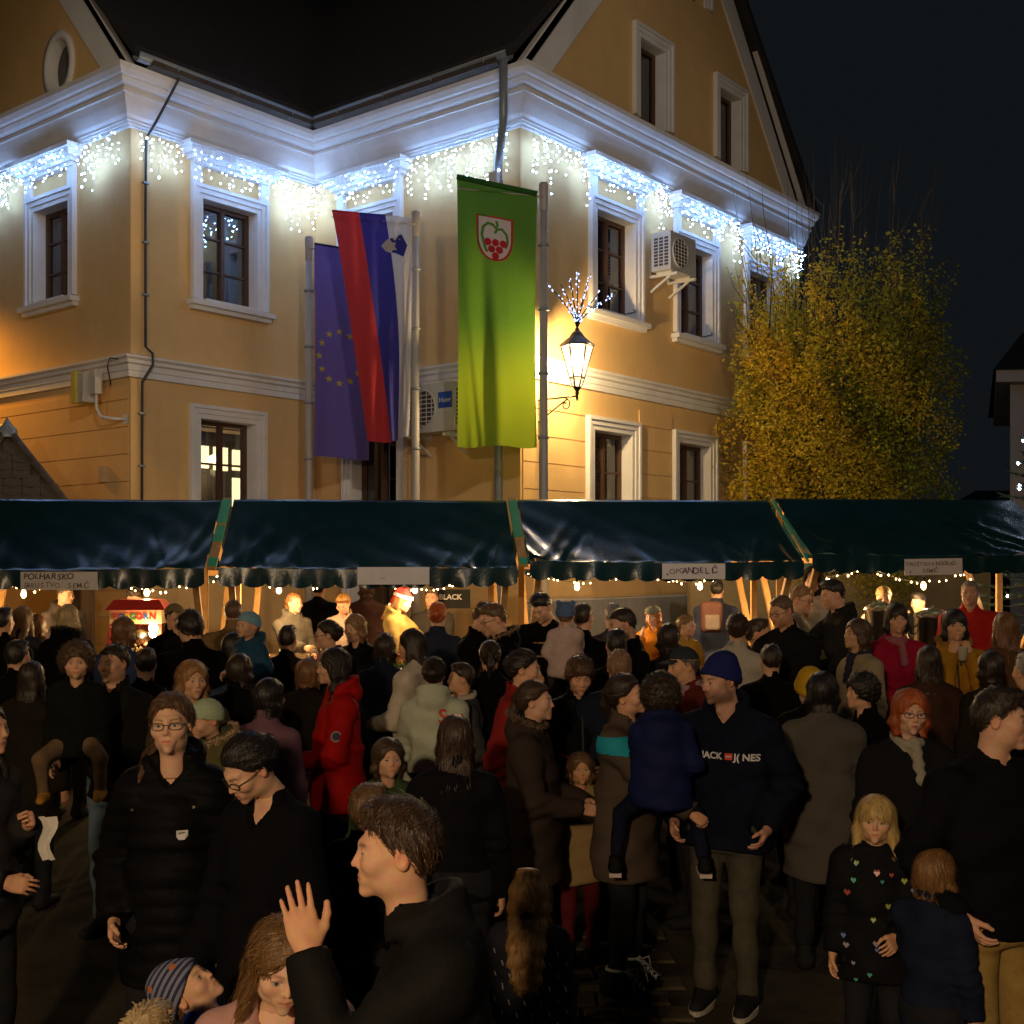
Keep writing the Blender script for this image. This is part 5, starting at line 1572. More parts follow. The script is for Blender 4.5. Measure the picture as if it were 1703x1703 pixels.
def hair_sdf(style, k):
    cw = k['cw']; fl = k['fl']
    def face(P, top=.066, w=.062):
        return ell(P, (0, -.100, -.030), (w * cw, .082, .030 + top))
    def f(P):
        x, y, z = P; X = np.abs(x)
        nz = .0035 * np.sin(x * 95 + 2 * np.sin(y * 60)) * np.sin(y * 80 + z * 50)
        if style in ('short', 'quiff', 'mop', 'crop', 'buzz', 'fringe'):
            inf = {'short': .011, 'quiff': .012, 'mop': .020, 'crop': .008, 'buzz': .004, 'fringe': .012}[style]
            d = cranium(P, k, 0.0) - (inf - (inf - .0045) * (np.clip((.085 - z) / .05, 0, 1) if style in ('short', 'quiff', 'crop') else 0))
            if style == 'quiff': d = smin(d, ell(P, (.006, -.030, .108), (.052, .050, .022)), .02)
            if style in ('short', 'mop'): d = smin(d, ell(P, (-.012, -.012, .112), (.055, .068, .020)), .025)
            if style == 'mop': d = smin(d, ell(P, (.005, -.070, .078), (.060, .030, .026)), .02)
            d = d + nz * (1 if style != 'buzz' else .2)
            if style == 'mop':
                cut = -(z + .030 + .92 * y + .012 * np.sin(X * 60))
                d = smax(d, np.minimum(cut, np.maximum(np.maximum(-(z + .012), y - .006), -(y + .022))), .006)
                d = smax(d, -(z + .078), .006); d = smax(d, -face(P, .048), .006)
            else:
                hl = hairline(P)
                d = d + .008 * (1 - np.clip((y - hl) / .035, 0, 1)) * (style != 'buzz')
                d = smax(d, hl - y, .005)
            d = smax(d, -ell((X, y, z), (.078 * cw, .014, -.010), (.022, .022, .031)), .006)
            if style == 'fringe': d = smax(d, z - .030 - .0 * y + 0 * x, .01)
            return d
        if style == 'curly':
            d = cranium(P, k, .028) + .006 * np.sin(x * 150 + 4 * np.sin(z * 60 + y * 30)) * np.sin(y * 140 + 3 * np.sin(x * 70)) + .005 * np.sin(z * 170 + 5 * np.sin(x * 55 + y * 40))
            d = smax(d, -(z + .055 + .35 * y), .01)
            return smax(d, -face(P, .050), .008)
        if style in ('pony', 'bun', 'updo', 'highbun', 'ponyside'):
            hl = hairline(P, .011)
            inf = .0010 + (.0125 if style != 'updo' else .018) * np.clip((y - hl) / .055, 0, 1) ** .8
            d = cranium(P, k, 0.0) - inf + .35 * nz
            d = smax(d, hl - y, .004)
            d = smax(d, -ell((X, y, z), (.078 * cw, .014, -.010), (.022, .021, .030)), .005)
            if style == 'pony':
                d = smin(d, sph(P, (0, .112, .030), .020), .01)
                d = smin(d, cap(P, (0, .120, .025), (0, .140, -.060), .026, .030), .012); d = smin(d, cap(P, (0, .140, -.060), (.01, .120, -.170), .030, .010), .012)
            if style == 'ponyside':
                d = smin(d, sph(P, (-.02, .098, -.030), .020), .01)
                d = smin(d, cap(P, (-.03, .095, -.035), (-.095, .045, -.13), .024, .027), .012); d = smin(d, cap(P, (-.095, .045, -.13), (-.125, -.035, -.22), .026, .008), .012)
            if style == 'bun': d = smin(d, ell(P, (0, .118, .022), (.042, .032, .038)), .010)
            if style == 'highbun': d = smin(d, ell(P, (0, .085, .095), (.036, .036, .032)), .010)
            if style == 'updo':
                d = smin(d, ell(P, (0, .095, .040), (.060, .050, .055)) + .006 * np.sin(x * 110 + z * 70) * np.sin(z * 90 + y * 40), .015)
            return d
        # hair worn down
        inf = {'bob': .017, 'bobfringe': .019, 'long': .013, 'longwavy': .018, 'longfringe': .014, 'longcentre': .011, 'xlong': .014}[style]
        d = cranium(P, k, inf)
        L = {'bob': .115, 'bobfringe': .105, 'long': .30, 'longwavy': .29, 'longfringe': .27, 'longcentre': .33, 'xlong': .50}[style] * (.9 if fl < .95 else 1)
        wav = .006 * np.sin(z * 70 + X * 20) if style in ('longwavy', 'bob', 'xlong') else .0025 * np.sin(z * 30)
        bk = np.maximum(ell(P, (0, .050, -.06), (.086 * cw, .058, .13)), -(z + L))
        if L > .2:
            yb = y - (.46 if style != 'xlong' else .66) * np.clip(-.10 - z, 0, .14)
            b2 = np.maximum(ell((x, yb, z), (0, .064, -.16), (.092 * cw, .038, .05 + L - .12)), -(z + L)); bk = smin(bk, b2, .03)
        for s in (1,):
            sr_ = .019 if style == 'longcentre' else .026
            sd = cap((X, y, z), (.066 * cw, .014, .03), (.074 * cw + .004, .008, -.07), sr_, sr_ + .001)
            sd = smin(sd, cap((X, y, z), (.074 * cw + .004, .006, -.07), (.078 * cw + (.02 if L > .2 else -.006), -.028 if L > .2 else -.004, -min(L, .24) + .0), sr_ + .001, .014), .02)
            bk = smin(bk, sd, .025)
        d = smin(d, bk + wav + nz * .8, .020)
        d = smax(d, -ell(P, (0, -.100, -.050), (.056 * cw, .088, .030 + (.062 if 'fringe' not in style else .030) + .028)), .006)
        d = smax(d, -ell(P, (0, -.06, -.17), (.060, .075, .09)), .01)
        if 'fringe' in style:
            fr = np.maximum(cranium(P, k, .012), -(z - .030 - .004 * np.sin(x * 160)))
            fr = np.maximum(fr, y + .02); d = smin(d, fr, .006)
        return d
    return f


def hair_tail(style):
    return {'ponyside': (-.02, .098, -.030), 'pony': (0, .112, .030), 'bun': (0, .118, .022), 'highbun': (0, .085, .095), 'updo': (0, .1, .05)}.get(style)


_hh = {}
def hair_mesh(style, kind, h, ns, rs):
    key = (style, kind, h, ns)
    if key in _hh: return _hh[key]
    k = HP[kind]; f = hair_sdf(style, k)
    lo, hi = (-.15, -.145, -.37 if style != 'xlong' else -.54), (.15, .21, .16)
    if style in ('short', 'quiff', 'mop', 'crop', 'buzz', 'fringe', 'curly'): lo = (-.13, -.14, -.11)
    V, F = snets(f, lo, hi, h)
    r = np.random.default_rng(len(style) * 7 + len(kind))
    # strands flow over the surface from random roots
    if len(V) and ns:
        roots = V[r.integers(0, len(V), ns)] + r.normal(0, .002, (ns, 3))
        def grad(Q):
            e = .002; g = np.empty_like(Q)
            for d in range(3):
                A = Q.copy(); A[:, d] += e; B = Q.copy(); B[:, d] -= e
                g[:, d] = (f((A[:, 0], A[:, 1], A[:, 2])) - f((B[:, 0], B[:, 1], B[:, 2]))) / (2 * e)
            return g / np.maximum(np.linalg.norm(g, axis=1), 1e-6)[:, None]
        if style == 'curly': rs = rs * .6
        M = 6; step = {'short': .0065, 'quiff': .011, 'mop': .013, 'crop': .007, 'buzz': .003, 'fringe': .008, 'curly': .012}.get(style, .021)
        pts = [roots]; Q = roots.copy(); tail = hair_tail(style)
        lift = r.uniform(.0004, .006, ns)[:, None] + (r.random(ns)[:, None] < .05) * r.uniform(.002, .008, ns)[:, None]
        jit = r.normal(0, .25, (ns, 3))
        for m in range(M - 1):
            g = grad(Q)
            if tail is not None:
                d = np.array(tail) - Q; far = np.linalg.norm(d, axis=1)[:, None] > .045
                dd = np.where(far, d, np.array([0, .3, -1.0]))
            elif style in ('short', 'quiff', 'mop', 'crop', 'buzz', 'fringe'):
                dd = np.stack([Q[:, 0] * 6, np.where(Q[:, 2] > .06, -.8 if style in ('mop', 'quiff') else -.25, .5), np.where(Q[:, 2] > .07, .35 if style == 'quiff' else -.05, -1.0)], 1)
            elif style == 'curly':
                dd = r.normal(0, 1, Q.shape) + np.array([0, 0, -.4])
            else:
                dd = np.stack([Q[:, 0] * 9, (Q[:, 1] - .01) * 6, -1.0 + 0 * Q[:, 0]], 1)
                if 'fringe' not in style:
                    ff = (Q[:, 2] > .03) & (Q[:, 1] < .03)
                    dd[ff] = np.stack([np.sign(Q[ff, 0] - .008) * 1.3, .35 + 0 * Q[ff, 0], -.7 + 0 * Q[ff, 0]], 1)
                if style in ('longwavy', 'xlong'): dd[:, 0] += .5 * np.sin(Q[:, 2] * 60 + jit[:, 0] * 9)
            dd = dd / np.maximum(np.linalg.norm(dd, axis=1), 1e-6)[:, None] + jit * .6
            dd = dd - g * np.sum(dd * g, 1)[:, None]
            dd /= np.maximum(np.linalg.norm(dd, axis=1), 1e-6)[:, None]
            Q = Q + dd * step * r.uniform(.8, 1.2, ns)[:, None]
            g = grad(Q); val = f((Q[:, 0], Q[:, 1], Q[:, 2]))[:, None]
            Q = Q - g * np.clip(val - lift * (1 + (.5 if style in ('curly', 'longwavy', 'mop') else .2) * m), -.01, .02)
            if 'fringe' not in style and style != 'mop':
                ins = ell((Q[:, 0], Q[:, 1], Q[:, 2]), (0, -.100, -.048), (.056 * k['cw'], .088, .108)) < 0
                Q[ins] = pts[-1][ins]
            pts.append(Q.copy())
        A = np.stack(pts, 1)                                   # ns, M, 3
        T = np.gradient(A, axis=1); T /= np.maximum(np.linalg.norm(T, axis=2), 1e-7)[..., None]
        fl_ = A.reshape(-1, 3); out = grad(fl_).reshape(A.shape)
        ref = np.cross(T, out); ref /= np.maximum(np.linalg.norm(ref, axis=2), 1e-7)[..., None]
        w = 1.35 * rs * (1 - .75 * (np.arange(M) / (M - 1)) ** 2)[None, :, None] * r.uniform(.6, 1.3, ns)[:, None, None]
        tilt = out * (w * r.uniform(-.5, .5, ns)[:, None, None])
        SV = np.stack([A + ref * w + tilt, A - ref * w - tilt], 2).reshape(-1, 3)                 # ns, M, 2 -> flat locks lying on the head
        b = (np.arange(ns) * M * 2)[:, None]; mm = (np.arange(M - 1) * 2)[None, :]
        SF = np.stack([b + mm, b + mm + 1, b + mm + 3, b + mm + 2], -1).reshape(-1, 4)
        V = np.concatenate([V, SV]); F = np.concatenate([F, SF + (len(V) - len(SV))])
    _hh[key] = (V, F)
    return _hh[key]


# ------------------------------------------------------------------ headgear (same head space)
def hat_sdf(style, k):
    cw = k['cw']
    def f(P):
        x, y, z = P
        if style in ('beanie', 'beanie_back', 'babyhat'):
            d = cranium(P, k, .017 if style != 'babyhat' else .012)
            d = smin(d, ell(P, (0, .045, .100), (.062, .075, .050)), .04) if style != 'babyhat' else d
            ln = z - .020 - (.0 if y is None else 0) + .42 * (y + .02)
            d = smax(d, -(z - .034 + .50 * (y + .05)), .004)
            d = d + .0012 * np.sin(np.arctan2(x, y - .016) * 60)
            br = np.abs(z - .034 + .50 * (y + .05) - .020) - .020
            brim = smax(cranium(P, k, .023), br, .004)
            return smin(d, brim, .004) if style != 'babyhat' else d
        if style == 'santa':
            d = smax(cranium(P, k, .016), -(z - .055 + .10 * y), .004)
            d = smin(d, cap(P, (0, .03, .11), (-.03, .10, .10), .055, .030), .03); d = smin(d, cap(P, (-.03, .10, .10), (-.05, .115, -.08), .030, .016), .02)
            return d
        if style == 'santa_trim':
            d = np.abs(cranium(P, k, .020)) - .012
            d = np.maximum(d, np.abs(z - .060 + .10 * y) - .020) + .0025 * np.sin(x * 300) * np.sin(y * 280 + z * 200)
            return np.minimum(d, sph(P, (-.05, .118, -.10), .026) + .003 * np.sin(x * 300) * np.sin(z * 280))
        if style == 'cap':
            d = smax(cranium(P, k, .013), -(z - .050 + .15 * y), .004)
            vis = np.maximum(ell(P, (0, -.085, .040 - .0), (.068, .085, .10)), np.abs(z - .048 - .10 * (y + .1) + 6.0 * x * x * .3) - .0045)
            vis = np.maximum(vis, y + .055)
            return smin(d, vis, .004)
        if style == 'flatcap':
            d = ell(P, (0, .002, .082), (.095, .120, .046))
            d = smin(d, smax(cranium(P, k, .012), -(z - .052 + .10 * y), .004), .012)
            vis = np.maximum(ell(P, (0, -.085, .050), (.070, .062, .10)), np.abs(z - .056 + 1.6 * x * x) - .006)
            return smin(d, vis, .010)
        if style == 'pompom':
            d = smax(cranium(P, k, .018), -(z - .030 + .30 * (y + .03)), .004) + .002 * np.sin(z * 140)
            for s in (-1, 1): d = smin(d, sph(P, (s * .070, .02, .120), .030) + .004 * np.sin(x * 170) * np.sin(y * 190), .006)
            return d
        if style == 'furhood':
            d = np.abs(cranium(P, k, .026)) - .010
            d = np.maximum(d, -(y + .045))
            ring = np.sqrt((np.sqrt((x / .098) ** 2 + ((z - .0) / .125) ** 2) - 1) ** 2 * .0118 + (y + .050) ** 2) - .026
            ring = ring + .006 * np.sin(x * 160 + z * 90) * np.sin(z * 170 - y * 80)
            d = smin(d, ring, .01)
            return d
        if style == 'hoodup':
            d = np.abs(cranium(P, k, .028)) - .008
            d = smin(d, np.abs(ell(P, (0, .035, -.07), (.088, .085, .13))) - .008, .01)
            return smax(d, -ell(P, (0, -.11, -.015), (.066, .105, .118)), .01)
        if style == 'headband':
            d = np.abs(cranium(P, k, .012)) - .006
            return np.maximum(d, np.abs(z - .052 + .30 * y) - .016)
        if style == 'mask':
            d = np.abs(ell(P, (0, -.040, -.048), (.062 * k['jw'] + .002, .064, .062))) - .0022
            return np.maximum(np.maximum(d, z + .016), y + .025)
    return f
_ht = {}
def hat_mesh(style, kind, h):
    key = (style, kind, h)
    if key not in _ht:
        V, F = snets(hat_sdf(style, HP[kind]), (-.17, -.19, -.21), (.17, .19, .20), h)
        _ht[key] = (V, F)
    return _ht[key]


# ------------------------------------------------------------------ materials for people
skin_m = bpy.data.materials.new('skin'); skin_m.use_nodes = True
_N = skin_m.node_tree.nodes; _L = skin_m.node_tree.links; _b = _N['Principled BSDF']
_a = _N.new('ShaderNodeAttribute'); _a.attribute_name = 'Col'
_tc = _N.new('ShaderNodeTexCoord'); _n = _N.new('ShaderNodeTexNoise'); _n.inputs['Scale'].default_value = 45; _n.inputs['Detail'].default_value = 6
_mx = _N.new('ShaderNodeMix'); _mx.data_type = 'RGBA'; _mx.blend_type = 'OVERLAY'; _mx.inputs['Factor'].default_value = .30
_L.new(_tc.outputs['Object'], _n.inputs['Vector']); _L.new(_a.outputs['Color'], _mx.inputs['A']); _L.new(_n.outputs['Color'], _mx.inputs['B'])
_L.new(_mx.outputs['Result'], _b.inputs['Base Color']); _b.inputs['Roughness'].default_value = .60; _b.inputs['Specular IOR Level'].default_value = .4
_n2 = _N.new('ShaderNodeTexNoise'); _n2.inputs['Scale'].default_value = 320; _bp = _N.new('ShaderNodeBump'); _bp.inputs['Strength'].default_value = .12; _bp.inputs['Distance'].default_value = .004
_L.new(_tc.outputs['Object'], _n2.inputs['Vector']); _L.new(_n2.outputs['Fac'], _bp.inputs['Height']); _L.new(_bp.outputs[0], _b.inputs['Normal'])
_b.inputs['Subsurface Weight'].default_value = .10; _b.inputs['Subsurface Radius'].default_value = (.012, .005, .003)


def cname(p, c): return p + '_%02x%02x%02x' % tuple(int(min(max(v, 0), 1) ** .4545 * 255) for v in c[:3])
def hair_mat(c):
    nm = cname('hair', c)
    if nm in _mc: return _mc[nm]
    m = pm(nm, c, .42, .45, 55, .5, 160, stretch=(1.0, 1.0, .10), spec=.5)
    return m
def cloth_mat(c, style='cloth'):
    nm = cname(style, c)
    if nm in _mc: return _mc[nm]
    if style == 'puffer': return pm(nm, c, .6, .15, 14, .25, 40, spec=.06)
    if style == 'knit': return pm(nm, c, .9, .15, 90, .5, 160, spec=.04)
    if style == 'wool': return pm(nm, c, .92, .10, 120, .35, 220, spec=.04)
    if style == 'denim': return pm(nm, c, .85, .30, 9, .3, 300, spec=.05, stretch=(1, 1, .5))
    if style == 'shell': return pm(nm, c, .66, .12, 10, .25, 90, spec=.06)
    return pm(nm, c, .88, .18, 18, .3, 180, spec=.05)


lens_m = bpy.data.materials.new('spectacle_lens'); lens_m.use_nodes = True
_N = lens_m.node_tree.nodes; _L = lens_m.node_tree.links; _N.remove(_N['Principled BSDF'])
_t = _N.new('ShaderNodeBsdfTransparent'); _g = _N.new('ShaderNodeBsdfGlossy'); _x = _N.new('ShaderNodeMixShader'); _g.inputs['Roughness'].default_value = .03; _x.inputs[0].default_value = .05
_L.new(_t.outputs[0], _x.inputs[1]); _L.new(_g.outputs[0], _x.inputs[2]); _L.new(_x.outputs[0], _N['Material Output'].inputs[0])


# ------------------------------------------------------------------ figure builder
def ik(S_, W_, a, b, pole):
    S_ = np.array(S_, float); W_ = np.array(W_, float); d = W_ - S_; L = np.linalg.norm(d)
    L2 = min(L, (a + b) * .995); u = d / L; W_ = S_ + u * L2
    x = (a * a - b * b + L2 * L2) / (2 * L2); hgt = math.sqrt(max(a * a - x * x, 0))
    p = np.array(pole, float); p = p - u * (p @ u); p /= np.linalg.norm(p)
    return S_ + u * x + p * hgt, W_


# wrist target in body heights for each arm: (outwards, forwards, up)
ARMS = {'down': (.135, .02, .475), 'hold': (.055, .165, .60), 'chest': (.03, .15, .665), 'phone': (.045, .20, .70), 'mouth': (.035, .125, .80), 'pocket': (.125, .055, .53),
        'carry': (-.02, .19, .60), 'carry2': (.10, .20, .70), 'up': (.13, .12, 1.0), 'front': (.08, .26, .66), 'back': (.07, -.09, .56), 'tot': (.12, .10, .62), 'hug': (.03, .19, .74)}


def rot3(rx, ry, rz):
    return np.array(Matrix.Rotation(rz, 3, 'Z') @ Matrix.Rotation(ry, 3, 'Y') @ Matrix.Rotation(rx, 3, 'X'))


PEOPLE = []
def person(label, px, d, ytop, yaw, kind='man', hair='short', hc=(.03, .02, .014), top=(.02, .02, .022), mat='cloth', legs=(.02, .02, .024), legmat='cloth', hem=.50, arms=('down', 'down'),
           head=(0, 0, 0), skin=(.70, .395, .245), hat=None, hatc=None, glasses=False, beard=None, quilt=False, collar=.055, hood=None, hoodc=None, fur=None, scarf=None, lod=1, carried=None,
           width=1.0, handpose=('relaxed', 'relaxed'), brow=None, eyes=(.05, .03, .02), lips=None, flare=0.0, group='visitors at the market', height=None, shoe=(.02, .02, .02), sole=None, mo=0.0, wrist=None,
           sleeve=1.0, straddle=False, strands=None, neckline=0.0, lean=(0, 0), hat2=None, hands=True, zip_=None, pole=None, hrot=None):
    adult = kind in ('man', 'woman', 'teen')
    if hem == .50: hem = .465 if adult else .42
    if carried: hem = min(hem, .385)
    x = (px - 851.5) * d / 2000.0; g = ground_z(d); ztop = CAMZ - (ytop - 940) * d / 2000.0
    H = height or (ztop - g)
    z0 = ztop - H                                        # a carried child's feet are off the ground
    r = empty('person', (x, d, z0), label, 'person', group, rz=rad(yaw))
    rt = dict(man=8.05, woman=8.0, teen=8.0, child=6.75, toddler=5.2)[kind]
    hh = min(max(H / rt, .17), .245 if adult else .225); sc = hh / .238
    K = HP[kind]; hi = lod >= 2
    hz = H - .121 * sc - (.012 * sc if hair not in (None, 'buzz', 'bald') or hat else 0)
    zsh = hz - .118 * sc - (.082 if adult else .068) * H
    zn = hz - .172 * sc                                 # base of the neck
    sw = {'man': .105, 'woman': .089, 'teen': .095, 'child': .094, 'toddler': .100}[kind] * H * width
    zhip = .515 * H if adult else .47 * H
    hw = .050 * H
    lx, ly = lean
    T = lambda P: P
    # --- skeleton
    Sx = [np.array((s * sw, .012 * H, zsh)) for s in (1, -1)]           # character's left arm is +x when facing -y
    al, bl_ = .168 * H, .150 * H
    if not adult: al, bl_ = .155 * H, .14 * H
    EL = []
    for i, s in enumerate((1, -1)):
        if wrist and wrist[i] is not None: t = wrist[i]
        else: t = ARMS[arms[i]]
        Wt = np.array((s * t[0] * H * (width if t[0] > .1 else 1), -t[1] * H, t[2] * H))
        if not adult: Wt[2] = zsh - (.80 * H - Wt[2]) * .95
        po = pole[i] if pole and pole[i] is not None else (s * .42, .34, -.9)
        EL.append(ik(Sx[i], Wt, al, bl_, po))
    R3 = rot3(rad(head[1]), rad(head[2]), rad(head[0]))
    piv = np.array((0, .022 * sc, -.11 * sc))
    hoff = np.array((lx, ly - .018 * H / 1.75, hz))
    def headT(V): return (R3 @ (V * sc - piv).T).T + piv + hoff
    # --- body: head and neck, hands, and the trunk and limbs under the clothes, one mesh
    hres = {0: .0115, 1: .0098, 2: .0072, 3: .0045}[lod]
    HV, HF = head_mesh(kind, hres, mo)
    skin_ = np.array(skin)
    lipc = lips or tuple(skin_ * np.array([.92, .52, .50]))
    HC = head_color(HV, K, skin_, lipc, brow or tuple(np.array(hc) * .7), .8 if adult else .5, eyes, beard)
    Vs, Fs, Cs = [headT(HV)], [HF], [HC]; nv = len(HV)
    if hands:
        for i, s in enumerate((1, -1)):
            E_, W_ = EL[i]
            HVv, HFf = hand_mesh(handpose[i], {0: .012, 1: .0105, 2: .0075, 3: .0050}[lod])
            hs = sc * (1.0 if kind in ('man', 'teen') else .90 if kind == 'woman' else .88)
            ax = W_ - E_; ax /= np.linalg.norm(ax)
            pn = np.array((-s * .85, -.25, .15)) if ax[2] < -.6 else np.array((-s * .45, .75, -.2))
            if hrot and hrot[i] is not None: pn = np.array(hrot[i], float)
            pn = pn - ax * (pn @ ax); pn /= np.linalg.norm(pn)
            # local: -z along ax, -y along palm normal, x thumb side
            zc = -ax; yc = -pn; xc = np.cross(yc, zc)
            M = np.stack([xc, yc, zc], 1)
            lv = HVv * hs
            if s < 0: lv = lv * np.array([-1, 1, 1]); HFf = HFf[:, ::-1]
            Vs.append((M @ lv.T).T + W_); Fs.append(HFf + nv); nv += len(lv)
            Cs.append(np.tile(skin_ * np.array([1.0, .93, .88]), (len(lv), 1)))
    def limbs(P, inf, part):
        d = None
        if part in ('trunk', 'all'):
            zs = np.array([zhip - .06 * H, zhip, zhip + .10 * H, zsh - .10 * H, zsh - .02 * H, zsh + .035 * H])
            k_ = {'man': (.098, .100, .092, .112, .112, .06), 'woman': (.098, .103, .078, .094, .094, .05), 'teen': (.088, .090, .082, .100, .102, .05), 'child': (.092, .094, .086, .094, .098, .05), 'toddler': (.115, .12, .118, .110, .112, .06)}[kind]
            rx = np.array(k_) * H * width + inf; ry = np.array([.070, .074, .066, .072, .062, .040]) * H * (1.0 if kind != 'toddler' else 1.35) * (.5 + .5 * width) + inf
            d = prof(P, zs, rx, ry, np.array([.008, .008, .004, .002, .010, .018]) * H)
            d = np.maximum(d, P[2] - (zsh + .045 * H)); d = np.maximum(d, (zhip - .07 * H) - P[2])
            for s in (1, -1): d = smin(d, cap(P, (s * .028 * H, .014 * H, zsh + .030 * H), (s * sw * .92, .012 * H, zsh - .005 * H), .030 * H + inf, .036 * H + inf), .03)
            d = smin(d, cap(P, (0, .018 * H, zsh), (lx, ly + .012 * H, zn + .01), .05 * H * .8 + inf * .6, .036 * H + inf * .3), .03)
        if part in ('arms', 'all', 'trunk'):
            for i in (0, 1):
                E_, W_ = EL[i]; We = E_ + (W_ - E_) * sleeve
                a = smin(cap(P, Sx[i], E_, .035 * H + inf, .027 * H + inf), cap(P, E_, We, .027 * H + inf, .0195 * H + inf * .9), .02)
                d = a if d is None else smin(d, a, .025)
        if part in ('legs', 'all'):
            for i, s in enumerate((1, -1)):
                hp = np.array((s * hw, .01 * H, zhip))
                if carried:
                    kn = hp + np.array(((s * .13, -.09, -.14) if straddle else (s * .10, -.20, -.06))) * H; an = kn + np.array(((s * .03, .05, -.24) if straddle else (-s * .01, .06, -.20))) * H
                else:
                    kn = np.array((s * (hw + .006 * H), -.008 * H, .285 * H)); an = np.array((s * (hw + .012 * H), .012 * H, .045 * H))
                a = smin(cap(P, hp, kn, .052 * H + inf, .034 * H + inf), cap(P, kn, an, .034 * H + inf, .024 * H + inf * 1.2), .02)
                d = a if d is None else smin(d, a, .02)
            zz = cap(P, (-.02 * H, .01 * H, zhip + .03 * H), (.02 * H, .01 * H, zhip + .03 * H), .075 * H + inf, .075 * H + inf)
            d = smin(d, zz, .03)
            k_ = {'man': (.098, .100, .096), 'woman': (.098, .103, .092), 'teen': (.088, .090, .086), 'child': (.092, .094, .090), 'toddler': (.115, .12, .118)}[kind]
            pv = prof(P, np.array([zhip - .06 * H, zhip, zhip + .10 * H]), np.array(k_) * H * width + inf * .6, np.array([.070, .074, .068]) * H * (1.0 if kind != 'toddler' else 1.35) * (.5 + .5 * width) + inf * .6, np.array([.008, .008, .004]) * H)
            d = smin(d, np.maximum(np.maximum(pv, P[2] - zhip - .10 * H), zhip - .065 * H - P[2]), .03)
        return d
    reach = .40 * H
    cres = {0: .05, 1: .05, 2: .042, 3: .04}[lod]
    BV, BF = snets(lambda P: limbs(P, -.014 * H, 'all'), (-reach, -.40 * H, .02), (reach, .22 * H, hz - .12 * sc), cres)
    Vs.append(BV); Fs.append(BF + nv); nv += len(BV); Cs.append(np.tile(skin_, (len(BV), 1)))
    link('body', np_mesh('body', np.concatenate(Vs), np.concatenate(Fs), True, np.concatenate(Cs)), r, skin_m)
    # --- upper garment
    res = {0: .025, 1: .0205, 2: .0145, 3: .0110}[lod] * (1 if H > 1.1 else .8)
    zhem = hem * H
    inf = {'puffer': .017, 'wool': .014, 'shell': .014, 'knit': .009}.get(mat, .010) * (1 if adult else .85) * H / 1.7 + .009
    sd = (px * 13.7 + d * 91.3) % 6.28
    amp = .0095 * (H / 1.7)
    def coat(P):
        x_, y_, z_ = P
        d_ = limbs(P, inf, 'trunk')
        if zhem < zhip - .05 * H:                                    # skirts of a longer coat
            zs = np.array([zhem - .02, zhem + .3 * (zhip - zhem), zhip, zhip + .08 * H])
            rx = np.array([.112 + flare, .110 + flare * .6, .105, .10]) * H * width + inf; ry = np.array([.085 + flare, .083 + flare * .6, .078, .07]) * H + inf
            sk = prof(P, zs, rx, ry, np.array([.0, .004, .008, .006]) * H)
            sk = np.maximum(sk, z_ - (zhip + .12 * H))
            d_ = smin(d_, sk, .05)
        elif zhem > zhip - .05 * H:
            pass
        # folds: oblique pulls on the trunk, rings at the elbows
        fo = np.sin(z_ * 34 / H + 9 * x_ + sd + 1.6 * np.sin(x_ * 14 + y_ * 9 + sd)) * .6 + np.sin(z_ * 61 / H - 16 * x_ + 12 * y_ + 2 * sd) * .4
        d_ = d_ + amp * fo * (1.0 if not quilt else .4)
        for i in (0, 1):
            E_ = EL[i][0]; w = np.exp(-((x_ - E_[0]) ** 2 + (y_ - E_[1]) ** 2 + (z_ - E_[2]) ** 2) / (.11 * H / 1.7) ** 2)
            d_ = d_ + w * amp * 1.1 * np.sin((z_ + .4 * y_) * 150 / H + sd)
        if quilt:
            q = .062 * H / 1.65
            d_ = d_ + .0085 * (np.abs(np.sin(math.pi * (z_ + .10 * np.abs(x_)) / q)) ** .55 * -1 + .6)
        d_ = smax(d_, zhem + .012 * np.sin(x_ * 11 + sd) - z_, .012)
        # open neck
        d_ = smax(d_, -cap(P, (lx, ly + .012 * H, zn + .06), (lx, ly - .006 * H, zn + .012), .054 * sc, .050 * sc), .012)
        for i in (0, 1):                                              # cuff
            E_, W_ = EL[i]; ax = (W_ - E_) / np.linalg.norm(W_ - E_); c = E_ + (W_ - E_) * sleeve
            w = _len(x_ - c[0], y_ - c[1], z_ - c[2]) - .085 * H / 1.7
            pl = (x_ - c[0]) * ax[0] + (y_ - c[1]) * ax[1] + (z_ - c[2]) * ax[2]
            d_ = smax(d_, np.minimum(pl, -(w) + 0 * pl) if False else np.where(w < 0, pl - .004, -1), .004)
        if collar:
            rr = np.sqrt(((x_ - lx) / (.068 * sc)) ** 2 + ((y_ - ly - .014) / (.072 * sc)) ** 2)
            cz = zn + .008 + .35 * (y_ - ly - .0)
            cl = np.maximum(np.abs(rr - 1) * .066 * sc - .008 * sc, np.abs(z_ - cz - collar * .35) - collar * .62)
            if collar < .09: cl = np.where(y_ < ly, np.maximum(cl, .010 + .55 * np.maximum(z_ - zn + .012, 0) - np.abs(x_ - lx)), cl)
            d_ = smin(d_, cl, .012)
        if hood == 'down':
            hd_ = ell(P, (lx, ly + .095 * H / 1.7, zn - .005), (.118 * sc, .064, .080)); hd_ = smax(hd_, -ell(P, (lx, ly + .070 * H / 1.7, zn + .045), (.075 * sc, .050, .055)), .02)
            ring = np.sqrt((np.sqrt(((x_ - lx) / (.105 * sc)) ** 2 + ((y_ - ly - .030) / (.098 * sc)) ** 2) - 1) ** 2 * .0105 + (z_ - zn - .040 - .42 * (y_ - .03)) ** 2) - .026
            ring = np.where(y_ < ly - .052, .05, ring)
            d_ = smin(d_, smin(hd_, ring, .03), .02)
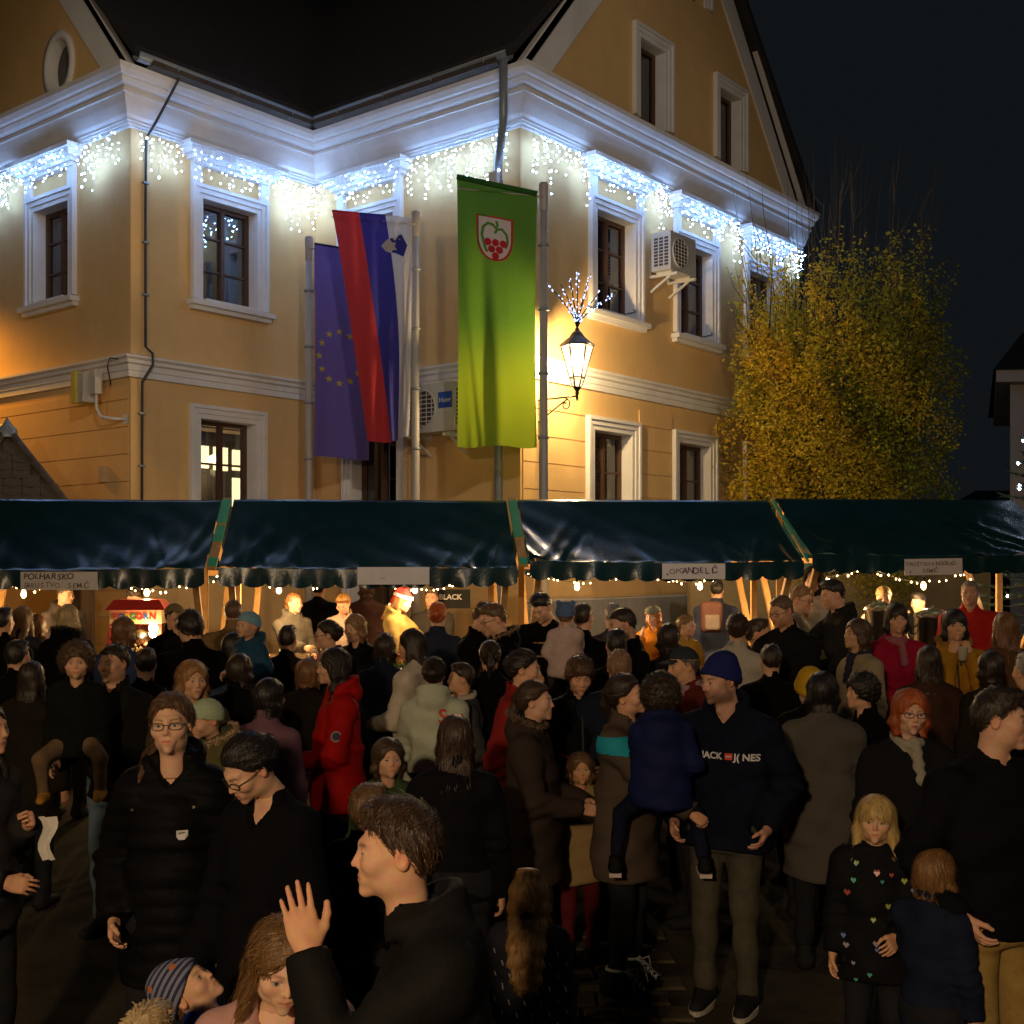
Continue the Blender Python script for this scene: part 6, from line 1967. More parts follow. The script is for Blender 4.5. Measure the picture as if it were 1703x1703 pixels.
        if neckline:
            vn = np.maximum(np.abs(x_ - lx) - (.014 + .85 * (z_ - zn + neckline)), y_ - ly + .022)
            d_ = smax(d_, -vn, .006)
        return d_
    m_ = cloth_mat(top, 'puffer' if quilt else mat)
    loz = min(zhem - .03, min(e[1][2] for e in EL) - .05)
    hiz = max(zn + .12, max(max(e[0][2], e[1][2]) for e in EL) + .06)
    JV, JF = snets(coat, (-reach, -.40 * H, loz), (reach, .24 * H, hiz), res)
    nm = 'coat' if zhem < .44 * H else ('sweater' if mat == 'knit' else 'jacket')
    jo = link(nm, np_mesh(nm, JV, JF), r, m_)
    if zip_:
        zb = MB()
        for j in range(26):
            z_ = zhem + .04 + (zn - .05 - zhem) * j / 25
            k_ = JV[(np.abs(JV[:, 0] - lx) < .02) & (np.abs(JV[:, 2] - z_) < .025)]
            if len(k_): zb.box((lx * 1.0, float(k_[:, 1].min()) - .001, z_), (.012, .008, (zn - zhem) / 26 * 1.02))
        zb.build('zip', pm('zip_dark', (.03, .03, .03), .4), jo)
    if fur is not None:
        rg_ = np.random.default_rng(int(px)); n_ = 2200 if hi else 800
        a = rg_.uniform(0, 6.283, n_); rr = np.array((.126 * sc, .118 * sc))
        c = np.stack([lx + rr[0] * np.cos(a), ly + .030 + rr[1] * np.sin(a), zn + .055 + .42 * (rr[1] * np.sin(a)) + 0 * a], 1)
        c = c[c[:, 1] > ly - .06]; n_ = len(c)
        dr = rg_.normal(0, 1, (n_, 3)); dr[:, 2] += .5; dr /= np.linalg.norm(dr, axis=1)[:, None]
        ln = rg_.uniform(.016, .036, n_)[:, None]; sdv = np.cross(dr, rg_.normal(0, 1, (n_, 3))); sdv /= np.linalg.norm(sdv, axis=1)[:, None]
        V = np.stack([c + sdv * .004, c - sdv * .004, c + dr * ln + np.array([0, 0, -.008])], 1).reshape(-1, 3)
        fo_ = link('fur_trim', np_mesh('fur_trim', V, np.arange(3 * n_).reshape(-1, 3), False), r, hair_mat(fur))
    if scarf is not None:
        def sf_(P):
            rr = np.sqrt(((P[0] - lx) / (.074 * sc)) ** 2 + ((P[1] - ly - .010) / (.078 * sc)) ** 2)
            d_ = np.sqrt((np.abs(rr - 1) * .075 * sc) ** 2 + ((P[2] - zn - .012 - .30 * (P[1] - ly)) * .55) ** 2) - .021 * sc
            d_ = smin(d_, cap(P, (lx + .02, ly - .085 * sc, zn - .01), (lx + .035, ly - .105 * H / 1.6, zn - .17), .026, .030), .02)
            return d_ + .004 * np.sin(P[2] * 130 + P[0] * 70 + 3 * P[1])
        V, F = snets(sf_, (-.16, -.20, zn - .24), (.16, .16, zn + .12), .009 if hi else .013)
        link('scarf', np_mesh('scarf', V, F), r, cloth_mat(scarf, 'knit'))
    # --- trousers and shoes
    def trs(P):
        d_ = limbs(P, (.009 if legmat != 'tight' else .004) * H / 1.7, 'legs')
        d_ = d_ + .006 * np.sin(P[2] * 46 / H + sd + 9 * P[0]) * np.clip((.34 * H - P[2]) / (.2 * H) + .35, .3, 1) * H / 1.7
        d_ = smax(d_, P[2] - (zhip + .055 * H), .01)
        return d_ if carried else smax(d_, .040 * H - P[2], .008)
    V, F = snets(trs, (-.26 * H, -.34 * H, -.02 * H if not carried else -.1), (.26 * H, .15 * H, zhip + .08 * H), {0: .040, 1: .035, 2: .025, 3: .021}[lod])
    link('trousers', np_mesh('trousers', V, F), r, cloth_mat(legs, 'denim' if legmat == 'denim' else 'cloth'))
    for s in (1, -1):
        fs = .145 * H * (1 if adult else 1.05)
        if carried:
            hp = np.array((s * hw, .01 * H, zhip)); kn = hp + np.array(((s * .13, -.09, -.14) if straddle else (s * .10, -.20, -.06))) * H; c = kn + np.array(((s * .03, .05, -.27) if straddle else (-s * .01, .06, -.23))) * H
        else: c = np.array((s * (hw + .012 * H), .012 * H, 0))
        key = ('shoe', lod, kind)
        if key not in _hd:
            def shf(P):
                d_ = smin(cap(P, (0, .15, .22), (0, .02, .22), .24, .22), cap(P, (0, -.1, .20), (.0, -.62, .13), .22, .16), .1)
                d_ = smin(d_, cap(P, (0, .08, .3), (0, .08, .62), .2, .2), .1)
                return np.maximum(np.maximum(d_, -P[2] + .0), P[2] - .66)
            _hd[key] = snets(shf, (-.36, -.95, -.08), (.36, .55, .78), .075 if hi else .11)
        V, F = _hd[key]
        V = V * np.array((fs * .95, fs, fs * .9)) + c
        so_ = link('shoe', np_mesh('shoe', V, F), r, cloth_mat(shoe, 'shell'))
        if sole is not None and not carried:
            n_ = 18; vs = []
            for zz in (.0, .024):
                for j in range(n_):
                    a = 2 * math.pi * j / n_; vs.append((c[0] + .225 * fs * math.cos(a) * (1 if math.sin(a) > -.3 else .95), c[1] - .22 * fs + .60 * fs * math.sin(a), zz + .001))
            MB().add(vs, [tuple(reversed(range(n_))), tuple(range(n_, 2 * n_))] + [(j, (j + 1) % n_, n_ + (j + 1) % n_, n_ + j) for j in range(n_)]).build('sole', cloth_mat(sole, 'shell'), so_)
    # --- hair, hat, glasses
    ns = strands if strands is not None else {0: 80, 1: 150, 2: 600, 3: 2300}[lod] * (3 if hair == 'curly' else 1)
    if hair and hair != 'bald':
        V, F = hair_mesh(hair, kind, {0: .013, 1: .0115, 2: .0092, 3: .0078}[lod], ns, {0: .0030, 1: .0027, 2: .0018, 3: .0010}[lod])
        if hat in ('beanie', 'beanie_back', 'cap', 'flatcap', 'babyhat', 'santa', 'pompom', 'hoodup', 'furhood'):
            lim = {'beanie': .045, 'cap': .055, 'flatcap': .055, 'babyhat': .04, 'santa': .06, 'pompom': .04, 'beanie_back': .05}.get(hat, .05)
            keep = ~np.any((V[F][:, :, 2] > lim - .25 * V[F][:, :, 1]), axis=1)
            F = F[keep]; us = np.unique(F); mp_ = np.full(len(V), -1); mp_[us] = np.arange(len(us)); V = V[us]; F = mp_[F]
        if len(F): link('hair', np_mesh('hair', headT(V), F), r, hair_mat(hc))
    for ht, hcol in ((hat, hatc), hat2 or (None, None)):
        if ht:
            V, F = hat_mesh(ht, kind, .0065 if hi else .009)
            nm = {'furhood': 'fur_hood', 'hoodup': 'hood', 'mask': 'face_mask', 'headband': 'headband', 'santa_trim': 'hat_trim'}.get(ht, 'hat')
            link(nm, np_mesh(nm, headT(V), F), r, hair_mat(hcol) if ht in ('furhood',) else (hcol if isinstance(hcol, bpy.types.Material) else cloth_mat(hcol, 'knit')))
    if glasses:
        gmb = MB()
        def hp_(a, b, c): return tuple(headT(np.array([[a, b, c]]))[0])
        for s in (1, -1):
            pts = [hp_(s * .0345 + .0245 * math.copysign(abs(math.cos(a)) ** .7, math.cos(a)), -.1045 + .014 * abs(s * .0345 + .0245 * math.cos(a)) / .05, .001 + .0145 * math.copysign(abs(math.sin(a)) ** .75, math.sin(a))) for a in [2 * math.pi * j / 18 for j in range(19)]]
            gmb.tube(pts, .0019 * sc, 5, cap=False)
            gmb.tube([hp_(s * .0585, -.090, .005), hp_(s * .076, -.05, .006), hp_(s * .079, .012, .004)], .0018 * sc, 5)
        gmb.tube([hp_(-.0105, -.103, .005), hp_(0, -.107, .008), hp_(.0105, -.103, .005)], .0018 * sc, 5)
        go_ = gmb.build('glasses', pm('glasses_frame', (.02, .015, .015), .3) if glasses is True else glasses, r)
        for s in (1, -1):
            pts = [hp_(s * .0345 + .0240 * math.copysign(abs(math.cos(a)) ** .7, math.cos(a)), -.1035 + .014 * abs(s * .0345 + .0240 * math.cos(a)) / .05, .001 + .0140 * math.copysign(abs(math.sin(a)) ** .75, math.sin(a))) for a in [2 * math.pi * j / 16 for j in range(16)]]
            MB().add(pts, [tuple(range(16))]).build('lens', lens_m, go_)
    r['_h'] = H
    inf_ = dict(root=r, jacket=jo, H=H, zsh=zsh, zn=zn, headT=headT, EL=EL, z0=z0, sc=sc, hz=hz, JV=JV, JF=JF, x=x, d=d)
    PEOPLE.append(inf_)
    return inf_


def on_cloth(P_, vs, fs, name, m, lift=.003, back=False):
    """print lettering or a badge on a garment: points (x, z) of the body's own space pushed on to its surface"""
    from mathutils.bvhtree import BVHTree
    bv = BVHTree.FromPolygons([tuple(v) for v in P_['JV']], [tuple(int(i) for i in q) for q in P_['JF']])
    out = []; s = 1 if back else -1
    for a, b in vs:
        hit = bv.ray_cast(Vector((a, s * 1.0, b)), Vector((0, -s, 0)))
        y = hit[0].y if hit[0] is not None else s * .12
        out.append((a, y + s * lift, b))
    return MB().add(out, fs).build(name, m, P_['jacket'], fix=False)
# ================================================================== the crowd, row by row
BLK = (.0045, .0045, .005); NAVY = (.012, .016, .032); DRK = (.02, .016, .013)
P_ = person
# ---- behind the counters
P_('smiling seller in a dark hooded jacket under the two-line sign on the leftmost stall', 106, 13.0, 970, 55, 'man', 'short', (.06, .035, .02), (.05, .04, .035), 'shell', hood='down', lod=1, arms=('hold', 'hold'), head=(10, 8, 0))
PH = P_('seller lit by a blue phone screen behind the red popcorn machine', 225, 12.75, 976, 0, 'man', 'short', (.04, .025, .015), (.10, .02, .02), lod=1, arms=('mouth', 'phone'), head=(0, 18, 0), beard=((.05, .03, .02), .6), handpose=('grip', 'grip'))
P_('seller with tied-back brown hair and grey hooded jacket on the second stall', 488, 12.9, 984, 42, 'woman', 'pony', (.20, .09, .03), (.10, .09, .07), 'cloth', hood='down', lod=1, arms=('hold', 'front'), head=(8, 6, 0))
P_('seller with pale hair and pale jacket looking down at the second stall counter', 574, 13.1, 983, -12, 'woman', 'bun', (.38, .20, .06), (.55, .42, .33), 'shell', lod=1, arms=('hold', 'hold'), head=(0, 30, 0), hat='headband', hatc=(.25, .1, .03))
P_('girl in a red and white festive hat and olive jacket on the second stall', 663, 12.8, 978, 72, 'woman', 'long', (.30, .14, .045), (.26, .18, .06), 'cloth', hood='down', lod=1, arms=('front', 'hold'), head=(0, 24, 0), hat='santa', hatc=(.55, .03, .03), hat2=('santa_trim', (.75, .70, .66)), skin=(0.70, 0.418, 0.284))
P_('man behind the counter between the red hat and the red-haired customer', 718, 13.6, 977, -8, 'man', 'short', (.09, .05, .03), (.05, .045, .04), lod=0, arms=('hold', 'hold'))
P_('figure in a black quilted coat standing behind the second stall', 530, 14.6, 962, 175, 'man', 'short', BLK, BLK, 'puffer', quilt=True, lod=0)
P_('figure in a brown coat standing behind the second stall, right of the pale seller', 610, 14.8, 962, 190, 'woman', 'bob', (.1, .05, .03), (.12, .06, .05), 'wool', lod=0, hem=.36)
P_('seller in a grey flat cap and orange jacket with a hand at the mouth', 1088, 12.4, 1007, -32, 'woman', 'bob', (.45, .16, .03), (.62, .22, .015), 'shell', lod=1, arms=('hold', 'mouth'), hat='flatcap', hatc=(.24, .25, .20), head=(-5, 6, 0), skin=(0.72, 0.452, 0.315))
P_('woman in an ochre jacket looking right at the third stall counter', 1139, 11.3, 1021, 38, 'woman', 'bun', (.24, .13, .05), (.48, .26, .03), 'shell', lod=1, arms=('hold', 'front'), head=(10, 8, 0))
P_('passer-by with dark jacket behind the third stall, near the backpack', 1192, 14.2, 964, 165, 'man', 'short', DRK, (.04, .05, .09), lod=0)
P_('tall seller with a dark hood up over a pale jacket between the two right-hand stalls', 1353, 12.5, 944, -22, 'man', 'short', BLK, (.36, .32, .26), 'shell', lod=1, arms=('hold', 'front'), hat='hoodup', hatc=(.03, .028, .028), skin=(0.74, 0.460, 0.378), head=(-5, 5, 0))
P_('blond seller with a pale face mask behind the tall steel pot', 1469, 12.95, 973, -14, 'woman', 'bun', (.48, .32, .12), (.45, .38, .28), lod=1, arms=('hold', 'hold'), hat='mask', hatc=(.68, .66, .66), head=(0, 16, 0))
P_('dark-clothed figure raising a cup behind the steel pots', 1530, 13.6, 984, -55, 'man', 'short', DRK, BLK, lod=0, arms=('phone', 'mouth'), head=(0, 12, 0))
P_('balding man in a red jacket with a high collar on the rightmost stall', 1613, 11.3, 965, -25, 'man', 'buzz', (.22, .17, .13), (.45, .02, .014), 'shell', lod=1, arms=('hold', 'hold'), skin=(0.60, 0.328, 0.210), collar=.075)
# ---- customers at the counters
P_('dark-haired man at the left edge with his back turned', 5, 10.0, 1010, 172, 'man', 'short', DRK, BLK, lod=0)
P_('woman with long light brown hair at the left edge, back turned', 38, 10.6, 1007, 172, 'woman', 'long', (.22, .12, .05), (.03, .03, .04), lod=0)
P_('short figure with a brown bob between the two long-haired women at the left', 62, 11.0, 1020, 196, 'woman', 'bob', (.25, .13, .06), (.10, .03, .03), lod=0)
P_('woman with long straight blond hair and a fur-collared black coat, back turned', 113, 9.9, 1004, 176, 'woman', 'long', (.50, .36, .18), BLK, 'cloth', lod=1, hood='down', fur=(.06, .045, .03), hem=.38)
P_('woman with a chestnut bob and dark blue jacket before the popcorn machine', 205, 9.2, 1025, 168, 'woman', 'bob', (.17, .075, .028), (.030, .045, .12), 'shell', lod=1, arms=('hold', 'hold'))
P_('man in a khaki cap right of the popcorn lamp, facing right', 290, 10.6, 1003, 58, 'man', 'short', DRK, BLK, lod=1, hat='cap', hatc=(.20, .15, .08), arms=('hold', 'hold'))
P_('big man with thick dark hair in black, bending towards the popcorn lamp', 320, 8.6, 1013, -140, 'man', 'mop', (.022, .016, .012), BLK, lod=1, arms=('hold', 'front'), head=(0, 16, 0), width=1.08)
P_('man with cropped hair and a tan jacket at the first stall, back turned', 388, 10.3, 997, 187, 'man', 'buzz', (.13, .07, .035), (.24, .14, .06), 'cloth', lod=1, collar=.08)
P_('woman in black holding the toddler with the light blue hat', 388, 8.75, 1050, 150, 'woman', 'long', DRK, BLK, lod=0, arms=('carry', 'carry'))
P_('toddler in a light blue knitted hat and a dark teal jacket, carried in the crowd', 414, 8.45, 1016, -35, 'toddler', 'crop', (.2, .12, .05), (.018, .065, .13), 'shell', lod=1, carried=True, height=.98, hat='babyhat', hatc=(.22, .40, .52), arms=('tot', 'tot'), hood='down', legs=(.03, .05, .08))
P_('red-haired woman with a bun at the second stall, back turned', 728, 10.2, 1000, 172, 'woman', 'bun', (.50, .11, .02), (.022, .027, .045), lod=1, arms=('hold', 'hold'))
P_('woman in glasses with a dark bun and pink scarf, looking left along the counter', 549, 9.2, 1030, -80, 'woman', 'bun', (.03, .018, .012), (.025, .025, .032), 'wool', lod=1, glasses=True, scarf=(.40, .18, .16), head=(0, 6, 0), arms=('hold', 'down'))
P_('woman with straight brown hair and black quilted jacket, back to the second stall', 594, 9.7, 1020, -22, 'woman', 'bob', (.26, .13, .05), BLK, 'puffer', quilt=True, lod=1, head=(-10, 8, 0), arms=('hold', 'down'))
P_('young man with swept-up hair in a black jacket, looking down between two stalls', 797, 9.7, 998, 68, 'man', 'quiff', (.07, .035, .02), BLK, lod=1, head=(10, 22, 0), arms=('hold', 'hold'))
P_('man in glasses with a fur-trimmed black jacket, looking down to the left', 830, 9.2, 1000, -72, 'man', 'short', (.12, .065, .03), BLK, lod=1, glasses=True, head=(0, 18, 0), hood='down', fur=(.30, .20, .11), arms=('hold', 'hold'))
TEE = P_('tall man in a black printed top bowing his head at the third stall', 908, 10.3, 979, -25, 'man', 'short', (.018, .013, .010), BLK, lod=1, head=(-8, 36, 0), arms=('hold', 'front'), collar=0)
P_('close-cropped man carrying the toddler in the pale pink jacket', 969, 9.5, 1003, 150, 'man', 'buzz', (.05, .03, .02), BLK, lod=1, arms=('carry', 'carry'))
P_('toddler in a pale pink jacket and a teal pompom hat, back turned', 941, 8.95, 1001, 168, 'toddler', 'crop', (.2, .12, .05), (.58, .43, .40), 'knit', lod=1, carried=True, height=.92, hat='pompom', hatc=(.10, .16, .30), arms=('tot', 'front'), legs=(.05, .04, .05))
P_('grey-haired man half hidden behind the bearded man at the third stall', 1020, 10.5, 1003, 188, 'man', 'short', (.22, .20, .18), (.06, .05, .05), lod=0)
P_('bearded man with close-cropped hair in black, leaning left at the third stall', 1043, 8.75, 1008, -78, 'man', 'crop', (.035, .022, .014), BLK, lod=1, beard=((.06, .035, .02), .8), head=(0, 14, 0), arms=('hold', 'hold'), width=1.08)
P_('dark-haired boy in front of the bearded man, back turned', 1025, 8.4, 1046, 186, 'teen', 'short', (.02, .015, .012), BLK, lod=0)
P_('woman with a curly updo and cream knitted sweater, back turned', 1226, 9.1, 1020, 166, 'woman', 'updo', (.05, .028, .018), (.50, .45, .37), 'knit', lod=1, arms=('hold', 'hold'))
P_('dark-haired child facing right beside the cream sweater', 1258, 9.5, 1028, 78, 'child', 'short', (.06, .035, .02), (.04, .03, .03), lod=0)
P_('bald man with glasses and a long fair beard in black, looking down', 1306, 9.3, 988, -48, 'man', 'buzz', (.14, .08, .045), (.011, .011, .012), lod=1, glasses=True, beard=((.42, .20, .07), .95), head=(-8, 18, 0), arms=('hold', 'hold'), width=1.06)
P_('fair-haired man with glasses in a pale olive jacket behind the bald bearded man', 1326, 10.8, 973, 58, 'man', 'short', (.28, .15, .06), (.32, .28, .18), 'shell', lod=1, glasses=True, arms=('hold', 'front'), head=(0, 10, 0))
P_('tall dark-haired man in a black hooded top seen in profile at the rightmost stall', 1392, 10.5, 962, -82, 'man', 'short', (.022, .015, .011), (.02, .02, .018), lod=1, hood='down', head=(0, 14, 0), arms=('hold', 'front'))
P_('woman with a brown bob, beige coat and dark scarf, looking left', 1427, 8.8, 1028, -75, 'woman', 'bob', (.08, .045, .025), (.33, .27, .17), 'wool', lod=1, scarf=(.03, .03, .06), head=(0, -4, 0), hem=.36)
CUPW = P_('woman with a dark bob, crimson coat and pink scarf holding a cup in both hands', 1490, 9.4, 1003, -4, 'woman', 'bobfringe', (.024, .014, .012), (.32, .012, .045), 'wool', lod=1, scarf=(.35, .13, .16), arms=('hold', 'hold'), handpose=('grip', 'grip'), hem=.36, wrist=((.035, .15, .615), (.035, .15, .615)))
MUST = P_('woman with a black bob and mustard jacket drinking from a cup', 1587, 8.95, 1013, -8, 'woman', 'bobfringe', (.014, .012, .012), (.40, .20, .018), 'cloth', lod=1, wrist=((.035, .105, .825), (.03, .105, .825)), handpose=('grip', 'grip'), hood='down', fur=(.40, .22, .05), zip_=True, hem=.42)
P_('woman with long straight brown hair at the right edge, back turned', 1672, 9.0, 1016, 182, 'woman', 'longcentre', (.17, .075, .028), (.10, .05, .025), lod=1)
P_('grey-haired woman in a glossy dark green quilted jacket at the right edge', 1712, 7.0, 1085, -165, 'woman', 'short', (.30, .28, .25), (.008, .032, .024), 'puffer', quilt=True, lod=1)
P_('dark-coated man at the left edge behind the tall family', 28, 8.0, 1064, 170, 'man', 'short', DRK, BLK, lod=0)
# ---- the middle of the crowd
P_('woman in a red coat with long dark wavy hair, in profile to the left', 560, 7.4, 1077, -72, 'woman', 'longwavy', (.022, .014, .011), (.36, .008, .006), 'shell', lod=2, hood='down', head=(-8, 4, 0), hem=.42, arms=('hold', 'pocket'))
REDC = PEOPLE[-1]
P_('woman with long dark hair and a cream padded jacket, turned to the second stall', 690, 8.5, 1044, -115, 'woman', 'long', (.03, .018, .012), (.58, .51, .42), 'puffer', lod=1, arms=('hold', 'hold'), head=(10, 8, 0))
MINT = P_('woman with a dark bun and a pale mint jacket, back turned', 722, 7.6, 1092, 176, 'woman', 'bun', (.03, .018, .012), (.50, .55, .43), 'shell', lod=2, hood='down', arms=('hold', 'hold'))
P_('boy with short dark hair and a pale collar, in profile to the left', 770, 7.9, 1102, -84, 'teen', 'short', (.035, .02, .013), (.05, .05, .05), lod=1, scarf=(.50, .44, .36), arms=('pocket', 'pocket'))
P_('small child with light brown hair left of the red coat', 513, 8.8, 1094, 160, 'child', 'bob', (.25, .12, .05), DRK, lod=0)
P_('woman with black hair and a mauve coat, back turned', 447, 6.7, 1127, 152, 'woman', 'bob', (.014, .011, .011), (.17, .085, .115), 'wool', lod=1, hem=.30)
P_('woman with long brown hair and a black jacket in the dark centre, back turned', 757, 5.5, 1188, 186, 'woman', 'long', (.05, .028, .018), (.007, .007, .009), lod=2)
P_('child in a dark green jacket below the cream jacket', 645, 6.3, 1226, 20, 'child', 'bob', (.06, .035, .02), (.05, .075, .03), lod=1)
P_('small child whose brown hair shows beside the boy with the raised hand', 612, 5.0, 1303, 155, 'child', 'short', (.16, .09, .04), BLK, lod=1)
P_('bald man with a white collar, back turned, in the middle', 1030, 7.25, 1080, 172, 'man', 'buzz', (.25, .14, .08), NAVY, lod=2, scarf=None, collar=.075, width=1.05, skin=(0.55, 0.294, 0.158))
BALD = PEOPLE[-1]
P_('woman with a dark bun and a burgundy coat, in profile to the right', 866, 7.1, 1079, 76, 'woman', 'bun', (.022, .014, .012), (.24, .020, .018), 'wool', lod=2, hem=.34, head=(6, 6, 0), arms=('hold', 'pocket'))
P_('girl with brown tied hair and a dark fur-collared coat, looking right', 887, 6.4, 1131, 78, 'woman', 'pony', (.055, .030, .018), (.045, .032, .028), 'wool', legs=(.26, .035, .07), lod=2, hood='down', fur=(.16, .11, .08), hem=.36, arms=('hold', 'hold'), skin=(0.67, 0.395, 0.273))
P_('boy with tousled brown hair and a black zipped jacket, looking down', 962, 7.3, 1087, 8, 'teen', 'mop', (.09, .045, .022), BLK, 'shell', lod=2, head=(0, 22, 0), arms=('hold', 'hold'), zip_=True)
MUM = P_('woman in a taupe coat with a blue shoulder, holding the toddler in navy', 1042, 6.35, 1118, 66, 'woman', 'pony', (.035, .020, .014), (.085, .062, .048), 'wool', lod=2, hem=.36, arms=('carry', 'carry'), head=(5, -4, -12), shoe=(.012, .012, .012), wrist=((.06, .17, .58), (.13, .25, .60)), handpose=('relaxed', 'grip'), flare=.008)
P_('toddler with dark curly hair in a navy snowsuit, held against a shoulder', 1098, 5.95, 1121, 178, 'toddler', 'curly', (.035, .022, .014), (.010, .015, .070), 'shell', lod=2, carried=True, height=1.06, arms=('hug', 'tot'), legs=(.010, .012, .03), shoe=(.01, .01, .01), hood='down', straddle=True)
TODN = PEOPLE[-1]
P_('man in a dark peaked cap with a patterned scarf and dark red jacket', 1142, 7.4, 1074, -72, 'man', 'crop', (.12, .10, .09), (.12, .020, .018), lod=2, hat='cap', hatc=(.035, .045, .05), scarf=(.32, .22, .26), head=(0, 8, 0))
JACK = P_('bearded man in a navy knitted hat and dark hooded top with white lettering', 1206, 6.15, 1088, -24, 'man', 'crop', (.03, .02, .014), (.008, .010, .022), lod=3, hat='beanie', hatc=(.018, .024, .13), beard=((.045, .028, .018), .9), hood='down', head=(-38, 10, 0), arms=('pocket', 'pocket'), legs=(.085, .075, .055), sole=(.55, .50, .42), neckline=.05, collar=0, skin=(0.62, 0.350, 0.252), hem=.46, width=1.06)
P_('child with an ochre patterned coat and maroon trousers in the middle', 965, 6.8, 1250, 6, 'child', 'bob', (.14, .07, .03), (.30, .20, .085), 'wool', legs=(.10, .012, .016), lod=2, hem=.38, skin=(0.66, 0.362, 0.179))
P_('child in a yellow knitted hat in front of the bald bearded man', 1347, 7.5, 1112, 172, 'child', 'short', DRK, BLK, lod=1, hat='beanie', hatc=(.55, .33, .02))
P_('woman with a black bob and a grey wool coat, back turned', 1368, 6.7, 1116, 172, 'woman', 'bob', (.013, .011, .011), (.105, .092, .078), 'wool', lod=2, hem=.31, arms=('hold', 'hold'), flare=.012)
P_('woman with curly black hair in black, looking left beside the grey coat', 1436, 7.1, 1120, -82, 'woman', 'curly', (.016, .012, .011), BLK, lod=1)
P_('woman with cropped red hair, glasses and a pale patterned scarf', 1510, 5.9, 1144, -6, 'woman', 'bob', (.42, .095, .022), (.012, .012, .013), 'wool', lod=3, glasses=True, scarf=(.34, .31, .25), head=(4, 4, 3), lips=(.42, .06, .06), hem=.36, skin=(0.67, 0.395, 0.284))
# ---- dark figures that fill the gaps
for lab, px_, d_, y_, yaw_, kd, hr, col in (
        ('woman in a long dark coat at the left, back turned, behind the curly-haired child', 52, 7.7, 1098, 168, 'woman', 'long', DRK),
        ('dark-haired man half hidden behind the man with the moustache', 243, 8.1, 1078, 195, 'man', 'short', BLK),
        ('woman in black between the curly-haired woman and the mauve coat', 398, 7.7, 1086, 172, 'woman', 'bob', BLK),
        ('man in a dark jacket left of the red coat, back turned', 478, 9.4, 1040, 176, 'man', 'short', DRK),
        ('dark-haired woman between the cream jacket and the red coat', 640, 8.9, 1052, 168, 'woman', 'bob', NAVY),
        ('dark-haired figure behind the burgundy coat, back turned', 815, 8.2, 1064, 182, 'woman', 'pony', BLK),
        ('dark-haired woman behind the man in the peaked cap', 1112, 9.0, 1036, 170, 'woman', 'bob', DRK),
        ('man in black between the cream sweater and the grey coat, back turned', 1282, 8.2, 1072, 184, 'man', 'short', BLK),
        ('woman in brown between the crimson and the mustard coats', 1545, 8.1, 1072, 176, 'woman', 'long', (.06, .03, .02)),
        ('dark figure right of the mustard coat, back turned', 1648, 7.9, 1082, 190, 'woman', 'bob', DRK)):
    P_(lab, px_, d_, y_, yaw_, kd, hr, (.03, .018, .012), col, lod=0, hem=.34 if kd == 'woman' else .465)
# ---- left group
P_('man with a moustache and dark jacket carrying the curly-haired child', 192, 7.2, 1069, -22, 'man', 'crop', (.03, .02, .014), (.012, .012, .010), lod=2, beard=((.04, .025, .016), .45), head=(2, 2, 0), legs=(.13, .18, .24), legmat='denim', wrist=(None, (.10, .16, .60)), arms=('down', 'carry'))
P_('small child with brown curls in a dark jacket, carried on an arm', 128, 6.75, 1068, 10, 'toddler', 'curly', (.10, .060, .030), (.009, .010, .008), lod=2, carried=True, height=1.05, wrist=((.13, .05, .50), (.13, .05, .50)), legs=(.17, .11, .065), shoe=(.40, .20, .03), head=(6, 2, 0))
P_('woman with long light brown curls looking right behind the woman in glasses', 318, 6.9, 1097, 26, 'woman', 'longwavy', (.30, .155, .055), (.06, .045, .03), lod=2, head=(10, 2, 0))
P_('small child in a pale mint hat and an olive fur-hooded jacket, looking down', 352, 6.2, 1158, -38, 'toddler', 'crop', (.2, .12, .05), (.10, .088, .035), 'shell', lod=2, carried=True, height=1.02, hat='babyhat', hatc=(.42, .50, .34), head=(-10, 18, 0), hood='down', fur=(.48, .33, .20), arms=('tot', 'tot'))
EDGE = P_('woman with dark hair at the left edge holding a white paper napkin, in profile', -30, 4.9, 1163, 78, 'woman', 'long', (.020, .014, .012), (.03, .028, .028), lod=2, wrist=((.03, .10, .70), (.10, .13, .60)), lips=(.38, .05, .05), handpose=('grip', 'relaxed'))
GLW = P_('woman in glasses with tied-back hair and a black quilted jacket, looking at the camera', 287, 4.6, 1151, 3, 'woman', 'ponyside', (.11, .058, .030), (.0045, .0042, .0045), 'puffer', quilt=True, lod=3, glasses=pm('thin_glasses', (.20, .15, .10), .35, metal=.6), head=(2, -3, -2), mo=.0022, hood='down', skin=(0.70, 0.418, 0.273), neckline=.05, hem=.40, width=.86, arms=('down', 'pocket'), eyes=(.05, .055, .03))
BUN = P_('woman with black hair in a bun and dark glasses, bowing her head to the left', 442, 4.25, 1204, -34, 'woman', 'bun', (.014, .011, .010), (.006, .006, .008), 'wool', lod=3, glasses=True, head=(-14, 36, 4), skin=(0.70, 0.407, 0.263), collar=0, neckline=.075, hem=.36, width=.92, wrist=(None, (.15, .10, .45)))
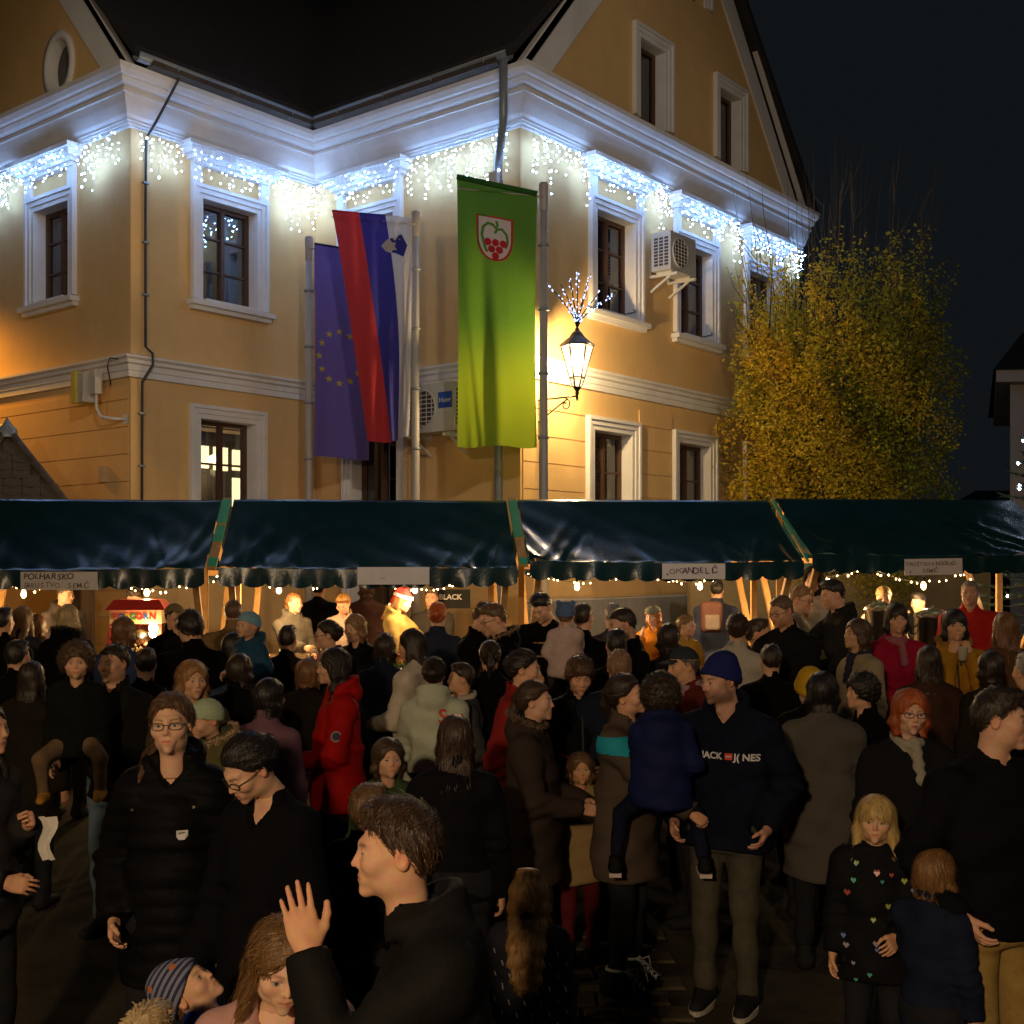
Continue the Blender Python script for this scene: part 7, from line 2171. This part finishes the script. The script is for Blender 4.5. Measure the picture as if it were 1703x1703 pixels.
# ---- front row
PINK = P_('girl with long straight brown hair and a pink jacket, looking down', 460, 3.0, 1508, 12, 'child', 'longcentre', (.17, .088, .030), (.50, .28, .25), 'shell', lod=3, head=(10, 20, 4), skin=(0.74, 0.452, 0.294), collar=0, neckline=.05, arms=('down', 'down'))
BOY = P_('teenage boy in a black jacket seen in profile, one hand raised with fingers spread', 712, 2.8, 1327, -84, 'teen', 'short', (.055, .030, .017), (.011, .011, .011), 'shell', lod=3, hood='down', head=(0, 2, 0), skin=(0.72, 0.407, 0.247), wrist=((.055, .156, .815), None), handpose=('flat', 'relaxed'), pole=((.35, -.2, -1.0), None), hrot=((-1, -.15, 0), None), collar=0, lean=(0, -.054))
HATK = P_('small child in a striped blue hat and blue jacket, head thrown back', 398, 3.4, 1584, 72, 'child', 'crop', (.2, .12, .05), (.018, .065, .42), 'shell', lod=3, head=(16, -48, -8), hat='beanie', hatc=(.10, .11, .22), lean=(0, .10), wrist=((.02, .10, 1.02), None), handpose=('point', 'relaxed'), skin=(0.70, 0.407, 0.242), pole=((.3, -.2, -1), None))
P_('blond child at the bottom edge, only the top of the head in view', 243, 3.0, 1672, 170, 'child', 'short', (.46, .33, .17), (.10, .10, .14), lod=2)
PLAITS = P_('little girl with long blond hair and a dark dotted coat, back turned', 880, 4.6, 1449, 172, 'child', 'xlong', (.36, .20, .065), (.022, .022, .030), 'wool', legs=(.40, .02, .02), lod=3, hem=.33, flare=.05)
HEART = P_('girl with blond fringe and a black jacket scattered with bright hearts', 1455, 5.1, 1321, -14, 'child', 'longfringe', (.52, .36, .13), (.008, .008, .010), 'shell', lod=3, head=(-4, 0, 2), arms=('hold', 'down'), skin=(0.70, 0.418, 0.252), hem=.40, hood='down', mo=.001)
P_('small child with a brown bob and navy jacket, turned away to the right', 1553, 4.6, 1411, 128, 'child', 'bob', (.22, .11, .038), (.012, .016, .035), lod=3, arms=('hold', 'down'))
KHA = P_('man with dark hair, black sweater and khaki trousers, looking right', 1654, 4.7, 1142, 22, 'man', 'short', (.028, .018, .013), (.007, .007, .009), 'knit', lod=3, head=(40, 4, 0), legs=(.36, .24, .075), skin=(0.65, 0.373, 0.252), arms=('pocket', 'pocket'), collar=.02, width=1.14)

# ------------------------------------------------------------------ prints, badges and things held
prw = pm('print_white_ink', (.70, .70, .72), .6); prr = pm('print_red_ink', (.65, .05, .03), .6)
def print_text(P, txt, size, xc, zc, m, name='lettering', back=False, slope=0.0, bold=.004):
    vs, fs = text_geo(txt, size, 0, bold)
    s = -1 if back else 1
    on_cloth(P, [(xc + s * a, zc + b + slope * a) for a, b, c in vs], fs, name, m, .004, back)
jz = JACK['zsh'] - .115
print_text(JACK, 'JACK', .046, -.036, jz, prw, slope=-.03, bold=.0014)
on_cloth(JACK, [(.030, jz - .017), (.068, jz - .018), (.068, jz + .015), (.030, jz + .016)], [(0, 1, 2, 3)], 'red_patch', prr, .004)
on_cloth(JACK, [(.036, jz - .003), (.062, jz - .003), (.062, jz + .002), (.036, jz + .002)], [(0, 1, 2, 3)], 'patch_line', prw, .0055)
print_text(JACK, 'J( NES', .046, .135, jz - .006, prw, slope=-.03, bold=.0014)
for i, (t, z) in enumerate((('~ ~~~', -.06), ('BEER', -.12), ('————', -.17))):
    if t == 'BEER': continue
    print_text(TEE, t, .05, 0, TEE['zsh'] + z, pm('print_ochre', (.35, .22, .08), .7))
def blob(P, x, z, r, m, name='badge', back=False, n=10, sq=1.0):
    on_cloth(P, [(x + r * math.cos(2 * math.pi * i / n), z + sq * r * math.sin(2 * math.pi * i / n)) for i in range(n)], [tuple(range(n))], name, m, .005, back)
gz_ = GLW['zsh'] - .135
on_cloth(GLW, [(.045, gz_ + .016), (.085, gz_ + .016), (.085, gz_ - .006), (.075, gz_ - .018), (.055, gz_ - .018), (.045, gz_ - .006)], [(0, 1, 2, 3, 4, 5)], 'badge', prw, .006)
on_cloth(GLW, [(.053, gz_ + .004), (.077, gz_ + .004), (.077, gz_ + .009), (.053, gz_ + .009)], [(0, 1, 2, 3)], 'badge_mark', pm('ink_grey', (.1, .1, .1), .6), .008)
for x, z in ((-.13, .05), (.10, .06)): blob(GLW, x, GLW['zsh'] - .1 + z, .006, pm('snap', (.4, .35, .25), .3, metal=.8), 'press_stud', n=8)
V_ = REDC['JV']; t_ = np.array(REDC['EL'][0][0]); k_ = V_[np.argmin(np.linalg.norm(V_ - (t_ + np.array([.06, 0, .12])), axis=1))]
c_ = Vector(k_); n_ = (c_ - Vector((t_[0], t_[1], c_.z))).normalized(); a_ = n_.cross(Vector((0, 0, 1))).normalized(); b_ = n_.cross(a_)
for r0_, m_, l_ in ((.034, pm('badge_grey', (.30, .28, .30), .6), .006), (.024, pm('badge_ink', (.05, .04, .08), .6), .009)):
    MB().add([c_ + n_ * l_ + (a_ * math.cos(i * .5236) + b_ * math.sin(i * .5236)) * r0_ for i in range(12)], [tuple(range(12))]).build('sleeve_badge', m_, REDC['jacket'])
print_text(MINT, 'S', .12, -.07, MINT['zsh'] - .02, prr, back=True, bold=.003); print_text(MINT, 'WA', .07, -.15, MINT['zsh'] - .03, prr, back=True, bold=.001)
rgx = random.Random(8); cols = [(.10, .45, .30), (.45, .10, .08), (.15, .22, .55), (.35, .45, .10), (.40, .35, .45), (.08, .4, .4)]
for i in range(22):
    x, z = rgx.uniform(-.15, .15), HEART['zsh'] - rgx.uniform(-.02, .60) * HEART['H'] * .62; s_ = rgx.uniform(.008, .015); c = cols[i % 6]
    pts = [(x, z - s_), (x + s_, z + .2 * s_), (x + .55 * s_, z + s_), (x, z + .45 * s_), (x - .55 * s_, z + s_), (x - s_, z + .2 * s_)]
    on_cloth(HEART, pts, [(0, 1, 3), (1, 2, 3), (0, 3, 5), (3, 4, 5)], 'heart', pm(cname('heart_print', c), c, .35), .005)
dv, df = [], []
for j in range(13):
    for i in range(9):
        x = -.24 + .06 * i + (.03 if j % 2 else 0); z = PLAITS['zsh'] - .04 - .045 * j; b = len(dv)
        dv += [(x - .003, z), (x + .003, z + .002), (x + .008, z + .020), (x + .002, z + .018)]; df.append((b, b + 1, b + 2, b + 3))
from mathutils.bvhtree import BVHTree
_bv = BVHTree.FromPolygons([tuple(v) for v in PLAITS['JV']], [tuple(int(i) for i in q) for q in PLAITS['JF']])
ok = [f for f in df if all(_bv.ray_cast(Vector((dv[i][0], 1, dv[i][1])), Vector((0, -1, 0)))[0] is not None for i in f)]
tag(on_cloth(PLAITS, dv, ok, 'woven_dashes', pm('dash_white', (.30, .30, .32), .7), .004, back=True), kind='stuff')
# teal shoulder panel on the taupe coat: lifted copy of the cloth there
JV, JF = MUM['JV'], MUM['JF']; c = JV[JF].mean(1)
sel = (c[:, 2] > MUM['zsh'] - .045) & (c[:, 2] < MUM['zsh'] + .045) & (c[:, 0] < -.035 * MUM['H'])
if sel.any():
    us, inv = np.unique(JF[sel], return_inverse=True); ctr = np.array([0, .02, MUM['zsh'] - .15])
    nrm = JV[us] - ctr; nrm /= np.linalg.norm(nrm, axis=1)[:, None]
    link('shoulder_panel', np_mesh('shoulder_panel', JV[us] + nrm * .006, inv.reshape(-1, 4)), MUM['root'], cloth_mat((.02, .30, .42), 'shell'))
# striped knitted hat with small printed flowers
m = bpy.data.materials.new('striped_knit'); m.use_nodes = True
N_ = m.node_tree.nodes; L_ = m.node_tree.links; bs = N_['Principled BSDF']; bs.inputs['Roughness'].default_value = .9
tc = N_.new('ShaderNodeTexCoord'); mp = N_.new('ShaderNodeMapping'); wv = N_.new('ShaderNodeTexWave'); wv.inputs['Scale'].default_value = 17; wv.inputs['Distortion'].default_value = .4
wv.bands_direction = 'Y'; mp.inputs['Rotation'].default_value = (rad(-22), 0, 0)
L_.new(tc.outputs['Object'], mp.inputs[0]); L_.new(mp.outputs[0], wv.inputs['Vector'])
cr = N_.new('ShaderNodeValToRGB'); cr.color_ramp.elements[0].position = .42; cr.color_ramp.elements[1].position = .55
cr.color_ramp.elements[0].color = (.018, .022, .065, 1); cr.color_ramp.elements[1].color = (.17, .18, .27, 1)
vo = N_.new('ShaderNodeTexVoronoi'); vo.inputs['Scale'].default_value = 17
L_.new(tc.outputs['Object'], vo.inputs['Vector']); L_.new(wv.outputs['Fac'], cr.inputs[0])
lt = N_.new('ShaderNodeMath'); lt.operation = 'LESS_THAN'; lt.inputs[1].default_value = .19
L_.new(vo.outputs['Distance'], lt.inputs[0])
hs = N_.new('ShaderNodeMix'); hs.data_type = 'RGBA'; L_.new(lt.outputs[0], hs.inputs['Factor']); L_.new(cr.outputs[0], hs.inputs['A'])
cr2 = N_.new('ShaderNodeValToRGB'); cr2.color_ramp.interpolation = 'CONSTANT'
cr2.color_ramp.elements[0].color = (.45, .40, .28, 1); cr2.color_ramp.elements[1].color = (.40, .12, .03, 1); cr2.color_ramp.elements[1].position = .6
L_.new(vo.outputs['Color'], cr2.inputs[0]); L_.new(cr2.outputs[0], hs.inputs['B']); L_.new(hs.outputs['Result'], bs.inputs['Base Color'])
for ch in HATK['root'].children:
    if ch.name.startswith('hat'): ch.data.materials[0] = m
blob(HATK, -.10, HATK['zsh'] - .14, .02, prw, 'logo_stroke', n=6, sq=.25)
# white T-shirt under the pink jacket
on_cloth(PINK, [(-.035, PINK['zn'] - .01), (.035, PINK['zn'] - .01), (.045, PINK['zn'] - .10), (.05, PINK['zn'] - .30), (-.05, PINK['zn'] - .30), (-.045, PINK['zn'] - .10)], [(0, 1, 2, 3, 4, 5)], 'shirt', pm('white_shirt', (.60, .57, .48), .8), .006)


def world_of(P, loc):
    M = Matrix.Translation(P['root'].location) @ Matrix.Rotation(P['root'].rotation_euler[2], 4, 'Z')
    return M @ Vector(loc)
# phone, cups, napkin
p = world_of(PH, (PH['EL'][1][1][0] + .02, PH['EL'][1][1][1] - .085, PH['EL'][1][1][2] + .085))
ph = empty('phone', p, 'phone with a bright blue screen held by the seller behind the popcorn machine', 'phone')
MB().box((0, 0, 0), (.072, .009, .145)).build('case', pm('phone_black', (.01, .01, .012), .3), ph)
MB().box((0, -.0055, 0), (.064, .002, .132)).build('screen', em('phone_screen', (.16, .22, 1.0), 3.0), ph)
def cup(P, lab):
    w = world_of(P, (0, (P['EL'][0][1][1] + P['EL'][1][1][1]) / 2 - .075, (P['EL'][0][1][2] + P['EL'][1][1][2]) / 2 + .0))
    o = empty('paper_cup', w, lab, 'cup', 'paper cups in hands')
    MB().lathe((0, 0, 0), [(0, -.045), (.027, -.045), (.037, .050), (.039, .052), (.036, .050), (.027, -.038), (0, -.038)], 16).build('cup_wall', pm('paper_cup', (.62, .58, .50), .7), o)
    MB().lathe((0, 0, 0), [(.0, .030), (.034, .030)], 16).build('drink', pm('mulled_wine', (.10, .01, .01), .1), o)
cup(CUPW, 'pale paper cup held at the waist of the crimson coat'); cup(MUST, 'pale paper cup at the lips of the woman in mustard')
w = world_of(EDGE, (EDGE['EL'][0][1][0], EDGE['EL'][0][1][1] - .09, EDGE['EL'][0][1][2] - .02))
vs = []; n = 8
for j in range(n + 1):
    for i in range(5):
        vs.append(w + Vector((.018 * (i - 2) * (1 - .05 * j) + .012 * math.sin(j * .9), .014 * math.sin(i * 2.1 + j * .6), .06 - .022 * j)))
tag(MB().add(vs, [(j * 5 + i, j * 5 + i + 1, j * 5 + i + 6, j * 5 + i + 5) for j in range(n) for i in range(4)], True).build('paper_napkin', pm('napkin', (.70, .66, .60), .8)), 'crumpled white paper napkin held by the woman at the left edge', 'napkin')
# boots with pale laces on the taupe coat's wearer
lace = pm('lace_white', (.60, .58, .52), .7)
for ch in [c_ for c_ in MUM['root'].children if c_.name.startswith('shoe')]:
    bbx = np.array([v.co for v in ch.data.vertices]); cx, cy, cz = bbx[:, 0].mean(), bbx[:, 1].min(), bbx[:, 2].max()
    mb = MB(); H_ = MUM['H']
    ay = .012 * H_
    mb.tube([(cx + .052 * math.cos(a), ay + .052 * math.sin(a), .155) for a in [2 * math.pi * k / 16 for k in range(17)]], .009, 6)
    for k in range(5):
        z = .15 - .018 * k; y = ay - .055 - .022 * k
        mb.tube([(cx - .028, y, z), (cx + .028, y - .014, z - .012)], .0045, 5); mb.tube([(cx + .028, y, z), (cx - .028, y - .014, z - .012)], .0045, 5)
    for s in (-1, 1):
        mb.tube([(cx, ay - .065, .15), (cx + s * .045, ay - .095, .155), (cx + s * .05, ay - .105, .10), (cx, ay - .075, .145)], .004, 5)
        mb.tube([(cx, ay - .065, .15), (cx + s * .03, ay - .10, .10), (cx + s * .05, ay - .12, .05)], .004, 5)
    mb.build('laces', lace, ch)
for ch in [c_ for c_ in TODN['root'].children if c_.name.startswith('shoe')]:
    b_ = np.array([v.co for v in ch.data.vertices]); c0 = (b_.min(0) + b_.max(0)) / 2
    MB().box((c0[0], c0[1], b_[:, 2].min() + .004), (.06, (b_.max(0) - b_.min(0))[1] * .95, .020)).build('sole', cloth_mat((.62, .52, .48), 'shell'), ch)
# red and white backpack behind the third stall
bp = at(1183, 13.7); bo_ = empty('backpack', (bp.x, bp.y, CAMZ - (1052 - 940) * 13.7 / 2000), 'red and pale backpack worn behind the third stall', 'backpack')
def rbox(P, c, b, r):
    q = [np.abs(P[i] - c[i]) - b[i] + r for i in range(3)]
    return _len(*[np.maximum(v, 0) for v in q]) + np.minimum(np.maximum(np.maximum(q[0], q[1]), q[2]), 0) - r
V, F = snets(lambda P: rbox(P, (0, 0, .18), (.125, .07, .18), .06), (-.25, -.2, -.05), (.25, .2, .6), .014)
link('bag', np_mesh('bag', V, F), bo_, cloth_mat((.10, .05, .04), 'shell'))
V, F = snets(lambda P: rbox(P, (0, -.07, .12), (.085, .03, .09), .028), (-.2, -.2, 0), (.2, .0, .4), .012)
link('pocket', np_mesh('pocket', V, F), bo_, cloth_mat((.16, .13, .11), 'shell'))
# dark banner with lettering behind the second stall
bb = at(752, 13.9, 996); bn = empty('banner', bb, 'black cloth banner with white capitals behind the second stall', 'banner')
MB().box((0, 0, 0), (.42, .01, .22)).build('cloth', pm('banner_black', (.012, .012, .012), .8), bn)
vs, fs = text_geo('BLACK', .085, .001, .002); MB().add([(a - .02, -.007 - c_, b + .02) for a, b, c_ in vs], fs).build('lettering', prw, bn)
